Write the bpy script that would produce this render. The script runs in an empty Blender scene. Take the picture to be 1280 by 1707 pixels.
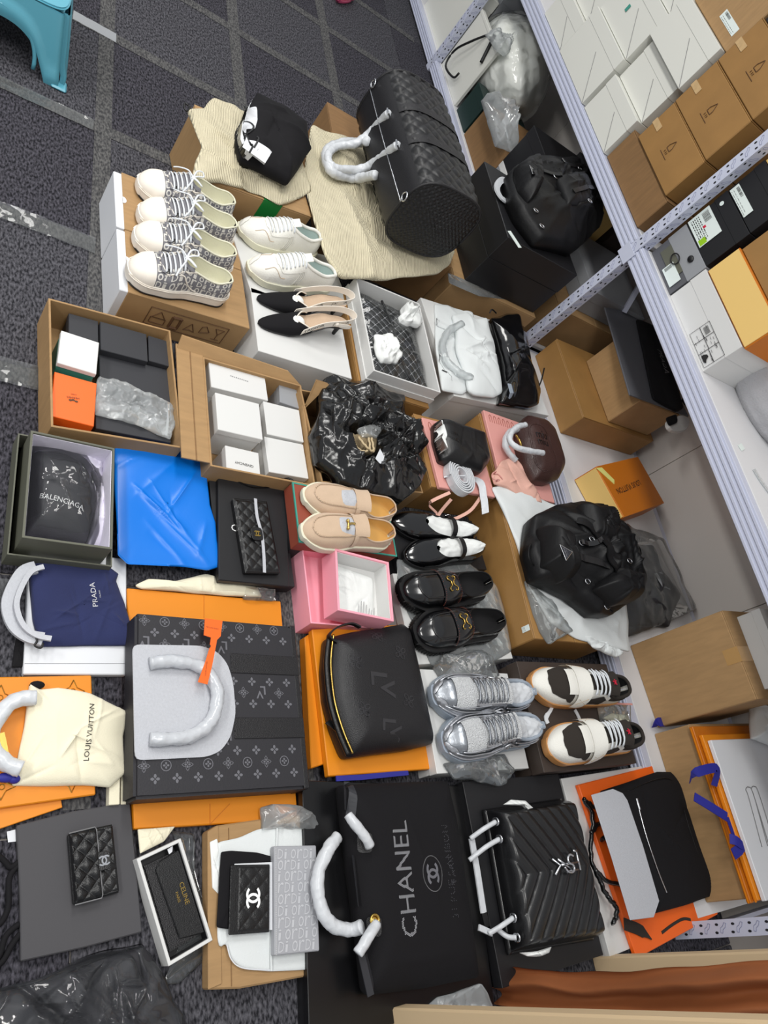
import bpy, bmesh, math, random
from mathutils import Vector, Matrix, noise
from mathutils.bvhtree import BVHTree
random.seed(7)
S = bpy.context.scene
C = S.collection

# ------------------------------------------------------------------ camera
F_PX = 1210.635
CXP, CYP, CAM_H = 640.0, 853.5, 1.5
RC = ((0.79360847, -0.14764952, 0.59024165),
      (0.16387876, -0.88238279, -0.44107183),
      (0.58594312, 0.44676641, -0.67606984))      # rows: camera right, down, forward in world axes
right, down, fwd = (Vector(r) for r in RC)
cam_d = bpy.data.cameras.new('camera')
cam = bpy.data.objects.new('camera', cam_d)
C.objects.link(cam)
rm = Matrix((right, -down, -fwd)).transposed().to_4x4()
cam.matrix_world = Matrix.Translation((0, 0, CAM_H)) @ rm
cam_d.sensor_fit = 'VERTICAL'
cam_d.sensor_height = 24.0
cam_d.lens = F_PX / 1707.0 * 24.0
cam_d.clip_start = 0.05
S.camera = cam

# ------------------------------------------------------------------ world, lamps, exposure
w = bpy.data.worlds.new('world')
S.world = w
w.use_nodes = True
w.node_tree.nodes['Background'].inputs[0].default_value = (0.93, 0.96, 1.0, 1)
w.node_tree.nodes['Background'].inputs[1].default_value = 0.38


def area(name, loc, sx, sy, energy, col=(1, 0.985, 0.95), rot=(0, 0, 0)):
    l = bpy.data.lights.new(name, 'AREA')
    l.shape = 'RECTANGLE'
    l.size, l.size_y = sx, sy
    l.energy = energy
    l.color = col
    o = bpy.data.objects.new(name, l)
    o.location = loc
    o.rotation_euler = rot
    C.objects.link(o)
    return o


# fluorescent ceiling panels over the aisle
area('ceiling_light_near', (0.35, 0.35, 2.75), 0.5, 1.2, 20)
area('ceiling_light_mid', (0.35, 2.3, 2.75), 0.5, 1.2, 24)
area('ceiling_light_far', (0.35, 4.4, 2.75), 0.5, 1.2, 16)
# unseen fill lights, added to brighten the wall under the shelf
area('fill_light_near', (-2.3, 0.35, 2.75), 0.5, 1.2, 40)
area('fill_light_mid', (-2.3, 2.3, 2.75), 0.5, 1.2, 40)
S.view_settings.view_transform = 'Standard'
S.view_settings.look = 'None'
S.view_settings.gamma = 1.0
S.view_settings.use_curve_mapping = False
S.view_settings.exposure = 0.42


# ------------------------------------------------------------------ helpers: points
def ray(px, py):
    return right * ((px - CXP) / F_PX) + down * ((py - CYP) / F_PX) + fwd


def P(px, py, z):
    d = ray(px, py)
    t = (z - CAM_H) / d.z
    return Vector((d.x * t, d.y * t, z))


def PX(px, py, X):
    d = ray(px, py)
    t = X / d.x
    return Vector((X, d.y * t, CAM_H + d.z * t))


def PS(pts, z):
    return [P(a, b, z) for a, b in pts]


def lerp(a, b, t):
    return a + (b - a) * t


def tab(t, *kv):
    if t <= kv[0][0]:
        return kv[0][1]
    for (a, x), (b, y) in zip(kv, kv[1:]):
        if t <= b:
            u = (t - a) / (b - a)
            u = u * u * (3 - 2 * u)
            return x + (y - x) * u
    return kv[-1][1]


# ------------------------------------------------------------------ helpers: materials
def lin(c):
    c = c / 255.0
    return c / 12.92 if c <= 0.04045 else ((c + 0.055) / 1.055) ** 2.4


def rgb(c):
    return (lin(c[0]), lin(c[1]), lin(c[2]), 1)


M = {}


def mk(name, col, rough=0.6, metal=0.0, bump=0.0, bs=200.0, var=0.0, vs=9.0, coat=0.0, alpha=1.0,
       kind='noise', sheen=0.0, spec=0.5, stretch=None, col2=None, trans=0.0):
    m = bpy.data.materials.new(name)
    m.use_nodes = True
    nt = m.node_tree
    b = nt.nodes['Principled BSDF']
    b.inputs['Base Color'].default_value = rgb(col)
    b.inputs['Roughness'].default_value = rough
    b.inputs['Metallic'].default_value = metal
    b.inputs['Alpha'].default_value = alpha
    b.inputs['Coat Weight'].default_value = coat
    b.inputs['Coat Roughness'].default_value = 0.12
    b.inputs['Specular IOR Level'].default_value = spec
    b.inputs['Transmission Weight'].default_value = trans
    if sheen:
        b.inputs['Sheen Weight'].default_value = sheen
    tc = nt.nodes.new('ShaderNodeTexCoord')
    co = tc.outputs['Object']
    if stretch:
        mp = nt.nodes.new('ShaderNodeMapping')
        mp.inputs['Scale'].default_value = stretch
        nt.links.new(co, mp.inputs[0])
        co = mp.outputs[0]
    if var or col2:
        n = nt.nodes.new('ShaderNodeTexNoise')
        n.inputs['Scale'].default_value = vs
        n.inputs['Detail'].default_value = 5
        nt.links.new(co, n.inputs['Vector'])
        r = nt.nodes.new('ShaderNodeValToRGB')
        a = rgb(col)
        if col2:
            lo, hi = a, rgb(col2)
            r.color_ramp.elements[0].position = 0.42
            r.color_ramp.elements[1].position = 0.6
        else:
            lo = tuple(x * (1 - var) for x in a[:3]) + (1,)
            hi = tuple(min(1, x * (1 + var)) for x in a[:3]) + (1,)
            r.color_ramp.elements[0].position = 0.3
            r.color_ramp.elements[1].position = 0.7
        r.color_ramp.elements[0].color = lo
        r.color_ramp.elements[1].color = hi
        nt.links.new(n.outputs['Fac'], r.inputs[0])
        nt.links.new(r.outputs[0], b.inputs['Base Color'])
    if bump:
        if kind == 'noise':
            t = nt.nodes.new('ShaderNodeTexNoise')
            t.inputs['Scale'].default_value = bs
            t.inputs['Detail'].default_value = 4
            out = t.outputs['Fac']
            nt.links.new(co, t.inputs['Vector'])
        elif kind == 'voro':
            t = nt.nodes.new('ShaderNodeTexVoronoi')
            t.inputs['Scale'].default_value = bs
            out = t.outputs['Distance']
            nt.links.new(co, t.inputs['Vector'])
        elif kind == 'wave':
            t = nt.nodes.new('ShaderNodeTexWave')
            t.inputs['Scale'].default_value = bs
            t.inputs['Distortion'].default_value = 1.5
            t.inputs['Detail Scale'].default_value = 0.6
            out = t.outputs['Fac']
            nt.links.new(co, t.inputs['Vector'])
        bp = nt.nodes.new('ShaderNodeBump')
        bp.inputs['Strength'].default_value = bump
        bp.inputs['Distance'].default_value = 0.004
        nt.links.new(out, bp.inputs['Height'])
        nt.links.new(bp.outputs[0], b.inputs['Normal'])
    M[name] = m
    return m


mk('kraft', (166, 132, 90), 0.75, var=0.08, vs=14, bump=0.06, bs=120, stretch=(1, 6, 1))
mk('kraft_dark', (132, 99, 62), 0.75, var=0.1, vs=14, bump=0.06, bs=120, stretch=(1, 6, 1))
mk('kraft_gold', (156, 116, 64), 0.6, var=0.08, vs=10, bump=0.05, bs=120)
mk('kraft_cut', (196, 164, 118), 0.8, var=0.1, vs=60)
mk('tape', (182, 142, 88), 0.25, bump=0.06, bs=60, coat=0.3)
mk('green_tape', (18, 120, 52), 0.35, bump=0.05, bs=60)
mk('white_card', (218, 218, 216), 0.45, bump=0.02, bs=300)
mk('shelf_white', (222, 222, 214), 0.5, bump=0.03, bs=40)
mk('white_paper', (222, 224, 228), 0.55, bump=0.03, bs=80)
mk('grey_card', (150, 152, 156), 0.5, bump=0.02, bs=200)
mk('grey_dark', (92, 93, 98), 0.5, bump=0.02, bs=200)
mk('grey_paper', (72, 71, 74), 0.75, bump=0.04, bs=60)
mk('black_card', (22, 22, 25), 0.5, bump=0.03, bs=300)
mk('black_gloss', (13, 13, 15), 0.3, bump=0.02, bs=30)
mk('charcoal', (44, 45, 50), 0.6, bump=0.02, bs=300)
mk('lv_orange', (226, 136, 14), 0.5, bump=0.03, bs=60)
mk('lv_orange_deep', (196, 110, 14), 0.5, bump=0.03, bs=60)
mk('lv_cream', (238, 200, 122), 0.5, bump=0.02, bs=60)
mk('h_orange', (246, 104, 22), 0.5, bump=0.03, bs=80)
mk('h_orange_side', (205, 84, 24), 0.5)
mk('teal', (62, 150, 134), 0.5)
mk('maroon_card', (146, 70, 52), 0.5, bump=0.02, bs=200)
mk('dark_card', (30, 30, 33), 0.55)
mk('umber_card', (64, 54, 48), 0.6, bump=0.02, bs=200)
mk('olive_card', (96, 97, 84), 0.6, bump=0.02, bs=200)
mk('lilac_tissue', (222, 218, 232), 0.7, bump=0.2, bs=40)
mk('pink_card', (250, 168, 184), 0.5, bump=0.02, bs=200)
mk('pink_soft', (222, 158, 150), 0.55, bump=0.03, bs=200)
mk('pink_cloth', (226, 176, 160), 0.85, bump=0.2, bs=300)
mk('blue_poly', (2, 116, 218), 0.35, bump=0.08, bs=25)
mk('navy_cloth', (33, 41, 84), 0.9, bump=0.25, bs=500, sheen=0.1, var=0.1)
mk('navy_ribbon', (38, 40, 140), 0.6)
mk('cream_cloth', (236, 229, 203), 0.9, bump=0.15, bs=400, sheen=0.2)
mk('rib_cotton', (224, 214, 184), 0.95, bump=0.8, bs=55, kind='wave', var=0.06, vs=30)
mk('white_cloth', (220, 224, 224), 0.85, bump=0.15, bs=300)
mk('tissue', (232, 234, 232), 0.8, bump=0.35, bs=60)
mk('foam', (186, 188, 194), 0.6, bump=0.25, bs=500, var=0.05, vs=200)
mk('black_cloth', (20, 19, 22), 0.85, bump=0.15, bs=500, spec=0.25)
mk('black_nylon', (11, 11, 13), 0.5, bump=0.2, bs=90, spec=0.35)
mk('black_leather', (13, 13, 15), 0.36, bump=0.15, bs=520, kind='voro', coat=0.1)
mk('black_grain', (22, 21, 24), 0.42, bump=0.22, bs=520, kind='voro')
mk('black_shiny', (14, 14, 16), 0.18, coat=0.6, bump=0.04, bs=60)
mk('black_patent', (8, 8, 10), 0.1, coat=0.8, bump=0.05, bs=30)
mk('black_bag', (9, 9, 10), 0.2, bump=0.25, bs=60, coat=0.25, kind='voro')
mk('brown_leather', (62, 38, 34), 0.42, bump=0.25, bs=380, kind='voro', coat=0.1)
mk('silver', (206, 208, 212), 0.22, metal=1.0, bump=0.05, bs=80)
mk('silver_soft', (150, 154, 160), 0.3, metal=0.85, bump=0.2, bs=90)
mk('steel_grey', (150, 160, 172), 0.5, bump=0.1, bs=300)
mk('gold', (206, 172, 92), 0.25, metal=1.0)
mk('brass', (214, 182, 110), 0.3, metal=1.0)
mk('shelf_metal', (196, 200, 218), 0.38, bump=0.02, bs=60)
mk('slot', (24, 24, 30), 0.9)
mk('slot_edge', (140, 144, 172), 0.6)
mk('ink', (28, 26, 26), 0.7)
mk('brown_ink', (92, 62, 36), 0.7)
mk('grey_ink', (120, 120, 122), 0.7)
mk('white_ink', (240, 240, 240), 0.6)
mk('stitch', (205, 205, 210), 0.7)
mk('cream_stitch', (186, 160, 130), 0.8)
mk('dim_print', (104, 104, 110), 0.6)
mk('lamb', (15, 15, 17), 0.3, bump=0.08, bs=520, kind='voro', coat=0.25)
mk('red_ink', (206, 30, 60), 0.6)
mk('label_green', (150, 200, 20), 0.6)
mk('pale_print', (190, 191, 195), 0.6)
mk('wallet_grey', (164, 165, 170), 0.6, bump=0.1, bs=300)
mk('silver_foil', (196, 198, 203), 0.36, metal=0.9, bump=0.25, bs=110, kind='voro')
mk('emboss', (48, 47, 50), 0.35)
mk('label', (228, 238, 234), 0.5, var=0.02)
mk('rubber_white', (236, 228, 216), 0.5, bump=0.05, bs=200)
mk('rubber_gum', (196, 140, 84), 0.45)
mk('rubber_black', (16, 16, 18), 0.45)
mk('white_leather', (232, 230, 222), 0.5, bump=0.12, bs=260, kind='voro')
mk('lace_white', (222, 226, 230), 0.8, bump=0.3, bs=600)
mk('lining_cream', (222, 220, 198), 0.85, bump=0.15, bs=300)
mk('lining_black', (16, 15, 17), 0.9)
mk('suede_tan', (200, 174, 148), 0.95, bump=0.25, bs=500, sheen=0.3, var=0.05, vs=30)
mk('insole_tan', (206, 160, 88), 0.6)
mk('umber_suede', (46, 40, 35), 0.95, bump=0.2, bs=400)
mk('oblique', (122, 121, 126), 0.85, bump=0.2, bs=500, var=0.05, vs=60)
mk('oblique_letter', (214, 211, 204), 0.85)
mk('mesh_white', (214, 216, 218), 0.7, bump=0.9, bs=420, kind='voro')
mk('black_canvas', (36, 35, 40), 0.55, bump=0.1, bs=300)
mk('stool_blue', (92, 166, 186), 0.28, bump=0.02, bs=20, coat=0.2)
mk('pink_plastic', (236, 92, 140), 0.35)
mk('fur', (172, 172, 176), 1.0, bump=0.9, bs=160, sheen=0.6)
mk('peach_card', (244, 148, 110), 0.55)
mk('skin_tag', (240, 238, 232), 0.6)
mk('yellow_note', (226, 222, 130), 0.7)
mk('brown_curtain', (146, 84, 44), 0.7, bump=0.2, bs=40, var=0.08, vs=5)
mk('beige_paint', (214, 188, 150), 0.6, bump=0.03, bs=40)
mk('rope_beige', (196, 176, 140), 0.8, bump=0.4, bs=400)
mk('khaki', (128, 112, 84), 0.8, bump=0.2, bs=300)
mk('wall_tile', (232, 226, 220), 0.35, bump=0.01, bs=10)
mk('grout', (150, 144, 138), 0.9)
mk('board', (222, 222, 224), 0.5, bump=0.02, bs=60)
mk('white_wrap', (206, 209, 213), 0.35, bump=0.3, bs=75, kind='voro', coat=0.2)
mk('wrap_glossy', (196, 199, 204), 0.22, bump=0.35, bs=70, coat=0.4, kind='voro')
mk('white_stuff', (246, 246, 240), 0.9, bump=0.3, bs=30)
mk('slate_paper', (96, 97, 103), 0.6)
mk('pale_mint', (198, 214, 210), 0.6)


def film(name, col, milk, rough=0.07, bump=0.18, bs=38):
    """thin polythene: clear sheet with Fresnel gloss and a little milkiness"""
    m = bpy.data.materials.new(name)
    m.use_nodes = True
    nt = m.node_tree
    nt.nodes.remove(nt.nodes['Principled BSDF'])
    out = nt.nodes['Material Output']
    tr = nt.nodes.new('ShaderNodeBsdfTransparent')
    tr.inputs[0].default_value = (0.97, 0.98, 0.98, 1)
    gl = nt.nodes.new('ShaderNodeBsdfGlossy')
    gl.inputs['Roughness'].default_value = rough
    df0 = nt.nodes.new('ShaderNodeBsdfDiffuse')
    df0.inputs[0].default_value = rgb(col)
    tl = nt.nodes.new('ShaderNodeBsdfTranslucent')
    tl.inputs[0].default_value = rgb(col)
    df = nt.nodes.new('ShaderNodeAddShader')
    nt.links.new(df0.outputs[0], df.inputs[0])
    nt.links.new(tl.outputs[0], df.inputs[1])
    fr = nt.nodes.new('ShaderNodeFresnel')
    fr.inputs['IOR'].default_value = 1.55
    tc = nt.nodes.new('ShaderNodeTexCoord')
    n = nt.nodes.new('ShaderNodeTexVoronoi')
    n.inputs['Scale'].default_value = bs
    nt.links.new(tc.outputs['Object'], n.inputs['Vector'])
    bp = nt.nodes.new('ShaderNodeBump')
    bp.inputs['Strength'].default_value = bump
    bp.inputs['Distance'].default_value = 0.006
    nt.links.new(n.outputs['Distance'], bp.inputs['Height'])
    for q in (gl, df0, tl, fr):
        nt.links.new(bp.outputs[0], q.inputs['Normal'])
    m1 = nt.nodes.new('ShaderNodeMixShader')
    nt.links.new(fr.outputs[0], m1.inputs[0])
    nt.links.new(tr.outputs[0], m1.inputs[1])
    nt.links.new(gl.outputs[0], m1.inputs[2])
    m2 = nt.nodes.new('ShaderNodeMixShader')
    m2.inputs[0].default_value = milk
    nt.links.new(m1.outputs[0], m2.inputs[1])
    nt.links.new(df.outputs[0], m2.inputs[2])
    nt.links.new(m2.outputs[0], out.inputs['Surface'])
    M[name] = m
    return m


film('clear_film', (196, 199, 200), 0.09)
film('clear_thin', (170, 174, 176), 0.05)
film('milky_film', (196, 199, 200), 0.24)
film('smoke_film', (120, 122, 128), 0.10)


def carpet_mat(name, c1, c2):
    m = bpy.data.materials.new(name)
    m.use_nodes = True
    nt = m.node_tree
    b = nt.nodes['Principled BSDF']
    b.inputs['Roughness'].default_value = 0.95
    b.inputs['Specular IOR Level'].default_value = 0.15
    tc = nt.nodes.new('ShaderNodeTexCoord')
    mp = nt.nodes.new('ShaderNodeMapping')
    mp.inputs['Scale'].default_value = (1.0, 0.45, 1)
    nt.links.new(tc.outputs['Object'], mp.inputs[0])
    n = nt.nodes.new('ShaderNodeTexNoise')
    n.inputs['Scale'].default_value = 190
    n.inputs['Detail'].default_value = 6
    nt.links.new(mp.outputs[0], n.inputs['Vector'])
    r = nt.nodes.new('ShaderNodeValToRGB')
    r.color_ramp.elements[0].position = 0.36
    r.color_ramp.elements[1].position = 0.68
    r.color_ramp.elements[0].color = rgb(c1)
    r.color_ramp.elements[1].color = rgb(c2)
    nt.links.new(n.outputs['Fac'], r.inputs[0])
    nt.links.new(r.outputs[0], b.inputs['Base Color'])
    bp = nt.nodes.new('ShaderNodeBump')
    bp.inputs['Strength'].default_value = 0.9
    bp.inputs['Distance'].default_value = 0.003
    nt.links.new(n.outputs['Fac'], bp.inputs['Height'])
    nt.links.new(bp.outputs[0], b.inputs['Normal'])
    M[name] = m


carpet_mat('carpet', (32, 32, 36), (96, 95, 101))
carpet_mat('carpet_b', (24, 24, 28), (84, 82, 90))
carpet_mat('carpet_tape', (58, 58, 60), (106, 105, 104))


# ------------------------------------------------------------------ helpers: geometry
class G:
    def __init__(s):
        s.v, s.f = [], []

    def add(s, vs, fs):
        o = len(s.v)
        s.v += [Vector(p) for p in vs]
        s.f += [tuple(i + o for i in f) for f in fs]
        return s

    def merge(s, g, mat=None):
        return s.add([mat @ p for p in g.v] if mat else g.v, g.f)

    def box(s, lo, hi, mat=None):
        x0, y0, z0 = lo
        x1, y1, z1 = hi
        vs = [Vector(p) for p in ((x0, y0, z0), (x1, y0, z0), (x1, y1, z0), (x0, y1, z0), (x0, y0, z1), (x1, y0, z1), (x1, y1, z1), (x0, y1, z1))]
        if mat:
            vs = [mat @ p for p in vs]
        return s.add(vs, [(3, 2, 1, 0), (4, 5, 6, 7), (0, 1, 5, 4), (1, 2, 6, 5), (2, 3, 7, 6), (3, 0, 4, 7)])

    def tray(s, w, d, h, t, z=0, floor=None):
        fl = floor if floor is not None else t
        a, b = w / 2, d / 2
        o = [(-a, -b), (a, -b), (a, b), (-a, b)]
        i = [(-a + t, -b + t), (a - t, -b + t), (a - t, b - t), (-a + t, b - t)]
        vs = [(x, y, z) for x, y in o] + [(x, y, z + h) for x, y in o] + [(x, y, z + h) for x, y in i] + [(x, y, z + fl) for x, y in i]
        fs = [(3, 2, 1, 0), (12, 13, 14, 15)]
        for k in range(4):
            n = (k + 1) % 4
            fs += [(k, n, n + 4, k + 4), (k + 4, n + 4, n + 8, k + 8), (k + 8, n + 8, n + 12, k + 12)]
        return s.add(vs, fs)

    def prism(s, poly, z0, z1):
        n = len(poly)
        vs = [(p[0], p[1], z0) for p in poly] + [(p[0], p[1], z1) for p in poly]
        fs = [tuple(range(n - 1, -1, -1)), tuple(range(n, 2 * n))]
        fs += [(i, (i + 1) % n, (i + 1) % n + n, i + n) for i in range(n)]
        return s.add(vs, fs)

    def flat(s, poly, z=0.0):
        return s.add([(p[0], p[1], z) for p in poly], [tuple(range(len(poly)))])

    def tube(s, path, r, seg=8, caps=True, flat=1.0, closed=False):
        path = [Vector(p) for p in path]
        n = len(path)
        rs = r if isinstance(r, (list, tuple)) else [r] * n
        up = Vector((0, 0, 1))
        vs, fs = [], []
        for i, p in enumerate(path):
            if closed:
                t = path[(i + 1) % n] - path[i - 1]
            else:
                t = path[min(i + 1, n - 1)] - path[max(i - 1, 0)]
            t = t.normalized() if t.length > 1e-9 else Vector((1, 0, 0))
            a = up.cross(t)
            if a.length < 0.05:
                a = Vector((1, 0, 0)).cross(t)
            a.normalize()
            b = t.cross(a)
            for k in range(seg):
                q = 2 * math.pi * k / seg
                vs.append(p + a * (math.cos(q) * rs[i]) + b * (math.sin(q) * rs[i] * flat))
        m = n if closed else n - 1
        for i in range(m):
            j = (i + 1) % n
            for k in range(seg):
                k2 = (k + 1) % seg
                fs.append((i * seg + k, i * seg + k2, j * seg + k2, j * seg + k))
        if caps and not closed:
            fs += [tuple(range(seg - 1, -1, -1)), tuple((n - 1) * seg + k for k in range(seg))]
        return s.add(vs, fs)

    def ribbon(s, path, w, t=0.002, side=None):
        path = [Vector(p) for p in path]
        n = len(path)
        ws = w if isinstance(w, (list, tuple)) else [w] * n
        vs, fs = [], []
        for i, p in enumerate(path):
            tg = (path[min(i + 1, n - 1)] - path[max(i - 1, 0)]).normalized()
            sd = Vector(side) if side is not None else Vector((0, 0, 1)).cross(tg)
            if sd.length < 1e-4:
                sd = Vector((1, 0, 0))
            sd = sd.normalized()
            nn = tg.cross(sd).normalized()
            for a, b in ((-1, -1), (1, -1), (1, 1), (-1, 1)):
                vs.append(p + sd * (a * ws[i] / 2) + nn * (b * t / 2))
        for i in range(n - 1):
            for k in range(4):
                k2 = (k + 1) % 4
                fs.append((i * 4 + k, i * 4 + k2, i * 4 + 4 + k2, i * 4 + 4 + k))
        fs += [(3, 2, 1, 0), tuple((n - 1) * 4 + k for k in range(4))]
        return s.add(vs, fs)

    def grid(s, fn, nu, nv, cu=False, cv=False):
        vs = [fn(i / (nu if cu else nu - 1), j / (nv if cv else nv - 1)) for i in range(nu) for j in range(nv)]
        fs = []
        for i in range(nu if cu else nu - 1):
            for j in range(nv if cv else nv - 1):
                i2, j2 = (i + 1) % nu, (j + 1) % nv
                fs.append((i * nv + j, i2 * nv + j, i2 * nv + j2, i * nv + j2))
        return s.add(vs, fs)

    def ball(s, c, r, nu=12, nv=8):
        c = Vector(c)
        rr = r if isinstance(r, (tuple, list)) else (r, r, r)

        def fn(u, v):
            a, b = 2 * math.pi * u, math.pi * (v * 0.998 + 0.001)
            return c + Vector((rr[0] * math.sin(b) * math.cos(a), rr[1] * math.sin(b) * math.sin(a), rr[2] * math.cos(b)))
        return s.grid(fn, nu, nv, cu=True)

    def bvh(s):
        return BVHTree.FromPolygons(s.v, s.f)


def spline(pts, n, closed=False):
    pts = [Vector(p) for p in pts]
    m = len(pts)
    out = []
    segs = m if closed else m - 1
    for k in range(n):
        u = k / n * segs if closed else k / (n - 1) * segs
        i = min(int(u), segs - 1)
        t = u - i
        if closed:
            a, b, c, d = pts[i - 1], pts[i % m], pts[(i + 1) % m], pts[(i + 2) % m]
        else:
            a, b, c, d = pts[max(i - 1, 0)], pts[i], pts[min(i + 1, m - 1)], pts[min(i + 2, m - 1)]
        out.append(0.5 * ((2 * b) + (c - a) * t + (2 * a - 5 * b + 4 * c - d) * t * t + (3 * b - a - 3 * c + d) * t ** 3))
    return out


def resample(poly, n, smooth=1):
    poly = [Vector((p[0], p[1], 0)) for p in poly]
    L = [0]
    m = len(poly)
    for i in range(m):
        L.append(L[-1] + (poly[(i + 1) % m] - poly[i]).length)
    out = []
    i = 0
    for k in range(n):
        d = L[-1] * k / n
        while L[i + 1] < d:
            i += 1
        t = (d - L[i]) / max(1e-9, L[i + 1] - L[i])
        out.append(poly[i].lerp(poly[(i + 1) % m], t))
    for _ in range(smooth):
        out = [(out[i - 1] + out[i] * 2 + out[(i + 1) % n]) / 4 for i in range(n)]
    return out


def ridge(p, oct=3):
    v, a, s = 0, 1.0, 0
    for o in range(oct):
        v += a * (1 - abs(noise.noise(p)) * 2)
        s += a
        p = p * 2.1 + Vector((3.1, 1.7, 9.2))
        a *= 0.5
    return v / s


def crumple(p):
    return noise.voronoi(p)[0][0] + 0.5 * noise.voronoi(p * 2.3 + Vector((5, 3, 1)))[0][0] - 0.55


def pillow(poly, z0, h, wr=0.004, freq=14, seed=0, rings=24, N=130, smooth=1, pw=3.0, crump=0.5, dent=None, creases=10, ca=None):
    """a stuffed or folded soft shape with the given outline: closed mesh, flat underneath"""
    pts = resample(poly, N, smooth)
    c = sum(pts, Vector()) / N
    g = G()
    off = Vector((seed * 7.3, seed * 3.1, seed * 1.7))
    prof = [(0.985, 0.0), (1.0, 0.18), (0.995, 0.42)]
    for k in range(1, rings + 1):
        s = 1 - k / rings
        prof.append((max(s, 0.001) * 0.985, 0.45 + 0.55 * (1 - s ** pw)))
    vs = []
    rr = random.Random(seed)
    size = max((p - c).length for p in pts)
    ca = wr * 0.9 if ca is None else ca
    cl = []
    for k in range(creases):
        a = rr.uniform(0, math.pi)
        cl.append((c + (pts[rr.randrange(N)] - c) * rr.uniform(0.1, 0.85), Vector((math.cos(a), math.sin(a), 0)), size * rr.uniform(0.15, 0.5), size * rr.uniform(0.025, 0.07), ca * rr.uniform(-0.9, 1.2)))
    for s, hz in prof:
        for p in pts:
            q = c + (p - c) * s
            nz = Vector((q.x * freq, q.y * freq, seed)) + off
            d = (noise.noise(nz) * (1 - crump) + crumple(nz * 0.8) * crump) * wr
            if hz > 0.3:
                for (cc, cd, cln, cw, amp) in cl:
                    e = q - cc
                    al = e.dot(cd) / cln
                    if abs(al) < 1:
                        pe = abs(e.x * cd.y - e.y * cd.x) / cw
                        if pe < 2.5:
                            d += amp * math.exp(-pe * 1.6) * (1 - al * al)
            zz = z0 + h * hz
            if hz > 0.2:
                zz += d * 1.6
            q = q + (p - c).normalized() * (noise.noise(nz + Vector((50, 0, hz * 2))) * wr * 0.7)
            if dent:
                zz -= dent(q.x, q.y)
            zz = max(zz, z0 + 0.0005 * hz)
            vs.append(Vector((q.x, q.y, zz)))
    n = len(prof)
    fs = [tuple(range(N - 1, -1, -1))]
    for k in range(n - 1):
        for i in range(N):
            j = (i + 1) % N
            fs.append((k * N + i, k * N + j, (k + 1) * N + j, (k + 1) * N + i))
    fs.append(tuple((n - 1) * N + i for i in range(N)))
    g.add(vs, fs)
    return g


RM = {}


def put(me_name, g, mat, mtx=None, bev=0.0, smooth=None, weld=0.0, seg=1, sub=0, solid=0.0):
    bm = bmesh.new()
    vs = [bm.verts.new(mtx @ p if mtx else p) for p in g.v]
    for f in g.f:
        if len(set(f)) >= 3:
            try:
                bm.faces.new([vs[i] for i in dict.fromkeys(f)])
            except ValueError:
                pass
    if weld:
        bmesh.ops.remove_doubles(bm, verts=bm.verts, dist=weld)
    bmesh.ops.recalc_face_normals(bm, faces=bm.faces)
    if bev:
        ed = [e for e in bm.edges if len(e.link_faces) == 2 and e.calc_face_angle(0) > 0.5]
        bmesh.ops.bevel(bm, geom=ed, offset=bev, segments=seg, affect='EDGES', clamp_overlap=True)
    me = bpy.data.meshes.new(me_name)
    bm.to_mesh(me)
    bm.free()
    me.materials.append(M[mat])
    if smooth:
        me.polygons.foreach_set('use_smooth', [True] * len(me.polygons))
        if smooth < 3:
            me.set_sharp_from_angle(angle=smooth)
    return me


def tag(o, label, cat, group=None):
    o['label'] = label
    o['category'] = cat
    if group:
        o['group'] = group
    return o


def thing(name, label, cat, loc=(0, 0, 0), rz=0.0, group=None):
    o = bpy.data.objects.new(name, None)
    o.empty_display_size = 0.05
    C.objects.link(o)
    o.location = loc
    o.rotation_euler = (0, 0, rz)
    RM[o.name] = Matrix.Translation(loc) @ Matrix.Rotation(rz, 4, 'Z')
    return tag(o, label, cat, group)


def part(root, name, g, mat, W=True, label=None, kind=None, **kw):
    """one mesh under its thing or part; W: the geometry is given in world coordinates"""
    base = root
    while base.parent:
        base = base.parent
    inv = RM[base.name].inverted() if W else None
    me = put(name, g, mat, inv, **kw)
    o = bpy.data.objects.new(name, me)
    C.objects.link(o)
    o.parent = root
    if label:
        o['label'] = label
    if kind:
        o['kind'] = kind
    return o


def solo(name, label, cat, g, mat, group=None, **kw):
    """a thing that is one mesh, given in world coordinates"""
    n = len(g.v)
    c = Vector((sum(p.x for p in g.v) / n, sum(p.y for p in g.v) / n, min(p.z for p in g.v)))
    me = put(name, g, mat, Matrix.Translation(-c), **kw)
    o = bpy.data.objects.new(name, me)
    o.location = c
    RM[o.name] = Matrix.Translation(c)
    C.objects.link(o)
    RM[o.name] = Matrix.Translation(c)
    return tag(o, label, cat, group)


def struct(name, g, mat, **kw):
    me = put(name, g, mat, **kw)
    o = bpy.data.objects.new(name, me)
    C.objects.link(o)
    RM[o.name] = Matrix()
    o['kind'] = 'structure'
    return o


def fit(q, z):
    """far-left, far-right, near-right, near-left pixels at height z -> centre, width, depth, angle"""
    a, b, c, d = PS(q, z)
    ctr = (a + b + c + d) / 4
    u = (b - a) + (c - d)
    ang = math.atan2(u.y, u.x)
    ux = Vector((math.cos(ang), math.sin(ang), 0))
    uy = Vector((-ux.y, ux.x, 0))
    wd = (abs((b - a).dot(ux)) + abs((c - d).dot(ux))) / 2
    dp = (abs((a - d).dot(uy)) + abs((b - c).dot(uy))) / 2
    return ctr, wd, dp, ang


def boxroot(name, label, cat, q, z1, z0, group=None):
    c, wd, dp, an = fit(q, z1)
    r = thing(name, label, cat, (c.x, c.y, z0), an, group)
    return r, wd, dp, z1 - z0


TXT = {}


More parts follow.
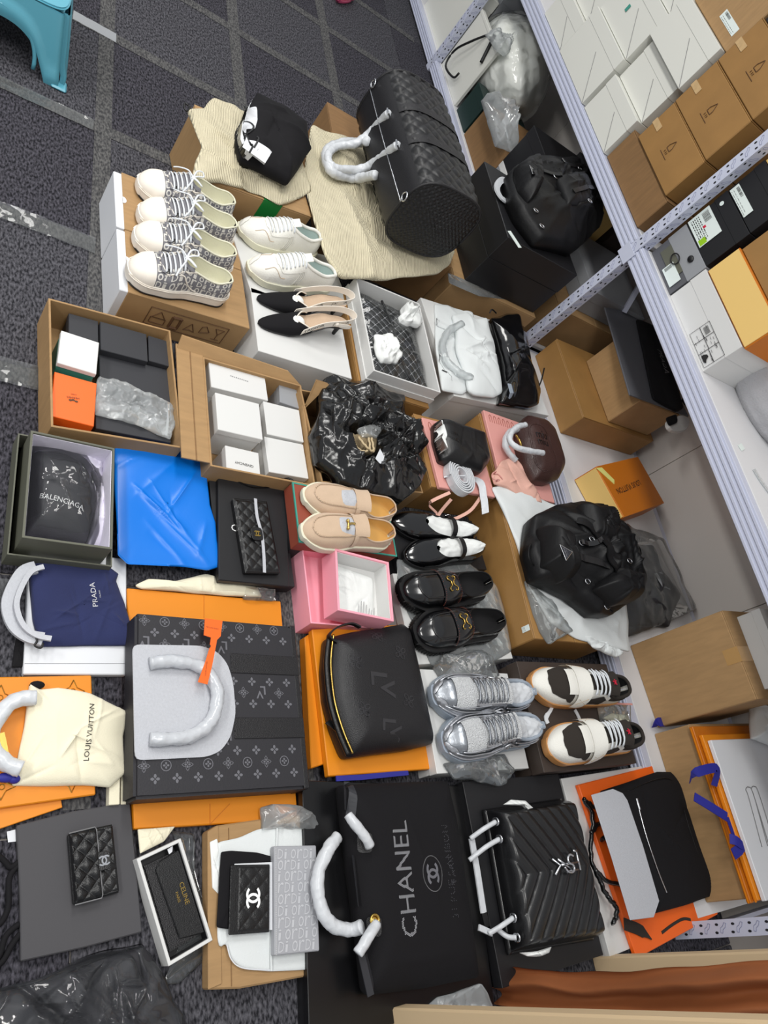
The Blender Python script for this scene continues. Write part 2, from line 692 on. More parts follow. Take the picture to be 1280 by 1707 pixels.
def text_mesh(body, spacing=1.0, bold=0.0):
    k = (body, spacing, bold)
    if k not in TXT:
        cu = bpy.data.curves.new('t', 'FONT')
        cu.body = body
        cu.space_character = spacing
        cu.resolution_u = 2
        cu.offset = bold
        ob = bpy.data.objects.new('t', cu)
        C.objects.link(ob)
        bpy.context.view_layer.update()
        me = bpy.data.meshes.new_from_object(ob)
        g = G()
        g.add([v.co.copy() for v in me.vertices], [tuple(p.vertices) for p in me.polygons])
        bpy.data.objects.remove(ob)
        bpy.data.curves.remove(cu)
        bpy.data.meshes.remove(me)
        x0, x1 = min(p.x for p in g.v), max(p.x for p in g.v)
        TXT[k] = (g, x0, x1)
    return TXT[k]


def text_between(g, body, A, B, nrm, sy=1.0, lift=0.0006, bvh=None, spacing=1.0, thick=0.0):
    """flat lettering from A to B on a surface with normal nrm"""
    t, x0, x1 = text_mesh(body, spacing)
    u = B - A
    s = u.length / (x1 - x0)
    u = u.normalized()
    n = Vector(nrm).normalized()
    v = n.cross(u)
    vs = []
    for p in t.v:
        q = A + u * ((p.x - x0) * s) + v * (p.y * s * sy) + n * lift
        if bvh:
            h = bvh.ray_cast(q + n * 0.3, -n)
            if h[0] is not None:
                q = h[0] + n * lift
        vs.append(q)
    g.add(vs, t.f)
    return g


def on(bv, px, z, lift=0.0):
    """the point of a surface seen at a pixel of the photograph (the plane z if nothing is hit)"""
    h = bv.ray_cast(Vector((0, 0, CAM_H)), ray(px[0], px[1]).normalized())
    return (h[0] if h[0] is not None else P(px[0], px[1], z)) + Vector((0, 0, lift))


def ons(bv, pxs, z, lift=0.0):
    return [on(bv, p, z, lift) for p in pxs]


def text_px(root, body, p0, p1, z, mat='ink', sy=1.0, bvh=None, spacing=1.0, name='lettering', lift=0.0008):
    A, B = P(p0[0], p0[1], z), P(p1[0], p1[1], z)
    if bvh:
        A, B = on(bvh, p0, z), on(bvh, p1, z)
        A.z = B.z = max(A.z, B.z)
    g = text_between(G(), body, A, B, (0, 0, 1), sy, lift, bvh, spacing)
    return part(root, name, g, mat)


def drape(g, bvh, lift=0.0008):
    out = []
    for p in g.v:
        h = bvh.ray_cast(p + Vector((0, 0, 0.4)), Vector((0, 0, -1)))
        out.append(h[0] + Vector((0, 0, lift)) if h[0] is not None else p)
    g.v = out
    return g


def circle(r, n=20, c=(0, 0), a0=0.0, a1=2 * math.pi):
    return [(c[0] + r * math.cos(a0 + (a1 - a0) * i / n), c[1] + r * math.sin(a0 + (a1 - a0) * i / n)) for i in range(n)]


def ringpoly(g, r0, r1, a0, a1, c=(0, 0), z=0, n=24, sx=1.0):
    vs, fs = [], []
    for i in range(n + 1):
        a = a0 + (a1 - a0) * i / n
        vs += [(c[0] + r0 * math.cos(a) * sx, c[1] + r0 * math.sin(a), z), (c[0] + r1 * math.cos(a) * sx, c[1] + r1 * math.sin(a), z)]
    fs = [(2 * i, 2 * i + 1, 2 * i + 3, 2 * i + 2) for i in range(n)]
    return g.add(vs, fs)


def double_c(s):
    """two interlocking letters C, back to back, overall half-height s"""
    g = G()
    ringpoly(g, s * 0.68, s, math.radians(42), math.radians(318), (-s * -0.42, 0), 0.0004)
    ringpoly(g, s * 0.68, s, math.radians(222), math.radians(498), (s * -0.42, 0), 0.0008)
    return g


def frame(A, u, n):
    u = u.normalized()
    n = Vector(n).normalized()
    v = n.cross(u)
    m = Matrix((u, v, n)).transposed().to_4x4()
    m.translation = A
    return m

# ================================================================== the setting
g = G().box((-1.6, -1.6, -0.05), (3.0, 7.5, -0.008))
floor = struct('floor', g, 'grout')
TX, TY, TP = 0.43, 1.66, 0.5
tm = [put('carpet_tile', G().box((-0.2485, -0.2485, -0.008), (0.2485, 0.2485, 0)), m, bev=0.003) for m in ('carpet', 'carpet_b')]
for i in range(-3, 4):
    for j in range(-5, 10):
        o = bpy.data.objects.new('carpet_tile', tm[(i + j) % 2])
        o.location = (TX + (i + 0.5) * TP, TY + (j + 0.5) * TP, 0)
        C.objects.link(o)
        o.parent = floor


def strip(x0, y0, x1, y1, wd, mat, z=0.0012, crink=0.0):
    a, b = Vector((x0, y0, 0)), Vector((x1, y1, 0))
    u = (b - a).normalized()
    v = Vector((-u.y, u.x, 0))
    n = max(2, int((b - a).length / 0.012)) if crink else 2

    def fn(s, t):
        p = a.lerp(b, s) + v * ((t - 0.5) * wd)
        p.z = z + (crink * (0.5 + 0.5 * noise.noise(Vector((p.x * 40, p.y * 40, 3)))) if crink else 0)
        return p
    part(floor, 'tape_strip', G().grid(fn, n, 8 if crink else 2), mat, smooth=3.2 if crink else None)


RM['floor'] = Matrix()
for k in range(3):
    strip(TX + k * TP, 0.2, TX + k * TP, 6.0, 0.05, 'carpet_tape')
for k in range(-1, 9):
    strip(-0.5, TY + k * TP, 2.1, TY + k * TP, 0.05, 'carpet_tape', 0.0016)
strip(-0.1, TY + TP - 0.005, 0.40, TY + TP - 0.005, 0.05, 'clear_film', 0.003, 0.006)
strip(-0.1, TY + 0.005, 0.42, TY - 0.005, 0.06, 'clear_film', 0.003, 0.006)
strip(-0.1, TY - TP, 0.34, TY - TP, 0.07, 'clear_film', 0.003, 0.006)
strip(0.0, TY - 2 * TP - 0.05, 0.30, TY - 2 * TP - 0.05, 0.07, 'clear_film', 0.003, 0.006)
strip(0.32, TY + 2 * TP, 0.46, TY + 2 * TP - 0.002, 0.05, 'clear_film', 0.003, 0.004)

WX = 2.82
wall = struct('wall_right', G().box((WX, -1.6, 0), (WX + 0.1, 7.5, 3.0)), 'grout')
RM['wall_right'] = Matrix()
for j in range(-4, 9):
    for k in range(3):
        y0 = 0.71 + j * 0.71
        part(wall, 'wall_tile', G().box((WX - 0.008, y0 + 0.0015, 0.001 + k * 1.0), (WX + 0.01, y0 + 0.7085, 0.998 + k * 1.0)), 'wall_tile', bev=0.001)

# near partition: beige post, brown curtain, second beige post
struct('trim_1', G().box((1.76, -0.36, 0), (1.80, -0.263, 1.6)), 'beige_paint', bev=0.004)
struct('trim_2', G().box((1.06, -0.30, 0), (1.10, -0.236, 1.0)), 'beige_paint', bev=0.004)


def cur(u, v):
    y = lerp(-0.222, -0.40, u)
    z = lerp(0.003, 1.6, v)
    return Vector((1.40 + 0.016 * math.sin(u * 26 + 1.2 * math.sin(v * 3)) + 0.016 * noise.noise(Vector((u * 9, v * 7, 1))), y - 0.016 * math.sin(v * 7) + 0.01 * noise.noise(Vector((u * 3, v * 12, 4))), z))


g = G().grid(cur, 70, 80)
h = G().grid(lambda u, v: cur(u, v) + Vector((0.004, 0, 0)), 70, 80)
g.merge(h)
solo('curtain', 'brown cloth curtain hanging between two beige posts at lower right', 'curtain', g, 'brown_curtain', smooth=3.2)

# ------------------------------------------------------------------ shelving
SX = 2.15                       # front of the posts
sh = thing('shelving_unit', 'long white metal boltless shelving with slotted posts along the wall', 'shelf', (SX, 1.93, 0))


def post(x, y, sx):
    g = G()
    t = 0.003
    g.box((x, y - 0.022, 0), (x + t * sx, y + 0.022, 2.1) if sx > 0 else (x, y + 0.022, 2.1))
    g.box((x + t, y - 0.022, 0), (x + 0.042, y - 0.022 + t, 2.1))
    p = part(sh, 'post', g, 'shelf_metal')
    hg, eg = G(), G()
    for k in range(40):
        z = 0.04 + k * 0.05
        for (du, row) in ((-0.010, 0), (0.010, 1)):
            c = [(math.cos(a) * 0.0035, math.sin(a) * 0.0055) for a in [i * math.pi / 4 for i in range(8)]]
            hg.add([(x - 0.0006, y + du * 1.0 + q[0], z + row * 0.006 + q[1]) for q in c], [tuple(range(8))])
            hg.add([(x + 0.02 + du + q[0], y - 0.0226, z + row * 0.006 + q[1]) for q in c], [tuple(range(8))])
        td = [(-0.012, 0.018), (-0.003, 0.022), (0.002, 0.030), (0.012, 0.036), (0.014, 0.030), (0.006, 0.024), (0.002, 0.016), (-0.010, 0.012)]
        for a, b in zip(td, td[1:] + td[:1]):
            eg.tube([(x - 0.0005, y + a[0], z + a[1]), (x - 0.0005, y + b[0], z + b[1])], 0.0008, 4, False)
            eg.tube([(x + 0.02 + a[0], y - 0.0225, z + a[1]), (x + 0.02 + b[0], y - 0.0225, z + b[1])], 0.0008, 4, False)
    part(p, 'slot_holes', hg, 'slot', kind='stuff')
    part(p, 'slot_outlines', eg, 'slot_edge', kind='stuff')


UY = (-0.262, 1.93, 3.95)
for y in UY:
    post(SX, y, 1)
    g = G().box((WX - 0.06, y - 0.02, 0), (WX - 0.057, y + 0.02, 2.1)).box((WX - 0.06, y - 0.02, 0), (WX - 0.02, y - 0.017, 2.1))
    part(sh, 'rear_post', g, 'shelf_metal')


def beam(x, y0, y1, z0, z1, sgn=-1):
    g = G().box((x, y0, z0), (x + 0.03, y1, z1))
    n = 4
    for k in range(n):
        a = lerp(z0, z1, (k + 0.12) / n)
        b = lerp(z0, z1, (k + 0.62) / n)
        g.box((x - 0.004, y0, a), (x + 0.001, y1, b))
    part(sh, 'beam', g, 'shelf_metal', bev=0.0012)


for (a, b) in ((UY[0] + 0.024, UY[1] - 0.024), (UY[1] + 0.024, UY[2] - 0.024), (UY[2] + 0.024, 5.9)):
    for z in (0.615, 0.012):
        zt = 0.688 if z > 0.1 else 0.068
        beam(SX + 0.004, a, b, z, zt)
        part(sh, 'rear_beam', G().box((WX - 0.055, a, z), (WX - 0.03, b, zt)), 'shelf_metal')
        part(sh, 'shelf_board', G().box((SX + 0.036, a, zt - 0.012), (WX - 0.06, b, zt + 0.002)), 'board', bev=0.001)
for y in UY:
    for z in (0.62, 0.018):
        part(sh, 'side_beam', G().box((SX + 0.045, y - 0.016, z), (WX - 0.062, y - 0.004, z + 0.045)), 'shelf_metal')
    part(sh, 'corner_plate', G().box((SX - 0.0045, y - 0.034, 0.60), (SX - 0.0015, y + 0.036, 0.655)), 'shelf_metal', bev=0.001)
Z2 = 0.6902
Z1 = 0.0702


# ------------------------------------------------------------------ boxes: generic builders
def carton(name, label, x0, x1, y0, y1, z0, z1, mat='kraft', group=None, tape=True, an=0.0, seam='y', cat='carton'):
    """closed cardboard carton: body, two top flaps with a seam, tape over the seam"""
    cx, cy = (x0 + x1) / 2, (y0 + y1) / 2
    r = thing(name, label, cat, (cx, cy, z0), an, group)
    a, b, h = (x1 - x0) / 2, (y1 - y0) / 2, z1 - z0
    part(r, 'body', G().box((-a, -b, 0), (a, b, h - 0.0035)), mat, W=False, bev=0.003)
    if seam == 'y':
        part(r, 'flap', G().box((-a, -b, h - 0.003), (-0.001, b, h)), mat, W=False, bev=0.0012)
        part(r, 'flap', G().box((0.001, -b, h - 0.003), (a, b, h)), mat, W=False, bev=0.0012)
        tp = G().box((-0.024, -b - 0.0006, h - 0.05), (0.024, b + 0.0006, h + 0.0005))
    else:
        part(r, 'flap', G().box((-a, -b, h - 0.003), (a, -0.001, h)), mat, W=False, bev=0.0012)
        part(r, 'flap', G().box((-a, 0.001, h - 0.003), (a, b, h)), mat, W=False, bev=0.0012)
        tp = G().box((-a - 0.0006, -0.024, h - 0.05), (a + 0.0006, 0.024, h + 0.0005))
    if tape:
        part(r, 'tape', tp, 'tape', W=False)
    return r


def lidbox(name, label, x0, x1, y0, y1, z0, z1, mat, lid=None, lh=0.04, group=None, an=0.0, cat='box', lipm=None):
    cx, cy = (x0 + x1) / 2, (y0 + y1) / 2
    r = thing(name, label, cat, (cx, cy, z0), an, group)
    a, b, h = (x1 - x0) / 2, (y1 - y0) / 2, z1 - z0
    e = 0.0018
    part(r, 'base', G().box((-a + e, -b + e, 0), (a - e, b - e, h - lh * 0.6)), mat, W=False, bev=0.001)
    part(r, 'lid', G().box((-a, -b, h - lh), (a, b, h)), lid or mat, W=False, bev=0.0012)
    return r


def px_lidbox(name, label, q, z1, z0, mat, lid=None, lh=0.03, group=None, cat='box', shrink=0.0):
    c, wd, dp, an = fit(q, z1)
    return lidbox(name, label, c.x - wd / 2, c.x + wd / 2, c.y - dp / 2, c.y + dp / 2, z0, z1, mat, lid, lh, group, an, cat), c, wd, dp, an


def px_carton(name, label, q, z1, z0, mat='kraft', group=None, **kw):
    c, wd, dp, an = fit(q, z1)
    return carton(name, label, c.x - wd / 2, c.x + wd / 2, c.y - dp / 2, c.y + dp / 2, z0, z1, mat, group, an=an, **kw), c, wd, dp, an


def sticker(root, mtx, wd, ht, mat='label', bars=True, rows=4, seed=0, icon=None):
    """white printed sticker on the plane of mtx (x across, y up)"""
    s = part(root, 'sticker', G().merge(G().box((0, 0, -0.0004), (wd, ht, 0.0005)), mtx), mat)
    rr = random.Random(seed)
    pr = G()
    if bars:
        x = wd * 0.08
        while x < wd * 0.42:
            bw = rr.choice((0.0009, 0.0016, 0.0024))
            pr.flat([(x, ht * 0.60), (x + bw, ht * 0.60), (x + bw, ht * 0.9), (x, ht * 0.9)], 0.0008)
            x += bw + rr.choice((0.001, 0.0018))
    for k in range(rows):
        y = ht * (0.1 + 0.42 * k / max(1, rows))
        x = wd * 0.08
        while x < wd * 0.86:
            l = rr.uniform(0.02, 0.12) * wd
            pr.flat([(x, y), (x + l, y), (x + l, y + ht * 0.035), (x, y + ht * 0.035)], 0.0008)
            x += l + wd * 0.03
    if pr.v:
        part(s, 'print', G().merge(pr, mtx), 'ink')
    return s


FX = Vector((0, -1, 0))          # "to the right" on a face that looks at the aisle
NX = (-1, 0, 0)


def front(y, z, x):
    return frame(Vector((x - 0.0008, y, z)), FX, NX)


# ------------------------------------------------------------------ upper shelf, far bay: cartons and white boxes
br = [(2.015, 2.415, Z2, 0.826, 'kraft_dark', 2.17, 'lowest brown carton in the stack beside the middle shelf post'),
      (2.035, 2.362, 0.828, 0.992, 'kraft_gold', 2.16, 'second brown carton from the bottom, with an arrow mark, in the shelf stack'),
      (2.035, 2.362, 0.994, 1.166, 'kraft_gold', 2.158, 'third brown carton from the bottom, with an arrow mark, in the shelf stack'),
      (2.035, 2.362, 1.168, 1.335, 'kraft_gold', 2.158, 'topmost arrow-marked brown carton in the stack at upper right')]
for k, (y0, y1, z0, z1, m, x0, lb) in enumerate(br):
    r = carton('shipping_carton', lb, x0, x0 + 0.30, y0, y1, z0, z1, m, 'brown cartons on the upper shelf', seam='x', tape=False)
    if k:
        fm = front((y0 + y1) / 2, z0, x0)
        part(r, 'tape', G().merge(G().box((-(y1 - y0) / 2 - 0.0005, 0.068, 0), (-(y1 - y0) / 2 + 0.055, 0.092, 0.0012)), fm), 'kraft_cut')
        pr = G()
        for dx in (0.0, 0.014):
            pass
        tri = [(-0.012, 0.075), (0.012, 0.075), (0.012, 0.088), (0.0, 0.112), (-0.012, 0.088)]
        for a, b in zip(tri, tri[1:] + tri[:1]):
            pr.tube([(a[0], a[1], 0.0006), (b[0], b[1], 0.0006)], 0.0014, 4)
        pr.tube([(-0.024, 0.052, 0.0006), (0.030, 0.052, 0.0006)], 0.0012, 4)
        for xx in (-0.008, 0.002, 0.010):
            pr.tube([(xx, 0.060, 0.0006), (xx, 0.068, 0.0006)], 0.0014, 4)
        part(r, 'arrow_print', G().merge(pr, fm), 'brown_ink')
wb = [(3.115, 3.40, Z2, 0.828, 2.16, 'white shoebox at the far left end of the shelf row'),
      (2.735, 3.105, Z2, 0.906, 2.15, 'tall white shoebox on the shelf beside the cloudy plastic bag'),
      (2.425, 2.715, Z2, 0.853, 2.155, 'white shoebox next to the lowest brown carton'),
      (3.11, 3.42, 0.830, 1.005, 2.18, 'white shoebox stacked at the top left corner of the shelf'),
      (2.735, 3.10, 0.908, 1.105, 2.16, 'white shoebox with a small green sticker'),
      (2.425, 2.72, 0.855, 1.022, 2.18, 'white shoebox set back in the middle of the white stack'),
      (2.385, 2.73, 1.024, 1.195, 2.15, 'upper white shoebox beside the arrow-marked cartons'),
      (2.74, 3.09, 1.107, 1.29, 2.17, 'white shoebox cut by the top edge of the picture')]
for k, (y0, y1, z0, z1, x0, lb) in enumerate(wb):
    r = lidbox('shoebox', lb, x0, x0 + 0.24, y0, y1, z0, z1, 'shelf_white', lh=0.05, group='white boxes on the upper shelf')
    if k == 4:
        part(r, 'sticker', G().merge(G().box((0, 0, 0), (0.016, 0.026, 0.001)), front(2.96, 0.985, x0)), 'teal', label='small green sticker')
    # diagonal fold line of the box end
    fm = front(y1, z0, x0 + 0.002)
    wdt, ht = y1 - y0, z1 - z0
    part(r, 'fold_line', G().merge(G().tube([(wdt * 0.55, ht * 0.62, 0.0012), (wdt * 0.99, 0.004, 0.0012)], 0.0011, 4), fm), 'grey_ink')
r = carton('shipping_carton', 'brown carton with a barcode label at the top right corner', 2.17, 2.44, 2.37, 2.70, 1.197, 1.38, 'kraft', 'brown cartons on the upper shelf', seam='x', tape=False)
sticker(r, front(2.53, 1.235, 2.17), 0.12, 0.03, rows=2, seed=2)
r = lidbox('shoebox', 'black box at the extreme upper right corner of the picture', 2.17, 2.44, 2.04, 2.36, 1.337, 1.46, 'black_card', group='boxes on top of the carton stack')

# ------------------------------------------------------------------ upper shelf, near bay
x0 = 2.20
r = lidbox('shoebox', 'grey box with a hanging white paper tag on the shelf', x0, x0 + 0.33, 1.692, 1.902, Z2, 0.838, 'grey_dark', 'grey_card', 0.075)
part(r, 'end_panel', G().merge(G().box((0.02, 0.03, 0), (0.15, 0.075, 0.001)), front(1.89, Z2, x0)), 'olive_card')
part(r, 'knob', G().ball((x0 - 0.003, 1.76, 0.805), (0.006, 0.014, 0.012)), 'rubber_black', smooth=3.2)
tg = part(r, 'paper_tag', G().merge(G().box((0.10, 0.012, 0.0012), (0.185, 0.058, 0.0025)), front(1.90, Z2, x0)), 'label')
bars = G()
for k in range(9):
    bars.flat([(0.104, 0.020 + k * 0.0032), (0.118, 0.020 + k * 0.0032), (0.118, 0.0216 + k * 0.0032), (0.104, 0.0216 + k * 0.0032)], 0.003)
part(tg, 'barcode', G().merge(bars, front(1.90, Z2, x0)), 'ink')
lp = [Vector((x0 - 0.008, 1.80 + 0.022 * math.cos(a), 0.760 + 0.016 * math.sin(a))) for a in [k * math.pi / 10 for k in range(20)]]
part(tg, 'cord', G().tube(lp, 0.0024, 6, closed=True), 'rubber_black', smooth=3.2)
r = lidbox('shoebox', 'black shoebox with a large white label and a lime green square', x0, x0 + 0.33, 1.695, 1.903, 0.840, 1.000, 'black_card', lh=0.05)
st = sticker(r, front(1.900, 0.846, x0), 0.125, 0.085, rows=5, seed=4)
part(st, 'price_square', G().merge(G().box((0.098, 0.004, 0.0004), (0.122, 0.030, 0.0012)), front(1.900, 0.846, x0)), 'label_green', label='lime green printed square')
part(st, 'red_mark', G().merge(G().box((0.058, 0.038, 0.0004), (0.068, 0.048, 0.0012)), front(1.900, 0.846, x0)), 'red_ink')
part(r, 'sticker', G().merge(G().prism(circle(0.008, 14), 0, 0.001), front(1.870, 0.968, x0)), 'label')
r = lidbox('shoebox', 'upper black shoebox with a narrow white barcode strip', x0, x0 + 0.33, 1.695, 1.903, 1.002, 1.135, 'black_card', lh=0.04)
sticker(r, front(1.892, 1.006, x0), 0.13, 0.034, rows=2, seed=5)
r = lidbox('shoebox', 'cream labelled box at the right edge above the black shoeboxes', x0, x0 + 0.33, 1.700, 1.900, 1.137, 1.25, 'lv_cream', lh=0.04)
sticker(r, front(1.86, 1.15, x0), 0.12, 0.07, rows=4, seed=6)
r = lidbox('shoebox', 'white shoebox with a printed black line label on the shelf', x0, x0 + 0.33, 1.346, 1.688, Z2, 0.834, 'white_card', lh=0.062)
fm = front(1.56, Z2, x0)
pr = G()
for (a, b, c, d) in ((0.06, 0.01, 0.205, 0.086), (0.06, 0.048, 0.150, 0.050), (0.105, 0.01, 0.107, 0.086), (0.150, 0.01, 0.152, 0.086), (0.152, 0.046, 0.205, 0.048)):
    if c - a > 0.1 and d - b > 0.05:
        for p, q in (((a, b), (c, b)), ((c, b), (c, d)), ((c, d), (a, d)), ((a, d), (a, b))):
            pr.tube([(p[0], p[1], 0.0005), (q[0], q[1], 0.0005)], 0.0007, 4)
    else:
        pr.flat([(a, b), (c, b), (c, d), (a, d)], 0.0008)
rr = random.Random(3)
for k in range(26):
    a, b = rr.uniform(0.064, 0.19), rr.uniform(0.014, 0.08)
    pr.flat([(a, b), (a + 0.012, b), (a + 0.012, b + 0.0012), (a, b + 0.0012)], 0.0008)
for k in range(10):
    pr.flat([(0.07 + k * 0.003, 0.058), (0.0715 + k * 0.003, 0.058), (0.0715 + k * 0.003, 0.076), (0.07 + k * 0.003, 0.076)], 0.0009)
sk = [(0.160, 0.016), (0.185, 0.016), (0.194, 0.022), (0.182, 0.028), (0.176, 0.038), (0.166, 0.036), (0.160, 0.026)]
pr.flat(sk, 0.0009)
part(r, 'print', G().merge(pr, fm), 'ink', label='printed shoe label')
r = thing('gift_box', 'cream fronted box with orange edges on the white shoebox', 'box', (x0 + 0.16, 1.505, 0.836))
part(r, 'body', G().box((x0 + 0.003, 1.334, 0.836), (x0 + 0.31, 1.676, 0.955)), 'lv_orange_deep', bev=0.0015)
part(r, 'front_panel', G().box((x0 - 0.001, 1.339, 0.840), (x0 + 0.004, 1.672, 0.951)), 'lv_cream')
r = lidbox('gift_box', 'tan box with dark lid gap stacked above the cream fronted box', x0 + 0.01, x0 + 0.30, 1.352, 1.672, 0.957, 1.10, 'kraft_gold', 'lv_orange_deep', 0.02)

# grey fur basket on the shelf
fc = Vector((2.565, 1.285, Z2))
r = thing('fur_bag', 'grey fur bucket bag holding dark plastic and a peach box', 'bag', fc)


def furw(u, v):
    a = 2 * math.pi * u
    k = [(0.175, 0.0), (0.200, 0.02), (0.208, 0.06), (0.205, 0.11), (0.190, 0.125), (0.168, 0.118), (0.155, 0.09), (0.15, 0.03)]
    x = v * (len(k) - 1)
    i = min(int(x), len(k) - 2)
    rr_, zz = lerp(k[i][0], k[i + 1][0], x - i), lerp(k[i][1], k[i + 1][1], x - i)
    n = noise.noise(Vector((math.cos(a) * 5, math.sin(a) * 5, v * 9))) * 0.008 + noise.noise(Vector((math.cos(a) * 40, math.sin(a) * 40, v * 50))) * 0.004
    return fc + Vector(((rr_ + n) * math.cos(a) * 0.9, (rr_ + n) * math.sin(a), zz + n * 0.5))


part(r, 'fur_body', G().grid(furw, 120, 36, cu=True), 'fur', smooth=3.2)
part(r, 'bottom', G().merge(G().prism(circle(0.15, 24), 0.002, 0.03), Matrix.Translation(fc)), 'grey_dark')
solo('plastic_wrap', 'crumpled dark plastic stuffed inside the grey fur bag', 'plastic', pillow([(fc.x - 0.10, fc.y + 0.02), (fc.x + 0.08, fc.y + 0.02), (fc.x + 0.09, fc.y + 0.12), (fc.x - 0.06, fc.y + 0.125)], fc.z + 0.031, 0.085, 0.02, 22, 3), 'black_bag', smooth=3.2)
r = lidbox('box', 'small peach box inside the grey fur bag', fc.x - 0.105, fc.x + 0.05, fc.y - 0.105, fc.y + 0.0, fc.z + 0.031, fc.z + 0.135, 'peach_card', lh=0.02)
solo('paper_tag', 'small white printed tag lying by the grey fur bag', 'tag', G().merge(G().box((0, 0, 0), (0.035, 0.022, 0.0015)), frame(P(1236, 752, Z2 + 0.001), Vector((1, 0.5, 0)), (0, 0, 1))), 'label')
solo('plastic_strip', 'clear plastic strip on the shelf below the fur bag', 'plastic', G().ribbon(spline(PS([(1257, 782), (1268, 800), (1284, 822)], Z2 + 0.004), 8), 0.02, 0.003), 'milky_film', smooth=1)

# ------------------------------------------------------------------ bottom shelf, near bay
r = carton('carton', 'wide brown carton on the bottom shelf at the middle post', 2.235, 2.72, 1.50, 1.895, Z1, 0.195, 'kraft_gold', an=0.03, tape=False)
r = carton('carton', 'smaller brown carton stacked on the wide brown carton', 2.40, 2.68, 1.52, 1.83, 0.196, 0.36, 'kraft', an=0.03, tape=False)
r = thing('paper_bag', 'flat dark grey paper bag leaning on the stacked brown cartons', 'bag', (2.55, 1.66, 0.361))
part(r, 'sheet', G().prism(PS([(1008, 512), (1062, 522), (1148, 694), (1050, 658)], 0.368), 0.362, 0.368), 'slate_paper', bev=0.001)
pz = 0.369
r = thing('carrier_bag', 'black folded carrier bag with ribbon handles on the grey sheet', 'bag', P(1100, 610, pz))
pg = pillow(PS([(1062, 531), (1072, 534), (1098, 546), (1108, 562), (1140, 680), (1128, 686), (1090, 664)], pz + 0.01), pz, 0.018, 0.003, 12, 5)
part(r, 'body', pg, 'black_cloth', smooth=3.2)
text_px(r, 'PRADA', (1095, 582), (1108, 622), pz + 0.02, 'grey_ink', 1.0, pg.bvh())
part(r, 'handle', G().ribbon(spline(PS([(1117, 592), (1132, 600), (1140, 635), (1148, 648), (1140, 672)], pz + 0.012), 14), 0.03, 0.006), 'black_cloth', smooth=3.2)
r = thing('sandal', 'black and white slide sandal sole under the black carrier bag', 'shoe', P(1130, 705, 0.362))
part(r, 'sole', G().prism([(p.x, p.y) for p in resample(PS([(1112, 700), (1140, 690), (1152, 700), (1146, 716), (1130, 721), (1115, 714)], 0.38), 24, 2)], 0.3615, 0.38), 'white_card', bev=0.003)
part(r, 'footbed', G().prism([(p.x, p.y) for p in resample(PS([(1110, 696), (1128, 690), (1130, 704), (1116, 710)], 0.385), 24, 2)], 0.38, 0.385), 'black_cloth')
# metal bar leaning under the upper shelf
solo('metal_bar', 'loose metal bar leaning in the gap under the upper shelf', 'bar', G().tube([PX(1040, 520, 2.52), PX(1078, 455, 2.50)], 0.014, 4), 'shelf_metal')
gc, gw, gd, an = fit([(980, 782), (1055, 762), (1115, 837), (1052, 857)], 0.18)
r = thing('gift_box', 'orange drawer gift box with black lettering on the bottom shelf', 'box', (gc.x, gc.y, Z1), an)
gh = 0.18 - Z1
part(r, 'sleeve', G().box((-gw / 2 + 0.003, -gd / 2, 0), (gw / 2, gd / 2, gh)), 'lv_orange_deep', W=False, bev=0.0015)
part(r, 'end_panel', G().box((-gw / 2 - 0.001, -gd / 2 + 0.004, 0.004), (-gw / 2 + 0.004, gd / 2 - 0.004, gh - 0.004)), 'lv_cream', W=False)
part(r, 'pull_tab', G().prism(PS([(994, 780), (1003, 779), (1024, 800), (1024, 807)], 0.182), 0.1803, 0.182), 'yellow_note')
text_px(r, 'LOUIS VUITTON', (1064, 800), (1026, 815), 0.1803, 'ink', 1.2)
# black garment in a clear bag
r = thing('garment_bag', 'clear plastic bag with a folded black garment by the wall', 'bag', (2.50, 0.85, Z1))
pg = pillow(PS([(1062, 898), (1100, 905), (1118, 945), (1150, 985), (1128, 1040), (1045, 1035), (1000, 985), (1020, 930)], 0.13), Z1 + 0.002, 0.05, 0.01, 14, 8)
part(r, 'garment', pg, 'black_canvas', smooth=3.2)
part(r, 'care_label', drape(G().prism(PS([(1092, 955), (1110, 950), (1122, 982), (1103, 978)], 0.13), 0.13, 0.1301), pg.bvh(), 0.002), 'grey_card')
part(r, 'film', pillow(PS([(1050, 868), (1112, 893), (1135, 940), (1170, 1012), (1118, 1035), (1060, 1058), (995, 1010), (1010, 920)], 0.12), Z1 + 0.001, 0.062, 0.010, 16, 9), 'clear_film', smooth=3.2)
# tall carton with a white box on it
r = carton('carton', 'tall brown carton standing on the bottom shelf at the right edge', 2.275, 2.66, 0.325, 0.61, Z1, 0.430, 'kraft', an=0.05, seam='x')
r = lidbox('shoebox', 'white box lying on the tall brown carton', 2.345, 2.64, 0.345, 0.585, 0.4305, 0.51, 'white_card', lh=0.03)
pt = pillow(PS([(1264, 1172), (1300, 1165), (1300, 1240), (1268, 1228)], 0.30), 0.262, 0.05, 0.01, 16, 4)
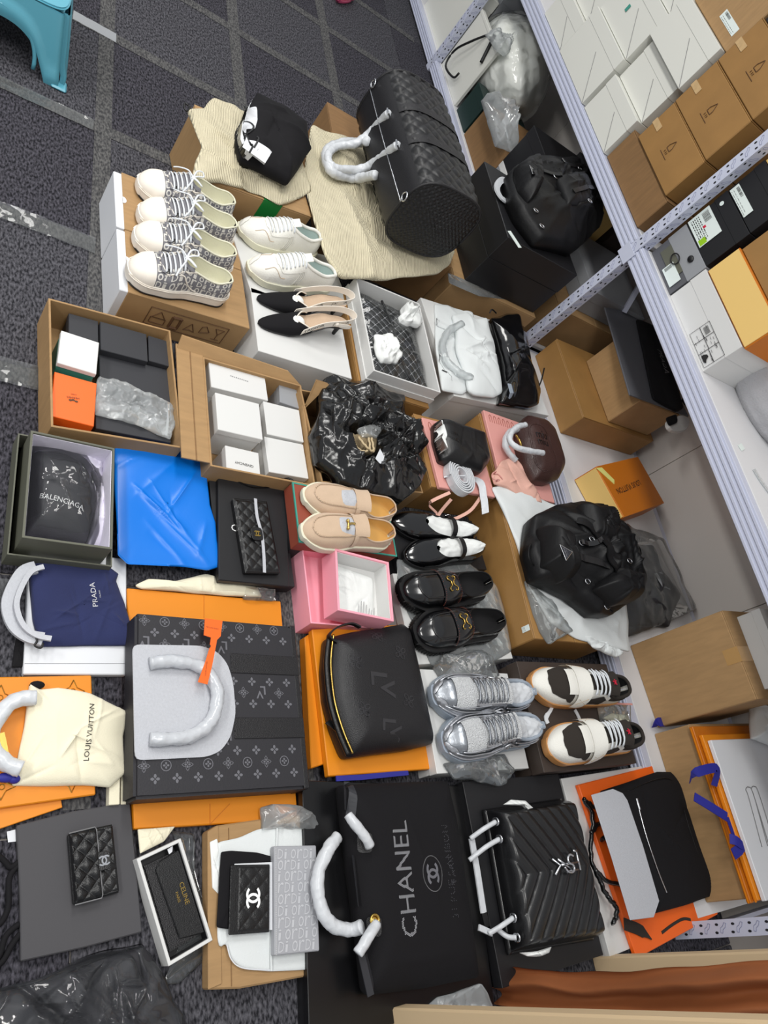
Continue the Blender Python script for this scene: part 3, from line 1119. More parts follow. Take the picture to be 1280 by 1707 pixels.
# carton with orange bags and white bag on it
r = carton('carton', 'brown carton under orange paper bags at the right edge', 2.25, 2.66, -0.205, 0.295, Z1, 0.205, 'kraft', tape=False)
for k, (dz, lb) in enumerate(((0.206, 'lower flat orange paper bag on the carton at the right edge'), (0.222, 'upper flat orange paper bag under the white carrier bag'))):
    r = thing('paper_bag', lb, 'bag', (2.45, 0.04, dz), 0, 'orange paper bags on the carton')
    part(r, 'sheet', G().box((2.237 + k * 0.012, -0.215 + k * 0.004, dz), (2.62, 0.285 - k * 0.03, dz + 0.014)), ('lv_orange_deep', 'lv_orange')[k], bev=0.002)
    part(r, 'fold', G().box((2.235 + k * 0.012, -0.215, dz + 0.005), (2.24 + k * 0.012, 0.28 - k * 0.03, dz + 0.008)), 'lv_orange')
r = thing('carrier_bag', 'flat white carrier bag with thin string handles at the right edge', 'bag', (2.45, 0.02, 0.238))
part(r, 'sheet', G().box((2.262, -0.215, 0.238), (2.68, 0.235, 0.252)), 'white_paper', bev=0.002)
hp = [P(1270, 1412, 0.2535), P(1248, 1330, 0.2535), P(1243, 1316, 0.2535), P(1248, 1312, 0.2535), P(1256, 1325, 0.2535), P(1285, 1420, 0.2535)]
part(r, 'string_handle', G().tube(spline(hp, 24), 0.0012, 5), 'grey_ink', smooth=3.2)
hp = [p + Vector((0.035, 0.0, 0.0)) for p in hp]
part(r, 'string_handle', G().tube(spline(hp, 24), 0.0012, 5), 'grey_ink', smooth=3.2)
solo('dust_bag', 'white cloth bag corner beside the tall carton at the right edge', 'bag', pt, 'white_cloth', smooth=3.2)
rb = G()
rb.ribbon(spline([P(1150, 1300, 0.215), P(1160, 1288, 0.245), P(1190, 1280, 0.262), P(1196, 1286, 0.262), P(1190, 1310, 0.24)], 16), 0.028, 0.002)
rb.ribbon(spline([P(1157, 1328, 0.212), P(1185, 1345, 0.232), P(1212, 1362, 0.246)], 12), 0.03, 0.002)
rb.ribbon(spline([P(1216, 1398, 0.246), P(1228, 1402, 0.258), P(1236, 1412, 0.258), P(1222, 1424, 0.25)], 10), 0.03, 0.002)
rb.ribbon(spline([P(1212, 1362, 0.246), P(1220, 1385, 0.248), P(1228, 1410, 0.250)], 8), 0.014, 0.002)
solo('ribbon', 'navy blue ribbon wound around the orange bags at the right edge', 'ribbon', rb, 'navy_ribbon', smooth=1)
rb = G().ribbon(spline([P(1090, 1212, Z1 + 0.01), P(1098, 1204, Z1 + 0.03), P(1106, 1204, Z1 + 0.02)], 8), 0.03, 0.002)
solo('ribbon', 'short blue ribbon end below the tall brown carton', 'ribbon', rb, 'navy_ribbon', smooth=1)

# ------------------------------------------------------------------ bottom shelf, far bay
r = thing('carrier_bag', 'white carrier bag with black cord handle beside the far shelf post', 'bag', (2.3, 3.75, Z1))
part(r, 'body', G().box((2.192, 3.56, Z1), (2.212, 3.92, 0.40)), 'shelf_white', bev=0.003)
part(r, 'rim', G().box((2.19, 3.555, 0.385), (2.214, 3.925, 0.402)), 'shelf_white', bev=0.002)
cp = spline([(2.19, 3.72, 0.385), (2.16, 3.76, 0.30), (2.15, 3.82, 0.20), (2.15, 3.80, 0.12), (2.17, 3.70, 0.13), (2.17, 3.68, 0.17)], 26)
part(r, 'cord_handle', G().tube(cp, 0.006, 6), 'rubber_black', smooth=3.2)
part(r, 'cord_handle', G().tube(spline([(2.185, 3.66, 0.42), (2.185, 3.62, 0.34), (2.185, 3.60, 0.30)], 8), 0.010, 6), 'rubber_black', smooth=3.2)
r = lidbox('shoebox', 'dark green box behind the woven duffle on the bottom shelf', 2.20, 2.50, 3.345, 3.53, Z1, 0.245, 'teal', lh=0.04)
M_dg = mk('deep_green', (18, 44, 40), 0.5)
for ch in r.children:
    ch.data.materials[0] = M['deep_green']
r = carton('carton', 'brown carton on the bottom shelf behind the woven duffle', 2.20, 2.55, 2.94, 3.33, Z1, 0.262, 'kraft_dark', tape=False)
r = lidbox('shoebox', 'white box under the brown carton row behind the black carton', 2.19, 2.45, 2.70, 2.925, Z1, 0.24, 'grey_card', 'white_card', 0.03)
r = lidbox('shoebox', 'black box standing behind the upper black backpack', 2.19, 2.50, 2.69, 2.93, 0.241, 0.445, 'black_card', lh=0.05)
r = lidbox('shoebox', 'second black box with a ring pull behind the upper backpack', 2.51, 2.75, 2.69, 2.95, 0.241, 0.46, 'black_card', lh=0.05)
part(r, 'ring', G().tube([Vector((2.56 + 0.012 * math.cos(a), 2.72 + 0.012 * math.sin(a), 0.463)) for a in [k * math.pi / 8 for k in range(16)]], 0.002, 6, closed=True), 'silver')
r = carton('carton', 'small tan box on end behind the upper black backpack', 2.40, 2.54, 2.46, 2.58, 0.30, 0.50, 'lv_cream', tape=False)
r = lidbox('shoebox', 'dark brown box with a white label behind the upper backpack', 2.56, 2.76, 2.44, 2.68, 0.241, 0.47, 'umber_card', lh=0.04)
sticker(r, frame(Vector((2.60, 2.50, 0.4705)), Vector((1, 0.2, 0)), (0, 0, 1)), 0.07, 0.05, rows=3, seed=8)
r = carton('carton', 'brown carton under the tan and dark boxes in the far bay', 2.22, 2.76, 2.43, 2.68, Z1, 0.24, 'kraft_dark', tape=False)
for ch in ():
    pass
r = lidbox('shoebox', 'large grey box behind the middle shelf post', 2.30, 2.66, 2.02, 2.40, 0.272, 0.385, 'grey_card', lh=0.05)
r = carton('carton', 'brown carton below the large grey box behind the middle post', 2.20, 2.68, 1.975, 2.42, Z1, 0.271, 'kraft', tape=False)
# big cloudy plastic bag
r = thing('plastic_sack', 'big cloudy plastic sack stuffed with white cloth on the bottom shelf', 'bag', (2.38, 3.30, 0.263))
oc = PX(846, 116, 2.40) - Vector((0, 0, 0.235))


def sack(u, v):
    a, b = 2 * math.pi * u, math.pi * (v * 0.996 + 0.002)
    d = Vector((math.sin(b) * math.cos(a), math.sin(b) * math.sin(a), math.cos(b)))
    rr_ = 1 + 0.05 * noise.noise(d * 2.2) + 0.016 * crumple(d * 3.2) + 0.012 * abs(math.sin(d.x * 9 + d.z * 5))
    q = Vector((d.x * 0.185, d.y * 0.31, d.z * 0.225)) * rr_
    return oc + q + Vector((0, 0, 0.235))


part(r, 'white_stuffing', G().grid(sack, 140, 90, cu=True), 'white_stuff', smooth=3.2)


def sack2(u, v):
    p = sack(u, v) - (oc + Vector((0, 0, 0.235)))
    n = noise.noise(p * 22) * 0.006 + crumple(p * 16) * 0.012
    p = p * 1.045 + p.normalized() * n
    return p + oc + Vector((0, 0, 0.235))


part(r, 'film', G().grid(sack2, 160, 100, cu=True), 'clear_thin', smooth=3.2)
part(r, 'neck', pillow([(2.17, 3.52), (2.24, 3.55), (2.30, 3.64), (2.20, 3.70), (2.12, 3.62)], 0.405, 0.05, 0.02, 24, 6), 'milky_film', smooth=3.2)
solo('plastic_sheet', 'crumpled white plastic hanging in front of the cloudy sack', 'plastic', pillow([(2.12, 2.95), (2.24, 2.98), (2.26, 3.25), (2.20, 3.36), (2.13, 3.30)], 0.263, 0.10, 0.02, 16, 12), 'milky_film', smooth=3.2)
for ch in ():
    pass
r = lidbox('shoebox', 'grey box behind the cloudy sack at the top edge', 2.30, 2.76, 4.00, 4.5, Z1, 0.52, 'grey_card', lh=0.06)
r = lidbox('shoebox', 'pale box at the top edge beyond the white carrier bag', 2.20, 2.29, 3.99, 4.5, Z1, 0.45, 'shelf_white', lh=0.06)

# ================================================================== boxes on the floor
def open_box(name, label, q, z1, z0, mat, t=0.004, inner=None, fl=0.004, group=None, cat='box', rim=None):
    r, wd, dp, h = boxroot(name, label, cat, q, z1, z0, group)
    part(r, 'shell', G().tray(wd, dp, h, t, 0, fl), mat, W=False, bev=0.0008)
    if inner:
        e = t + 0.0005
        part(r, 'lining', G().tray(wd - 2 * e + 0.001, dp - 2 * e + 0.001, h - fl - 0.006, 0.0012, fl + 0.0005, 0.0012), inner, W=False)
    return r, wd, dp, h


def inbox(name, label, q, z1, z0, mat, lid=None, lh=0.02, group=None):
    return px_lidbox(name, label, q, z1, z0, mat, lid, lh, group)


# two kraft drawer boxes with white drawers, under the canvas sneakers
c, wd, dp, an = fit([(219, 296), (405, 365), (400, 546), (196, 478)], 0.13)
ux = Vector((math.cos(an), math.sin(an), 0))
uy = Vector((-ux.y, ux.x, 0))
for k, lb in ((0, 'nearer kraft drawer shoebox with printed symbols under the canvas sneakers'), (1, 'farther kraft drawer shoebox under the canvas sneakers')):
    hd = dp / 2 - 0.001
    cc = c + uy * ((k - 0.5) * dp / 2 * 1.004)
    r = thing('shoebox', lb, 'box', (cc.x, cc.y, 0), an, 'kraft drawer shoeboxes')
    part(r, 'sleeve', G().box((-wd / 2, -hd / 2, 0), (wd / 2, hd / 2, 0.13)), 'kraft', W=False, bev=0.0015)
    dr = G()
    dr.box((-wd / 2 - 0.021, -hd / 2 + 0.003, 0.002), (-wd / 2 + 0.004, hd / 2 - 0.003, 0.127))
    part(r, 'drawer', dr, 'white_paper', W=False, bev=0.002)
    part(r, 'thumb_notch', G().prism([(-wd / 2 - 0.001 + 0.010 * math.cos(a), 0.012 * math.sin(a)) for a in [-math.pi / 2 + i * math.pi / 8 for i in range(9)]], 0.1302, 0.1308), 'white_paper', W=False)
    if k == 0:
        fm = Matrix(((1, 0, 0, -wd / 2 + 0.02), (0, 0, -1, -hd / 2 - 0.0007), (0, 1, 0, 0), (0, 0, 0, 1)))
        pr = G()

        def poly(pts, cl=True, rr=0.0012):
            for a, b in zip(pts, pts[1:] + (pts[:1] if cl else [])):
                pr.tube([(a[0], a[1], 0), (b[0], b[1], 0)], rr, 4)
        poly([(0.05, 0.04), (0.27, 0.04), (0.27, 0.105), (0.05, 0.105)])
        poly([(0.06, 0.05), (0.10, 0.05), (0.10, 0.07), (0.06, 0.07)])
        poly([(0.062, 0.07), (0.08, 0.095), (0.098, 0.07)])
        poly([(0.115, 0.05), (0.138, 0.05), (0.138, 0.09), (0.115, 0.09)], True, 0.004)
        poly([(0.155, 0.055), (0.170, 0.085), (0.185, 0.055), (0.170, 0.06)])
        poly([(0.198, 0.06), (0.225, 0.07), (0.21, 0.09), (0.20, 0.085)])
        poly([(0.236, 0.092), (0.262, 0.092), (0.249, 0.07)])
        poly([(0.249, 0.07), (0.249, 0.05)], False)
        poly([(0.238, 0.05), (0.260, 0.05)], False)
        part(r, 'symbol_print', G().merge(pr, fm), 'brown_ink', W=False)

# carton with green tape behind the sneakers
e0, e1 = P(352, 300, 0.20), P(520, 362, 0.20)
an = math.atan2((e1 - e0).y, (e1 - e0).x)
L = (e1 - e0).length
c = (e0 + e1) / 2 + Vector((-math.sin(an), math.cos(an), 0)) * 0.16
r = carton('carton', 'brown carton with a green tape band behind the canvas sneakers', c.x - L / 2, c.x + L / 2, c.y - 0.16, c.y + 0.16, 0, 0.20, 'kraft', an=an, tape=False, seam='x')
part(r, 'green_tape', G().box((0.0, -0.1608, 0.02), (0.065, 0.1605, 0.2008)), 'green_tape', W=False, label='green packing tape')
# carton under the woven duffle
r = carton('carton', 'brown carton under the cream cloth and woven duffle', 1.18, 1.66, 2.0, 2.62, 0, 0.205, 'kraft_dark', tape=False)
r = carton('carton', 'brown carton wrapped in film below the large black box', 1.67, 2.12, 1.95, 2.40, 0, 0.198, 'kraft', tape=False)
r = thing('shoebox', 'large matte black box carrying the upper black backpack', 'box', (1.915, 2.17, 0.2))
part(r, 'base', G().box((1.722, 1.972, 0.2), (2.108, 2.378, 0.33)), 'black_card', bev=0.002)
part(r, 'lid', G().box((1.72, 1.97, 0.331), (2.11, 2.38, 0.436)), 'black_card', bev=0.002)
sticker(r, frame(P(846, 385, 0.4365), P(860, 392, 0.4365) - P(843, 366, 0.4365), (0, 0, 1)), 0.075, 0.022, rows=1, seed=11, bars=False)

# shoeboxes under the white runners and the slingbacks
r, c, wd, dp, an = px_lidbox('shoebox', 'white shoebox under the white leather runners', [(402, 392), (560, 428), (577, 520), (402, 482)], 0.135, 0, 'white_card', lh=0.03)
r, c, wd, dp, an = px_lidbox('shoebox', 'white shoebox under the black slingback heels', [(424, 489), (574, 528), (581, 638), (424, 574)], 0.135, 0, 'white_card', lh=0.135 - 0.002)
# tray with the quilted bag
c, wd, dp, an = fit([(594, 463), (702, 506), (732, 655), (622, 616)], 0.20)
r = carton('carton', 'brown carton under the white tray of quilted goods', c.x - wd / 2 - 0.01, c.x + wd / 2 + 0.0, c.y - dp / 2 - 0.02, c.y + dp / 2 - 0.005, 0, 0.136, 'kraft_gold', an=an)
r, wd, dp, h = open_box('gift_box', 'open white tray box holding a black quilted bag', [(594, 463), (702, 506), (732, 655), (622, 616)], 0.20, 0.137, 'white_card', 0.005)
part(r, 'lip', G().tray(wd + 0.006, dp + 0.006, 0.022, 0.003, 0.002, 0.0), 'white_card', W=False)
quilt_root = r
r, c, wd, dp, an = px_lidbox('shoebox', 'white box under the white dust bag and black patent bag', [(720, 503), (868, 548), (904, 692), (737, 654)], 0.165, 0.0, 'white_card', lh=0.03)
wtop = 0.166

# open carton with black boxes
r, wd, dp, h = open_box('carton', 'open brown carton filled with black, white and orange boxes', [(97, 501), (297, 554), (291, 745), (67, 708)], 0.10, 0, 'kraft', 0.005, cat='carton')
gg = 'black boxes in the open carton'
inbox('box', 'black box in the far left corner of the open carton', [(117, 522), (165, 536), (163, 570), (112, 557)], 0.08, 0.006, 'charcoal', group=gg)
inbox('box', 'black box beside the far wall of the open carton', [(168, 535), (246, 558), (245, 602), (167, 583)], 0.086, 0.006, 'charcoal', group=gg)
inbox('box', 'small black box in the far right corner of the open carton', [(248, 559), (293, 573), (291, 613), (247, 601)], 0.08, 0.006, 'charcoal', group=gg)
inbox('box', 'wide black box under the bubble pouch in the open carton', [(168, 590), (291, 617), (288, 700), (164, 668)], 0.066, 0.006, 'charcoal', group=gg)
inbox('box', 'black box along the near wall of the open carton', [(160, 690), (285, 716), (284, 738), (159, 714)], 0.066, 0.006, 'charcoal', group=gg)
inbox('box', 'white box with a green base in the open carton', [(103, 551), (166, 571), (160, 624), (95, 604)], 0.108, 0.006, 'teal', 'white_card', 0.014)
r, c, wd, dp, an = inbox('box', 'orange square gift box in the open carton', [(90, 619), (161, 639), (157, 711), (84, 693)], 0.092, 0.006, 'h_orange_side', 'h_orange', 0.03)
text_px(r, 'HERMES', (132, 663), (111, 660), 0.0925, 'brown_ink', 1.0)
text_px(r, 'PARIS', (127, 657), (118, 656), 0.0925, 'brown_ink', 1.0)
eb = G()
A = P(122, 668, 0.0927)
for k, (dx, dy) in enumerate(((-0.006, 0), (0, 0.002), (0.007, 0.0))):
    eb.flat([(A.x + dx + 0.004 * math.cos(t), A.y + dy + 0.003 * math.sin(t)) for t in [i * 0.785 for i in range(8)]], 0.0927)
part(r, 'emblem', eb, 'brown_ink')
# open carton with white boxes
qB = [(339, 591), (507, 647), (521, 806), (350, 781)]
r, wd, dp, h = open_box('carton', 'open brown carton filled with white boxes', qB, 0.11, 0, 'kraft', 0.005, cat='carton')
fl = G().box((-wd / 2 - 0.072, -dp / 2 + 0.01, h - 0.006), (-wd / 2 + 0.001, dp / 2 + 0.02, h - 0.002))
part(r, 'flap', fl, 'kraft', W=False, label='folded-out side flap')
part(r, 'flap_crease', G().box((-wd / 2 - 0.036, -dp / 2 + 0.01, h - 0.002), (-wd / 2 - 0.033, dp / 2 + 0.02, h - 0.001)), 'kraft_dark', W=False)
fl = G().add([(-wd / 2 - 0.07, dp / 2 + 0.001, h - 0.006), (wd / 2, dp / 2 + 0.001, h - 0.004), (wd / 2 - 0.05, dp / 2 + 0.022, h + 0.016), (-wd / 2 - 0.065, dp / 2 + 0.03, h + 0.022),
              (-wd / 2 - 0.07, dp / 2 + 0.005, h - 0.007), (wd / 2, dp / 2 + 0.005, h - 0.005), (wd / 2 - 0.05, dp / 2 + 0.026, h + 0.015), (-wd / 2 - 0.065, dp / 2 + 0.034, h + 0.021)],
             [(0, 1, 2, 3), (7, 6, 5, 4), (0, 4, 5, 1), (1, 5, 6, 2), (2, 6, 7, 3), (3, 7, 4, 0)])
part(r, 'flap', fl, 'kraft', W=False)
gg = 'white boxes in the open carton'
r, *_ = inbox('box', 'long white box with small print against the far carton wall', [(347, 599), (441, 624), (447, 668), (353, 645)], 0.1, 0.006, 'white_card', group=gg, lh=0.045)
pr = G()
rr = random.Random(9)
A, B = P(384, 627, 0.1006), P(415, 637, 0.1006)
for k in range(10):
    p = A.lerp(B, k / 10)
    pr.flat([(p.x, p.y), (p.x + 0.0028, p.y), (p.x + 0.0028, p.y + 0.004 * rr.uniform(0.5, 1)), (p.x, p.y + 0.003)], 0.1007)
part(r, 'print', pr, 'grey_ink')
inbox('box', 'tall white square box in the middle of the open carton', [(361, 652), (434, 676), (436, 730), (361, 718)], 0.118, 0.006, 'white_card', group=gg)
inbox('box', 'white box beside the grey box in the open carton', [(442, 668), (499, 685), (506, 736), (442, 724)], 0.096, 0.006, 'white_card', group=gg)
inbox('box', 'white box in the near right corner of the open carton', [(443, 728), (507, 741), (513, 798), (446, 786)], 0.092, 0.006, 'white_card', group=gg)
r, *_ = inbox('box', 'small white box with upside-down lettering in the open carton', [(375, 742), (431, 755), (434, 792), (378, 780)], 0.092, 0.006, 'white_card', group=gg)
text_px(r, 'GIVENCHY', (422, 776), (391, 768), 0.0925, 'ink', 1.0)
inbox('box', 'small grey box in the far right corner of the white-box carton', [(465, 640), (498, 651), (500, 682), (467, 670)], 0.09, 0.006, 'grey_card')
# carton with the black bin bag
qC = [(512, 648), (676, 686), (694, 818), (524, 806)]
r, wd, dp, h = open_box('carton', 'open brown carton holding a black bin bag', qC, 0.115, 0, 'kraft', 0.005, cat='carton')
fl = G().add([(-wd / 2, dp / 2 - 0.06, h - 0.002), (-wd / 2 + 0.055, dp / 2, h), (-wd / 2 + 0.065, dp / 2 + 0.0, h + 0.05), (-wd / 2 + 0.02, dp / 2 + 0.0, h + 0.055)], [(0, 1, 2, 3)])
f2 = G().merge(fl, Matrix.Translation((0.003, -0.004, 0)))
part(r, 'flap', fl.merge(f2), 'kraft', W=False)

# shoebox and pink boxes in the middle
r, c, wd, dp, an = px_lidbox('shoebox', 'rust red shoebox with teal edging under the tan loafers', [(489, 803), (648, 838), (658, 926), (497, 905)], 0.115, 0, 'dark_card', 'maroon_card', 0.045)
e = 0.002
part(r, 'edging', G().tray(wd + 0.001, dp + 0.001, 0.004, 0.004, 0.1122, 0.0), 'teal', W=False, label='teal edging')
r, wd, dp, h = open_box('gift_box', 'lower pink lid box beside the orange bags', [(503, 914), (600, 930), (622, 1046), (519, 1040)], 0.075, 0, 'pink_card', 0.004, fl=0.045)
r, wd, dp, h = open_box('gift_box', 'upper open pink box with white tissue inside', [(557, 913), (646, 937), (659, 1036), (565, 1018)], 0.14, 0.0755, 'pink_card', 0.006, inner='white_card')
fm = Matrix.Rotation(0, 4, 'Z')
pg = pillow([(-wd / 2 + 0.012, -dp / 2 + 0.012), (wd / 2 - 0.022, -dp / 2 + 0.02), (wd / 2 - 0.02, dp / 2 - 0.03), (-wd / 2 + 0.012, dp / 2 - 0.012)], 0.006, 0.016, 0.004, 20, 3, smooth=1)
part(r, 'tissue', pg, 'tissue', W=False, smooth=3.2)
pr = G()
for k in range(7):
    pr.tube([(0.005 + k * 0.008, -dp / 2 + 0.022, 0.024), (0.008 + k * 0.008, -dp / 2 + 0.05 + 0.01 * math.sin(k), 0.024)], 0.0007, 4)
part(r, 'tissue_print', pr, 'grey_ink', W=False)

# Balenciaga cap box
r, wd, dp, h = open_box('gift_box', 'olive grey tray box with a black cap in clear plastic', [(54, 718), (194, 747), (185, 916), (34, 895)], 0.098, 0.0, 'olive_card', 0.005, inner='lilac_tissue')
part(r, 'lid', G().tray(wd + 0.03, dp + 0.035, 0.05, 0.003, 0.0005, 0.0), 'olive_card', W=False, label='upturned lid around the tray base')
bal_root, bal = r, (wd, dp)
# box under the blue mailer and black wallet bag
px_lidbox('shoebox', 'dark box hidden below the blue plastic mailer', [(206, 760), (340, 768), (352, 925), (208, 918)], 0.046, 0, 'dark_card', lh=0.03)
r, c, wd, dp, an = px_lidbox('shoebox', 'black shoebox below the black carrier bag with the quilted wallet', [(355, 790), (478, 810), (481, 978), (357, 968)], 0.045, 0, 'dark_card', lh=0.03)

# boxes below the shoes in the middle right
px_lidbox('shoebox', 'black shoebox under the black mary jane shoes', [(652, 858), (792, 868), (806, 950), (662, 946)], 0.07, 0, 'dark_card', 'black_card', 0.03)
px_lidbox('shoebox', 'white shoebox under the black chunky loafers', [(655, 956), (815, 962), (855, 1098), (690, 1108)], 0.07, 0, 'white_card', lh=0.03)
px_lidbox('shoebox', 'white shoebox under the silver sneakers', [(702, 1118), (838, 1120), (890, 1283), (725, 1287)], 0.075, 0, 'white_card', lh=0.03)
px_lidbox('shoebox', 'dark brown shoebox under the white and black strap sneakers', [(863, 1106), (1012, 1104), (1060, 1276), (905, 1284)], 0.11, 0, 'umber_card', lh=0.045)
# big carton under the lower backpack
r = carton('carton', 'long brown carton under the lower black backpack', 1.665, 2.03, 0.56, 1.05, 0, 0.155, 'kraft_gold', tape=False)
sticker(r, frame(PX(869, 1046, 1.664), Vector((0, -1, 0)), NX), 0.018, 0.03, rows=3, seed=12, bars=False)
# cartons and pink bags
r, c, wd, dp, an = px_carton('carton', 'brown carton under the pink bag with the black bucket bag', [(694, 692), (800, 716), (823, 832), (714, 808)], 0.14, 0, 'kraft_gold', tape=False)
r, c, wd, dp, an = px_carton('carton', 'brown carton under the pink bag with the brown handbag', [(803, 692), (880, 712), (930, 842), (828, 812)], 0.14, 0, 'kraft_gold', tape=False)
for k, (q, lb) in enumerate((([(710, 697), (800, 720), (820, 828), (726, 811)], 'flat pink carrier bag below the black bucket bag'), ([(810, 686), (884, 709), (931, 842), (834, 812)], 'flat pink carrier bag with outlined letters below the brown handbag'))):
    r, wd, dp, h = boxroot('carrier_bag', lb, 'bag', q, 0.155, 0.141, 'flat pink carrier bags')
    part(r, 'sheet', G().box((-wd / 2, -dp / 2, 0), (wd / 2, dp / 2, h)), 'pink_soft', W=False, bev=0.002)
    pr = G()
    n = 6 if k else 2
    for i in range(n):
        x = -wd / 2 + 0.02 + i * 0.022
        pts = [Vector((x, dp / 2 - 0.045, h + 0.0006)), Vector((x, dp / 2 - 0.02, h + 0.0006)), Vector((x + 0.005, dp / 2 - 0.014, h + 0.0006)), Vector((x + 0.011, dp / 2 - 0.02, h + 0.0006)), Vector((x + 0.011, dp / 2 - 0.045, h + 0.0006))]
        pr.tube(pts, 0.0011, 4)
    part(r, 'lettering', pr, 'maroon_card', W=False)

# bottom row boxes
r, c, wd, dp, an = px_lidbox('gift_box', 'wide flat black box below the black canvas tote', [(500, 1316), (766, 1297), (836, 1690), (520, 1712)], 0.045, 0, 'black_card', 'black_gloss', 0.02)
r, c, wd, dp, an = px_lidbox('gift_box', 'flat black box below the chevron leather bag', [(771, 1300), (936, 1292), (1000, 1590), (838, 1652)], 0.065, 0, 'black_card', 'black_card', 0.03)
r, c, wd, dp, an = px_lidbox('gift_box', 'white box below the orange carrier bag', [(942, 1300), (1085, 1272), (1160, 1540), (1010, 1594)], 0.055, 0, 'white_card', lh=0.025)

# ================================================================== shoes
class Last:
    """the surface of a shoe upper: t runs from toe (0) to heel (1), f from the sole edge (0) to the top line or crown (1)"""

    def __init__(s, L, W, side, zs, h, t0, t1, wo, tr=0.17, th=0.12, e1=0.72, e2=0.85, shape=None, toeh=0.5):
        s.L, s.W, s.side, s.zs_, s.h_, s.t0, s.t1, s.wo_ = L, W, side, zs, h, t0, t1, wo
        s.tr, s.th, s.e1, s.e2, s.toeh = tr, th, e1, e2, toeh
        s.shape = shape or ((0, 0.86), (0.25, 0.99), (0.36, 1.0), (0.58, 0.84), (0.78, 0.78), (1, 0.72))

    def rnd(s, t, p=0.5):
        t = min(max(t, 0.0), 1.0)
        r = 1.0
        if t < s.tr:
            r *= max(0.0, 1 - (1 - t / s.tr) ** 2) ** p
        if t > 1 - s.th:
            r *= max(0.0, 1 - ((t - 1 + s.th) / s.th) ** 2) ** 0.5
        return r

    def w(s, t):
        return s.W / 2 * tab(t, *s.shape) * max(s.rnd(t), 0.02)

    def c(s, t):
        return s.side * s.W * tab(t, (0, 0.07), (0.3, 0.02), (0.6, -0.03), (1, 0.0))

    def zs(s, t):
        return tab(t, *s.zs_)

    def h(s, t):
        return tab(t, *s.h_) * max(0.05, s.rnd(t, s.toeh) if t < 0.5 else max(s.rnd(t), 0.25) ** 0.35)

    def wo(s, t):
        if t <= s.t0 or t >= s.t1:
            return 0.0
        u = (t - s.t0) / (s.t1 - s.t0)
        return s.wo_ * s.W / 2 * tab(t, *s.shape) * (max(0, 1 - (2 * u - 1) ** 2) ** 0.42)

    def phi_o(s, t):
        q = min(0.97, s.wo(t) / s.w(t))
        return math.acos(q ** (1 / s.e1)) if q > 0 else math.pi / 2

    def pt(s, t, phi, off=0.0):
        cs, sn = math.cos(phi), max(0.0, math.sin(phi))
        y = math.copysign(abs(cs) ** s.e1, cs)
        x = s.L * t
        w_, h_ = s.w(t) + off, s.h(t) + off
        if t < 0.08:
            x -= off * (1 - t / 0.08)
        if t > 0.94:
            x += off * (t - 0.94) / 0.06
        return Vector((x - s.L / 2, s.c(t) + w_ * y, s.zs(t) + h_ * sn ** s.e2))

    def f(s, t, f, lr, off=0.0):
        p = s.phi_o(t) * f
        return s.pt(t, p if lr > 0 else math.pi - p, off)

    def upper(s, ta=0.0, tb=1.0, f0=0.0, f1=1.0, off=0.0, nt=56, nf=12, sides=(1, -1)):
        g = G()
        for lr in sides:
            def fn(u, v):
                # cosine spacing packs sections at the rounded ends
                t = lerp(ta, tb, u)
                if ta == 0.0:
                    t = lerp(ta, tb, u ** 1.4 if u < 1 else 1)
                a = f0(t) if callable(f0) else f0
                b = f1(t) if callable(f1) else f1
                return s.f(t, lerp(a, b, v), lr, off)
            g.grid(fn, nt, nf)
        return g

    def edge(s, f, ta, tb, off, r, lr, n=30, seg=6):
        fv = f if callable(f) else (lambda t: f)
        return G().tube([s.f(lerp(ta, tb, i / n), fv(lerp(ta, tb, i / n)), lr, off) for i in range(n + 1)], r, seg)

    def collar(s, off, r, n=48):
        pts = []
        for lr in (1, -1):
            q = [s.f(lerp(s.t0 + 0.004, s.t1 - 0.004, i / n), 1.0, lr, off) for i in range(n + 1)]
            pts += q if lr > 0 else q[::-1]
        return G().tube(pts, r, 6, closed=True)

    def bowl(s, floor_off=0.004, inset=0.98):
        def fn(u, v):
            t = lerp(s.t0 + 0.003, s.t1 - 0.003, u)
            wo = s.wo(t) * inset
            top = s.f(t, 1.0, 1).z
            bot = s.zs(t) + floor_off
            y = (v * 2 - 1)
            q = abs(y)
            zz = bot + (top - bot) * q ** 7
            return Vector((s.L * t - s.L / 2, s.c(t) + math.copysign(min(1.0, q * 1.0), y) * wo, zz))
        return G().grid(fn, 30, 24)

    def stuff(s, hh=0.65, seed=0):
        def fn(u, v):
            t = lerp(s.t0 + 0.01, s.t1 - 0.01, u)
            wo = s.wo(t) * 0.96
            top = s.f(t, 1.0, 1).z
            y = v * 2 - 1
            n = ridge(Vector((u * 6, v * 4, seed))) - 0.5
            return Vector((s.L * t - s.L / 2, s.c(t) + y * wo, lerp(s.zs(t), top, hh) + 0.012 * (1 - y * y) + 0.008 * n))
        return G().grid(fn, 26, 16)

    def sole(s, flare=0.004, z0=0.0, ztop=0.006, nt=60, teeth=0, lift=0.0, zfn=None):
        """closed sole slab below the upper"""
        g = G()
        lo, hi = [], []
        loop = []
        for i in range(nt + 1):
            u = i / nt
            t = 0.5 - 0.5 * math.cos(math.pi * u)
            loop.append((t, 1))
        for i in range(nt - 1, 0, -1):
            u = i / nt
            loop.append((0.5 - 0.5 * math.cos(math.pi * u), -1))
        for (t, lr) in loop:
            x = s.L * t - s.L / 2
            x += -flare if t < 0.02 else (flare if t > 0.98 else 0)
            y = s.c(t) + lr * (s.w(t) + flare)
            zb = z0 + (zfn(t) if zfn else 0.0)
            if t < 0.2:
                zb += lift * (1 - t / 0.2) ** 2
            lo.append(Vector((lerp(0, x, 0.985), y * 0.985, zb)))
            hi.append(Vector((x, y, s.zs(t) + ztop)))
        n = len(lo)
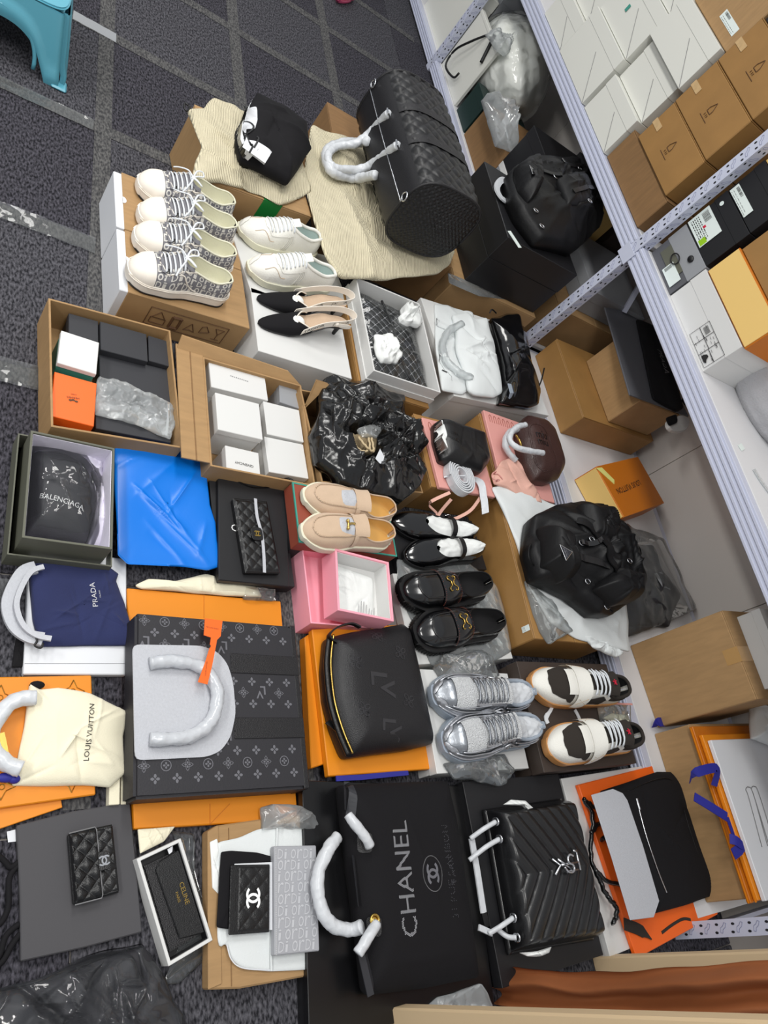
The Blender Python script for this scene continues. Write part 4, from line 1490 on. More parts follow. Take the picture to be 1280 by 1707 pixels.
        mid = [a.lerp(b, 0.5) + Vector((a.x, a.y, 0)).normalized() * 0.0015 for a, b in zip(lo, hi)]
        g.add(lo + mid + hi, [tuple(range(n - 1, -1, -1)), tuple(range(2 * n, 3 * n))] +
              [(i, (i + 1) % n, (i + 1) % n + n, i + n) for i in range(n)] +
              [(i + n, (i + 1) % n + n, (i + 1) % n + 2 * n, i + 2 * n) for i in range(n)])
        return g, loop

    def lace_rows(s, ta, tb, n, fa=0.78, r=0.0028, off=0.004, slant=0.0, flat=0.5):
        gs = []
        for k in range(n):
            t = lerp(ta, tb, k / max(1, n - 1))
            pts = []
            for i in range(9):
                u = i / 8
                tt = t + slant * (u - 0.5)
                po = s.phi_o(tt)
                a, b = po * fa, math.pi - po * fa
                ph = lerp(a, b, u)
                pts.append(s.pt(tt, ph, off + 0.002 * math.sin(math.pi * u)))
            gs.append(G().tube(pts, r, 6, flat=flat))
        return gs


def shoe_root(name, label, toe, heel, z0, zt, zh, group, L=None):
    A, B = P(toe[0], toe[1], z0 + zt), P(heel[0], heel[1], z0 + zh)
    d = B - A
    an = math.atan2(d.y, d.x)
    ln = math.hypot(d.x, d.y)
    Lf = L or ln
    c = A + Vector((math.cos(an), math.sin(an), 0)) * (ln / 2)
    r = thing(name, label, 'shoe', (c.x, c.y, z0 + 0.0008), an, group)
    print('SHOE', label, round(ln, 3))
    return r, Lf


def bow(l, t, seed, size=0.02):
    """a tied lace bow standing on the throat"""
    rr = random.Random(seed)
    c = l.pt(t, math.pi / 2, 0.008)
    g = G()
    for sx, sy in ((0.9, 1), (0.5, -1)):
        lp = [c + Vector(p) * size for p in ((0, 0, 0), (sx * 0.6, sy * 1.0, 0.5), (sx * 1.7, sy * 1.5, 0.35), (sx * 1.9, sy * 0.9, 0.1), (sx * 0.8, sy * 0.4, 0.25), (0, 0, 0.1))]
        g.tube(spline(lp, 22), 0.0026, 6, flat=0.6)
    for sx, sy in ((-1.3, 1.3), (-0.9, -1.5)):
        lp = [c + Vector(p) * size for p in ((0, 0, 0.1), (sx * 0.5, sy * 0.7, 0.3), (sx * 1.2, sy * 1.3, -0.3), (sx * 1.7, sy * 1.7 + rr.uniform(-.3, .3), -0.8))]
        g.tube(spline(lp, 18), 0.0026, 6, flat=0.6)
    g.ball(c, (0.006, 0.005, 0.004))
    return g


def canvas_sneaker(label, toe, heel, z0, side, seed):
    r, L = shoe_root('canvas_sneaker', label, toe, heel, z0, 0.02, 0.068, 'grey patterned canvas sneakers')
    l = Last(L, 0.104, side, ((0, 0.026), (1, 0.030)), ((0, 0.030), (0.12, 0.036), (0.3, 0.046), (0.46, 0.066), (0.62, 0.072), (0.85, 0.056), (1, 0.054)), 0.46, 0.975, 0.80)
    sg, _ = l.sole(0.004, 0.0, 0.004, lift=0.004)
    sp = part(r, 'sole', sg, 'rubber_white', W=False, smooth=0.8)
    st = G()
    for lr in (1, -1):
        st.merge(l.edge(0.0, 0.01, 0.99, 0.0052, 0.0012, lr, 60))
    part(sp, 'foxing_stripe', st, 'rubber_white', W=False, smooth=3.2)
    og = G()
    for lr in (1, -1):
        og.tube([Vector((L * t - L / 2, l.c(t) + lr * (l.w(t) + 0.0035), 0.0025)) for t in [0.01 + 0.98 * i / 60 for i in range(61)]], 0.0022, 5)
    part(sp, 'outsole', og, 'rubber_black', W=False)
    part(r, 'upper', l.upper(), 'oblique', W=False, smooth=3.2, weld=1e-5)
    lg = G()
    for lr in (1, -1):
        for ci in range(12):
            for ri in range(3):
                ch = 'Dior'[(ci + ri * 2) % 4]
                t_, a_, b_ = text_mesh(ch, 1.0, 0.015)
                hgt = max(p.y for p in t_.v)
                tb, fb = 0.215 + ci * 0.064, 0.03 + ri * 0.32
                for fc_ in t_.f:
                    pass
                vs_ = []
                for p in t_.v:
                    tt = tb + (p.x - a_) / max(0.2, b_ - a_) * 0.052
                    ff = fb + p.y / hgt * 0.27
                    vs_.append(l.f(min(tt, 0.992), min(ff, 0.97), lr, 0.0009))
                lg.add(vs_, t_.f)
    part(r, 'letter_pattern', lg, 'oblique_letter', W=False, kind='stuff')
    part(r, 'toe_cap', l.upper(0.0, 0.205, 0, 1, 0.0022, 24), 'rubber_white', W=False, smooth=3.2, weld=1e-5)
    part(r, 'lining', l.bowl(), 'lining_cream', W=False, smooth=3.2)
    part(r, 'collar_trim', l.collar(0.0005, 0.0026), 'lining_cream', W=False, smooth=3.2)
    tg = l.upper(0.27, 0.53, 0.80, 1.0, 0.0012, 16, 4)
    for v in tg.v:
        if v.x > L * 0.44 - L / 2:
            v.z += (v.x - (L * 0.44 - L / 2)) * 0.35
    part(r, 'tongue', tg, 'oblique', W=False, smooth=3.2)
    for lr in (1, -1):
        part(r, 'piping', l.edge(lambda t: tab(t, (0.235, 0.98), (0.30, 0.60), (0.44, 0.64), (0.58, 1.0)), 0.237, 0.56, 0.001, 0.0022, lr), 'rubber_white', W=False, smooth=3.2)
        part(r, 'piping', l.edge(lambda t: tab(t, (0.40, 0.55), (0.6, 0.1)), 0.40, 0.62, 0.001, 0.0018, lr), 'rubber_white', W=False, smooth=3.2)
    for q in l.lace_rows(0.285, 0.44, 5, 0.66):
        part(r, 'lace', q, 'lace_white', W=False, smooth=3.2)
    part(r, 'lace_bow', bow(l, 0.455, seed), 'lace_white', W=False, smooth=3.2)
    eg = G()
    for k in range(5):
        for lr in (1, -1):
            eg.ball(l.f(lerp(0.285, 0.44, k / 4), 0.62, lr, 0.001), 0.0028, 8, 6)
    part(r, 'eyelets', eg, 'silver', W=False, smooth=3.2, kind='stuff')
    # name patch behind the toe cap
    pa, pb = l.pt(0.265, math.pi / 2 + 0.55, 0.004), l.pt(0.265, math.pi / 2 - 0.55, 0.004)
    pg = G().ribbon([pa.lerp(pb, i / 4) + Vector((0, 0, 0.004 * math.sin(math.pi * i / 4))) for i in range(5)], 0.012, 0.0015, side=(1, 0, 0))
    pp = part(r, 'name_band', pg, 'oblique', W=False)
    g = text_between(G(), 'DIOR', pb + Vector((0.003, 0.004, 0.0035)), pa + Vector((0.003, -0.004, 0.0035)), (0, 0, 1), 0.75)
    part(pp, 'lettering', g, 'ink', W=False)


zk = 0.1315
canvas_sneaker('farthest grey patterned canvas sneaker on the kraft shoeboxes', (230, 309), (393, 340), zk, 1, 1)
canvas_sneaker('second farthest grey patterned canvas sneaker on the kraft shoeboxes', (230, 353), (396, 378), zk, -1, 2)
canvas_sneaker('third grey patterned canvas sneaker, second from the near edge', (224, 397), (395, 425), zk, 1, 3)
canvas_sneaker('nearest grey patterned canvas sneaker with a pale toe', (212, 445), (389, 470), zk, -1, 4)


def leather_runner(label, toe, heel, z0, side):
    r, L = shoe_root('leather_runner', label, toe, heel, z0, 0.03, 0.075, 'white leather runners')
    l = Last(L, 0.096, side, ((0, 0.020), (0.2, 0.018), (1, 0.026)), ((0, 0.032), (0.12, 0.040), (0.3, 0.052), (0.5, 0.076), (0.65, 0.074), (0.85, 0.062), (1, 0.058)), 0.52, 0.97, 0.72, tr=0.2)
    sg, _ = l.sole(0.005, 0.0, 0.004, lift=0.010)
    part(r, 'sole', sg, 'lining_cream', W=False, smooth=0.8)
    part(r, 'upper', l.upper(), 'white_leather', W=False, smooth=3.2, weld=1e-5)
    part(r, 'toe_overlay', l.upper(0.0, 0.17, 0, lambda t: tab(t, (0, 1), (0.05, 0.9), (0.17, 0.35)), 0.0018, 20), 'white_leather', W=False, smooth=3.2, weld=1e-5)
    part(r, 'eyestay', l.upper(0.24, 0.55, lambda t: tab(t, (0.24, 0.9), (0.3, 0.52), (0.5, 0.44), (0.55, 0.6)), 1.0, 0.002, 20), 'white_leather', W=False, smooth=3.2)
    part(r, 'lining', l.bowl(), 'pale_mint', W=False, smooth=3.2)
    part(r, 'collar_padding', l.collar(0.0, 0.0055), 'white_leather', W=False, smooth=3.2)
    for lr in (1, -1):
        for k in range(4):
            t0 = 0.46 + k * 0.022
            pts = [l.f(t0 + 0.03 * math.sin(u * 3.2), 0.05 + 0.62 * u, lr, 0.0012) for u in [i / 10 for i in range(11)]]
            part(r, 'stripe', G().tube(pts, 0.0013, 5), 'white_leather', W=False, smooth=3.2)
        part(r, 'stitch_line', l.edge(lambda t: tab(t, (0.08, 0.6), (0.2, 0.75), (0.3, 0.3)), 0.08, 0.34, 0.0006, 0.0008, lr), 'cream_stitch', W=False)
    for q in l.lace_rows(0.29, 0.53, 7, 0.70, 0.0026):
        part(r, 'lace', q, 'lace_white', W=False, smooth=3.2)
    tg = G().merge(G().box((-0.012, -0.016, 0), (0.014, 0.016, 0.003)), Matrix.Translation(l.pt(0.56, math.pi / 2, 0.006)) @ Matrix.Rotation(-0.45, 4, 'Y'))
    part(r, 'tongue_tip', tg, 'white_leather', W=False, bev=0.001)


leather_runner('farther white leather runner below the green taped carton', (402, 379), (538, 398), 0.1365, 1)
leather_runner('nearer white leather runner beside the slingback heels', (416, 438), (562, 458), 0.1365, -1)


def slingback(label, toe, heel, z0, side, bowp):
    r, L = shoe_root('slingback_heel', label, toe, heel, z0, 0.012, 0.052, 'black slingback heels')
    zh = 0.050

    def zc(t):
        return tab(t, (0, 0.004), (0.3, 0.004), (0.5, 0.018), (0.75, zh), (1, zh + 0.003))
    l = Last(L, 0.078, side, ((0, 0.004), (1, 0.004)), ((0, 0.018), (0.3, 0.030), (0.5, 0.030), (1, 0.03)), 0.30, 0.9, 0.8, tr=0.50, shape=((0, 1.0), (0.3, 1.0), (0.45, 0.98), (0.6, 0.78), (0.8, 0.62), (1, 0.58)))
    l.zs = zc
    # insole / sole board
    pts = []
    for i in range(41):
        t = i / 40
        pts.append((t, l.w(t)))
    top, bot = [], []
    loop = [(t, w_, 1) for t, w_ in pts] + [(t, w_, -1) for t, w_ in reversed(pts[1:-1])]
    for t, w_, sg in loop:
        q = Vector((L * t - L / 2, l.c(t) + sg * w_, zc(t)))
        top.append(q + Vector((0, 0, 0.002)))
        bot.append(q - Vector((0, 0, 0.003)))
    n = len(top)
    g = G().add(top + bot, [tuple((i, (i + 1) % n, (i + 1) % n + n, i + n)) for i in range(n)])
    for i in range(0, 40):
        a, b = i, i + 1
        c_ = (n - i) % n
        d_ = (n - i - 1) % n
        g.f += [tuple(dict.fromkeys((a, b, d_, c_))), tuple(dict.fromkeys((a + n, c_ + n, d_ + n, b + n)))]
    part(r, 'sole', g, 'rubber_black', W=False)
    g = G()

    def ins(u, v):
        t = lerp(0.36, 0.985, u)
        return Vector((L * t - L / 2, l.c(t) + (v * 2 - 1) * l.w(t) * 0.9, zc(t) + 0.0032))
    part(r, 'insole', g.grid(ins, 30, 8), 'suede_tan', W=False, smooth=3.2)
    # closed pointed vamp
    up = G()
    for lr in (1, -1):
        def fn(u, v, lr=lr):
            t = 0.56 * u ** 1.3
            lim = 1.0 if t < 0.38 else max(0.22, 1 - (t - 0.38) / 0.18 * 0.78)
            p = math.pi / 2 * v * lim
            return l.pt(t, p if lr > 0 else math.pi - p, 0.0)
        up.grid(fn, 30, 12)
    part(r, 'vamp', up, 'black_cloth', W=False, smooth=3.2, weld=1e-5)
    g = G()
    for lr in (1, -1):
        pts = []
        for i in range(14):
            t = lerp(0.37, 0.56, i / 13)
            lim = 1.0 if t < 0.38 else max(0.22, 1 - (t - 0.38) / 0.18 * 0.78)
            p = math.pi / 2 * lim
            pts.append(l.pt(t, p if lr > 0 else math.pi - p, 0.001))
        g.tube(pts, 0.002, 6)
    part(r, 'vamp_trim', g, 'rubber_white', W=False, smooth=3.2)
    # slim heel
    hx = L * 0.90 - L / 2
    part(r, 'heel', G().tube([(hx, 0, zh - 0.002), (hx + 0.006, 0, zh * 0.6), (hx + 0.010, 0, 0.0)], [0.016, 0.008, 0.0055], 10), 'rubber_black', W=False, smooth=1.0)
    # printed ribbon strap round the heel
    sp = spline([l.pt(0.43, 0.35, 0.001), Vector((L * 0.62 - L / 2, 0.030, zh + 0.012)), Vector((L * 0.85 - L / 2, 0.026, zh + 0.030)), Vector((L * 0.99 - L / 2, 0.012, zh + 0.036)),
                 Vector((L * 0.99 - L / 2, -0.012, zh + 0.036)), Vector((L * 0.85 - L / 2, -0.026, zh + 0.030)), Vector((L * 0.62 - L / 2, -0.030, zh + 0.012)), l.pt(0.43, math.pi - 0.35, 0.001)], 40)
    rb = G()
    for i in range(len(sp)):
        pass
    rb.ribbon(sp, 0.023, 0.0018, side=(0, 0, 1))
    part(r, 'ribbon_strap', rb, 'rubber_white', W=False, smooth=1.0)
    g = G()
    for (u0, u1) in ((26, 31), (33, 38)):
        a, b = sp[u1], sp[u0]
        nn = Vector(((b - a).y, -(b - a).x, 0)).normalized()
        if nn.y > 0:
            nn = -nn
        uu = (b - a) if (b - a).x > 0 else (a - b)
        s0 = a if (b - a).x > 0 else b
        text_between(g, "J'ADIOR", s0 + Vector((0, 0, -0.003)) + nn * 0.0016, s0 + uu + Vector((0, 0, -0.003)) + nn * 0.0016, nn, 0.9)
    part(r, 'lettering', g, 'ink', W=False)
    if bowp:
        c = sp[30] + Vector((0, -0.003, 0.0))
        g = G()
        g.ribbon(spline([c, c + Vector((0.03, -0.006, 0.006)), c + Vector((0.05, -0.003, 0.0)), c + Vector((0.03, -0.002, -0.005)), c], 16), 0.010, 0.0016, side=(0, 0.2, 1))
        g.ball(c, (0.006, 0.005, 0.007))
        part(r, 'bow', g, 'rubber_white', W=False, smooth=1.0)
    part(r, 'toe_tissue', G().ball(l.pt(0.42, math.pi / 2, -0.012), (0.022, 0.02, 0.012), 14, 8), 'tissue', W=False, smooth=3.2)


slingback('farther black slingback heel with a white printed ribbon strap', (431, 498), (576, 507), 0.136, 1, False)
slingback('nearer black slingback heel with a bow on its ribbon strap', (431, 533), (579, 540), 0.136, -1, True)


def tan_loafer(label, toe, heel, z0, side, charm):
    r, L = shoe_root('suede_loafer', label, toe, heel, z0, 0.022, 0.062, 'tan suede loafers')
    l = Last(L, 0.098, side, ((0, 0.018), (1, 0.022)), ((0, 0.026), (0.15, 0.034), (0.35, 0.042), (0.55, 0.046), (0.75, 0.048), (1, 0.048)), 0.52, 0.985, 0.90, tr=0.24)
    sg, _ = l.sole(0.005, 0.0, 0.003, lift=0.004)
    part(r, 'sole', sg, 'lining_cream', W=False, smooth=0.8)
    part(r, 'upper', l.upper(), 'suede_tan', W=False, smooth=3.2, weld=1e-5)
    part(r, 'lining', l.bowl(), 'insole_tan', W=False, smooth=3.2)
    part(r, 'collar_trim', l.collar(0.0, 0.0022), 'suede_tan', W=False, smooth=3.2)
    ap = [l.f(t, 0.66 if t > 0.12 else lerp(1.0, 0.66, ((t - 0.07) / 0.05) ** 0.5), 1, 0.001) for t in [0.07 + 0.43 * i / 30 for i in range(31)]]
    aq = [l.f(t, 0.66 if t > 0.12 else lerp(1.0, 0.66, ((t - 0.07) / 0.05) ** 0.5), -1, 0.001) for t in [0.07 + 0.43 * i / 30 for i in range(31)]]
    path = ap[::-1] + aq[1:]
    part(r, 'apron_seam', G().tube(path, 0.0017, 6), 'suede_tan', W=False, smooth=3.2)
    st = G()
    for i in range(1, len(path) - 1, 1):
        d = (path[i + 1] - path[i - 1]).normalized()
        st.box((-0.0011, -0.0005, -0.0004), (0.0011, 0.0005, 0.0012), Matrix.Translation(path[i] + Vector((0, 0, 0.0014))) @ Matrix.Rotation(math.atan2(d.y, d.x) + 0.9, 4, 'Z'))
    part(r, 'stitches', st, 'khaki', W=False, kind='stuff')
    vg = l.upper(0.48, 0.60, lambda t: tab(t, (0.48, 0.6), (0.6, 0.62)), lambda t: 1.0, 0.0025, 12)
    part(r, 'tongue', G().grid(lambda u, v: l.pt(lerp(0.50, 0.625, u), lerp(0.95, math.pi - 0.95, v), 0.003 + 0.006 * u), 12, 14), 'suede_tan', W=False, smooth=3.2)
    sb = G().grid(lambda u, v: l.pt(lerp(0.475, 0.525, u), lerp(0.12, math.pi - 0.12, v), 0.003), 6, 26)
    part(r, 'strap', sb, 'suede_tan', W=False, smooth=3.2)
    fg = pillow([(l.pt(t, math.pi / 2).x + 0.0, y) for t, y in ((0.33, -0.018), (0.36, -0.026), (0.47, -0.026), (0.49, 0), (0.47, 0.026), (0.36, 0.026), (0.33, 0.018), (0.32, 0))], 0.0, 0.004, 0.001, 40, 1)
    for v in fg.v:
        t = (v.x + L / 2) / L
        v.z += l.pt(t, math.pi / 2).z - 0.004 - (abs(v.y) / 0.05) ** 2 * 0.02 + 0.003
    part(r, 'foam_pad', fg, 'foam', W=False, smooth=3.2)
    if charm:
        c = l.pt(0.40, math.pi / 2, 0.006)
        g = G().tube(spline([l.pt(0.475, math.pi / 2, 0.005), c + Vector((0.012, 0.004, 0)), c], 8), 0.0035, 6)
        g.tube([c + Vector((0, 0.010, 0.001)), c, c + Vector((-0.004, -0.012, 0.001))], 0.0035, 6)
        g.ball(c + Vector((0, 0.010, 0.001)), 0.005, 8, 6).ball(c + Vector((-0.004, -0.012, 0.001)), 0.005, 8, 6)
        part(r, 'charm', g, 'brass', W=False, smooth=3.2)


tan_loafer('farther tan suede loafer beside the black bin bag', (508, 828), (663, 846), 0.116, 1, False)
tan_loafer('nearer tan suede loafer with a brass charm', (504, 880), (661, 885), 0.116, -1, True)


def mary_jane(label, toe, heel, z0, side):
    r, L = shoe_root('mary_jane', label, toe, heel, z0, 0.02, 0.05, 'black patent mary jane shoes')
    l = Last(L, 0.088, side, ((0, 0.010), (1, 0.022)), ((0, 0.024), (0.15, 0.030), (0.4, 0.044), (0.6, 0.052), (0.85, 0.048), (1, 0.046)), 0.32, 0.97, 0.88, tr=0.26)
    sg, _ = l.sole(0.003, 0.0, 0.003)
    part(r, 'sole', sg, 'rubber_black', W=False, smooth=0.8)
    part(r, 'upper', l.upper(), 'black_patent', W=False, smooth=3.2, weld=1e-5)
    part(r, 'lining', l.bowl(), 'lining_black', W=False, smooth=3.2)
    part(r, 'tissue', l.stuff(0.86, side), 'tissue', W=False, smooth=3.2)
    part(r, 'strap', G().grid(lambda u, v: l.pt(lerp(0.60, 0.66, u), lerp(0.25, math.pi - 0.25, v), 0.003), 4, 24), 'black_leather', W=False, smooth=3.2)
    part(r, 'buckle', G().tube([l.pt(0.63, 0.55, 0.004) + Vector((0.008 * math.cos(a), 0.002, 0.008 * math.sin(a))) for a in [k * math.pi / 5 for k in range(10)]], 0.0012, 5, closed=True), 'silver', W=False)


mary_jane('farther black mary jane shoe stuffed with white tissue', (655, 870), (795, 886), 0.071, 1)
mary_jane('nearer black mary jane shoe partly under clear plastic', (676, 922), (806, 912), 0.071, -1)


def chunky_loafer(label, toe, heel, z0, side):
    r, L = shoe_root('chunky_loafer', label, toe, heel, z0, 0.035, 0.080, 'black chunky loafers')
    l = Last(L, 0.104, side, ((0, 0.030), (1, 0.036)), ((0, 0.032), (0.15, 0.042), (0.35, 0.046), (0.52, 0.048), (0.75, 0.050), (1, 0.052)), 0.52, 0.985, 0.90, tr=0.22)
    sg, loop = l.sole(0.008, 0.012, 0.002, lift=0.006)
    sp = part(r, 'sole', sg, 'rubber_black', W=False, smooth=0.6)
    tg = G()
    for k in range(34):
        t = 0.5 - 0.5 * math.cos(math.pi * (k + 0.5) / 34)
        for lr in (1, -1):
            if 0.46 < t < 0.60:
                continue
            lf = 0.006 * (1 - t / 0.2) ** 2 if t < 0.2 else 0
            p = Vector((L * t - L / 2, l.c(t) + lr * (l.w(t) + 0.004), 0.008 + lf))
            tg.box((-0.0035, -0.006, -0.008 - (0 if t > 0.2 else 0)), (0.0035, 0.006, 0.010), Matrix.Translation(p))
    part(sp, 'tread_lugs', tg, 'rubber_black', W=False, kind='stuff')
    part(r, 'upper', l.upper(), 'black_shiny', W=False, smooth=3.2, weld=1e-5)
    part(r, 'lining', l.bowl(), 'lining_black', W=False, smooth=3.2)
    part(r, 'collar_trim', l.collar(0.0, 0.002), 'black_leather', W=False, smooth=3.2)
    f = lambda t: 0.62 if t > 0.16 else lerp(1.0, 0.62, max(0, (t - 0.10) / 0.06) ** 0.5)
    ap = [l.f(t, f(t), 1, 0.001) for t in [0.10 + 0.30 * i / 24 for i in range(25)]]
    aq = [l.f(t, f(t), -1, 0.001) for t in [0.10 + 0.30 * i / 24 for i in range(25)]]
    part(r, 'apron_seam', G().tube(ap[::-1] + aq[1:], 0.0022, 6), 'black_shiny', W=False, smooth=3.2)
    part(r, 'band', G().grid(lambda u, v: l.pt(lerp(0.335, 0.53, u), lerp(0.28, math.pi - 0.28, v), 0.003 + 0.003 * math.sin(math.pi * u)), 14, 30), 'black_shiny', W=False, smooth=3.2)
    st = G()
    for t in (0.342, 0.522):
        for k in range(22):
            st.ball(l.pt(t, lerp(0.4, math.pi - 0.4, k / 21), 0.0048), (0.0006, 0.0014, 0.0006), 5, 4)
    part(r, 'stitches', st, 'maroon_card', W=False, kind='stuff')
    eg = G()
    for sx in (-1, 1):
        for sy in (-1, 1):
            c = l.pt(0.435, math.pi / 2, 0.0075)
            pts = [c + Vector((0.004 * sx, 0.0, 0)), c + Vector((0.006 * sx, 0.007 * sy, 0.0)), c + Vector((0.013 * sx, 0.011 * sy, 0)), c + Vector((0.015 * sx, 0.017 * sy, -0.001)), c + Vector((0.011 * sx, 0.022 * sy, -0.002)), c + Vector((0.006 * sx, 0.019 * sy, -0.0015))]
            eg.tube(spline(pts, 16), 0.0016, 6)
    eg.tube([l.pt(0.435, math.pi / 2, 0.0075) + Vector((-0.007, 0, 0)), l.pt(0.435, math.pi / 2, 0.0075) + Vector((0.007, 0, 0))], 0.0014, 6)
    part(r, 'gold_emblem', eg, 'gold', W=False, smooth=3.2, label='gold scroll emblem')


chunky_loafer('farther black chunky loafer with a gold emblem', (674, 990), (823, 966), 0.073, 1)
chunky_loafer('nearer black chunky loafer with a gold emblem', (694, 1052), (845, 1030), 0.073, -1)


def silver_runner(label, toe, heel, z0, side, seed):
    r, L = shoe_root('silver_runner', label, toe, heel, z0, 0.03, 0.085, 'silver runners')
    l = Last(L, 0.108, side, ((0, 0.026), (1, 0.036)), ((0, 0.036), (0.12, 0.046), (0.3, 0.056), (0.5, 0.070), (0.62, 0.070), (0.85, 0.060), (1, 0.056)), 0.57, 0.98, 0.80, tr=0.2)
    sg, loop = l.sole(0.006, 0.0, 0.004, lift=0.010)
    part(r, 'sole', sg, 'steel_grey', W=False, smooth=0.8)
    part(r, 'upper', l.upper(), 'silver_soft', W=False, smooth=3.2, weld=1e-5)
    part(r, 'toe_bumper', l.upper(0.0, 0.10, 0, lambda t: tab(t, (0, 1), (0.04, 0.7), (0.10, 0.3)), 0.003, 20), 'silver_foil', W=False, smooth=3.2, weld=1e-5)
    part(r, 'mesh_panel', l.upper(0.13, 0.30, lambda t: 0.46, 1.0, 0.0018, 14), 'mesh_white', W=False, smooth=3.2)
    for lr in (1, -1):
        part(r, 'mudguard', l.upper(0.10, 0.52, 0.0, lambda t: tab(t, (0.10, 0.3), (0.30, 0.34), (0.42, 0.5), (0.52, 0.3)), 0.0026, 26, sides=(lr,)), 'silver_foil', W=False, smooth=3.2)
    part(r, 'eyestay', l.upper(0.30, 0.60, lambda t: tab(t, (0.30, 0.62), (0.6, 0.52)), lambda t: 0.82, 0.003, 20), 'silver_foil', W=False, smooth=3.2)
    part(r, 'heel_counter', l.upper(0.72, 1.0, 0.0, lambda t: 0.75, 0.002, 22), 'steel_grey', W=False, smooth=3.2)
    for lr in (1, -1):
        for k in range(3):
            t0 = 0.46 + k * 0.06
            g = G().grid(lambda u, v: l.f(t0 + 0.032 * u, 0.12 + 0.22 * v, lr, 0.004), 4, 4)
            part(r, 'side_window', g, 'white_card' if k % 2 else 'black_shiny', W=False)
        for (fa_, fb_, ta_, tb_) in ((0.50, 0.62, 0.10, 0.44), (0.36, 0.40, 0.06, 0.5), (0.15, 0.18, 0.03, 0.62), (0.62, 0.85, 0.62, 0.9), (0.30, 0.55, 0.6, 0.95)):
            part(r, 'overlay_rib', l.edge(lambda t: lerp(fa_, fb_, (t - ta_) / (tb_ - ta_)), ta_, tb_, 0.0035, 0.0022, lr), 'silver_foil', W=False, smooth=3.2)
        part(r, 'side_bar', l.edge(lambda t: tab(t, (0.40, 0.10), (0.6, 0.45), (0.8, 0.2)), 0.40, 0.80, 0.003, 0.003, lr), 'silver_foil', W=False, smooth=3.2)
    part(r, 'lining', l.bowl(), 'steel_grey', W=False, smooth=3.2)
    part(r, 'tissue', l.stuff(0.92, seed), 'white_wrap', W=False, smooth=3.2)
    part(r, 'collar_padding', l.collar(0.0, 0.005), 'steel_grey', W=False, smooth=3.2)
    part(r, 'heel_tab', G().box((L * 0.945 - L / 2, -0.010, 0.078), (L * 1.01 - L / 2, 0.010, 0.092)), 'steel_grey', W=False, bev=0.003)
    part(r, 'tongue', G().grid(lambda u, v: l.pt(lerp(0.30, 0.62, u), lerp(1.05, math.pi - 1.05, v), 0.002 + 0.010 * u * u), 16, 10), 'mesh_white', W=False, smooth=3.2)
    for k, q in enumerate(l.lace_rows(0.32, 0.58, 6, 0.72, 0.0030, 0.007, 0.035) + l.lace_rows(0.32, 0.58, 6, 0.72, 0.0030, 0.009, -0.035)):
        part(r, 'lace', q, 'silver_soft', W=False, smooth=3.2)


silver_runner('farther silver runner stuffed with white paper', (723, 1163), (891, 1153), 0.076, 1, 1)
silver_runner('nearer silver runner stuffed with white paper', (738, 1232), (905, 1209), 0.076, -1, 2)


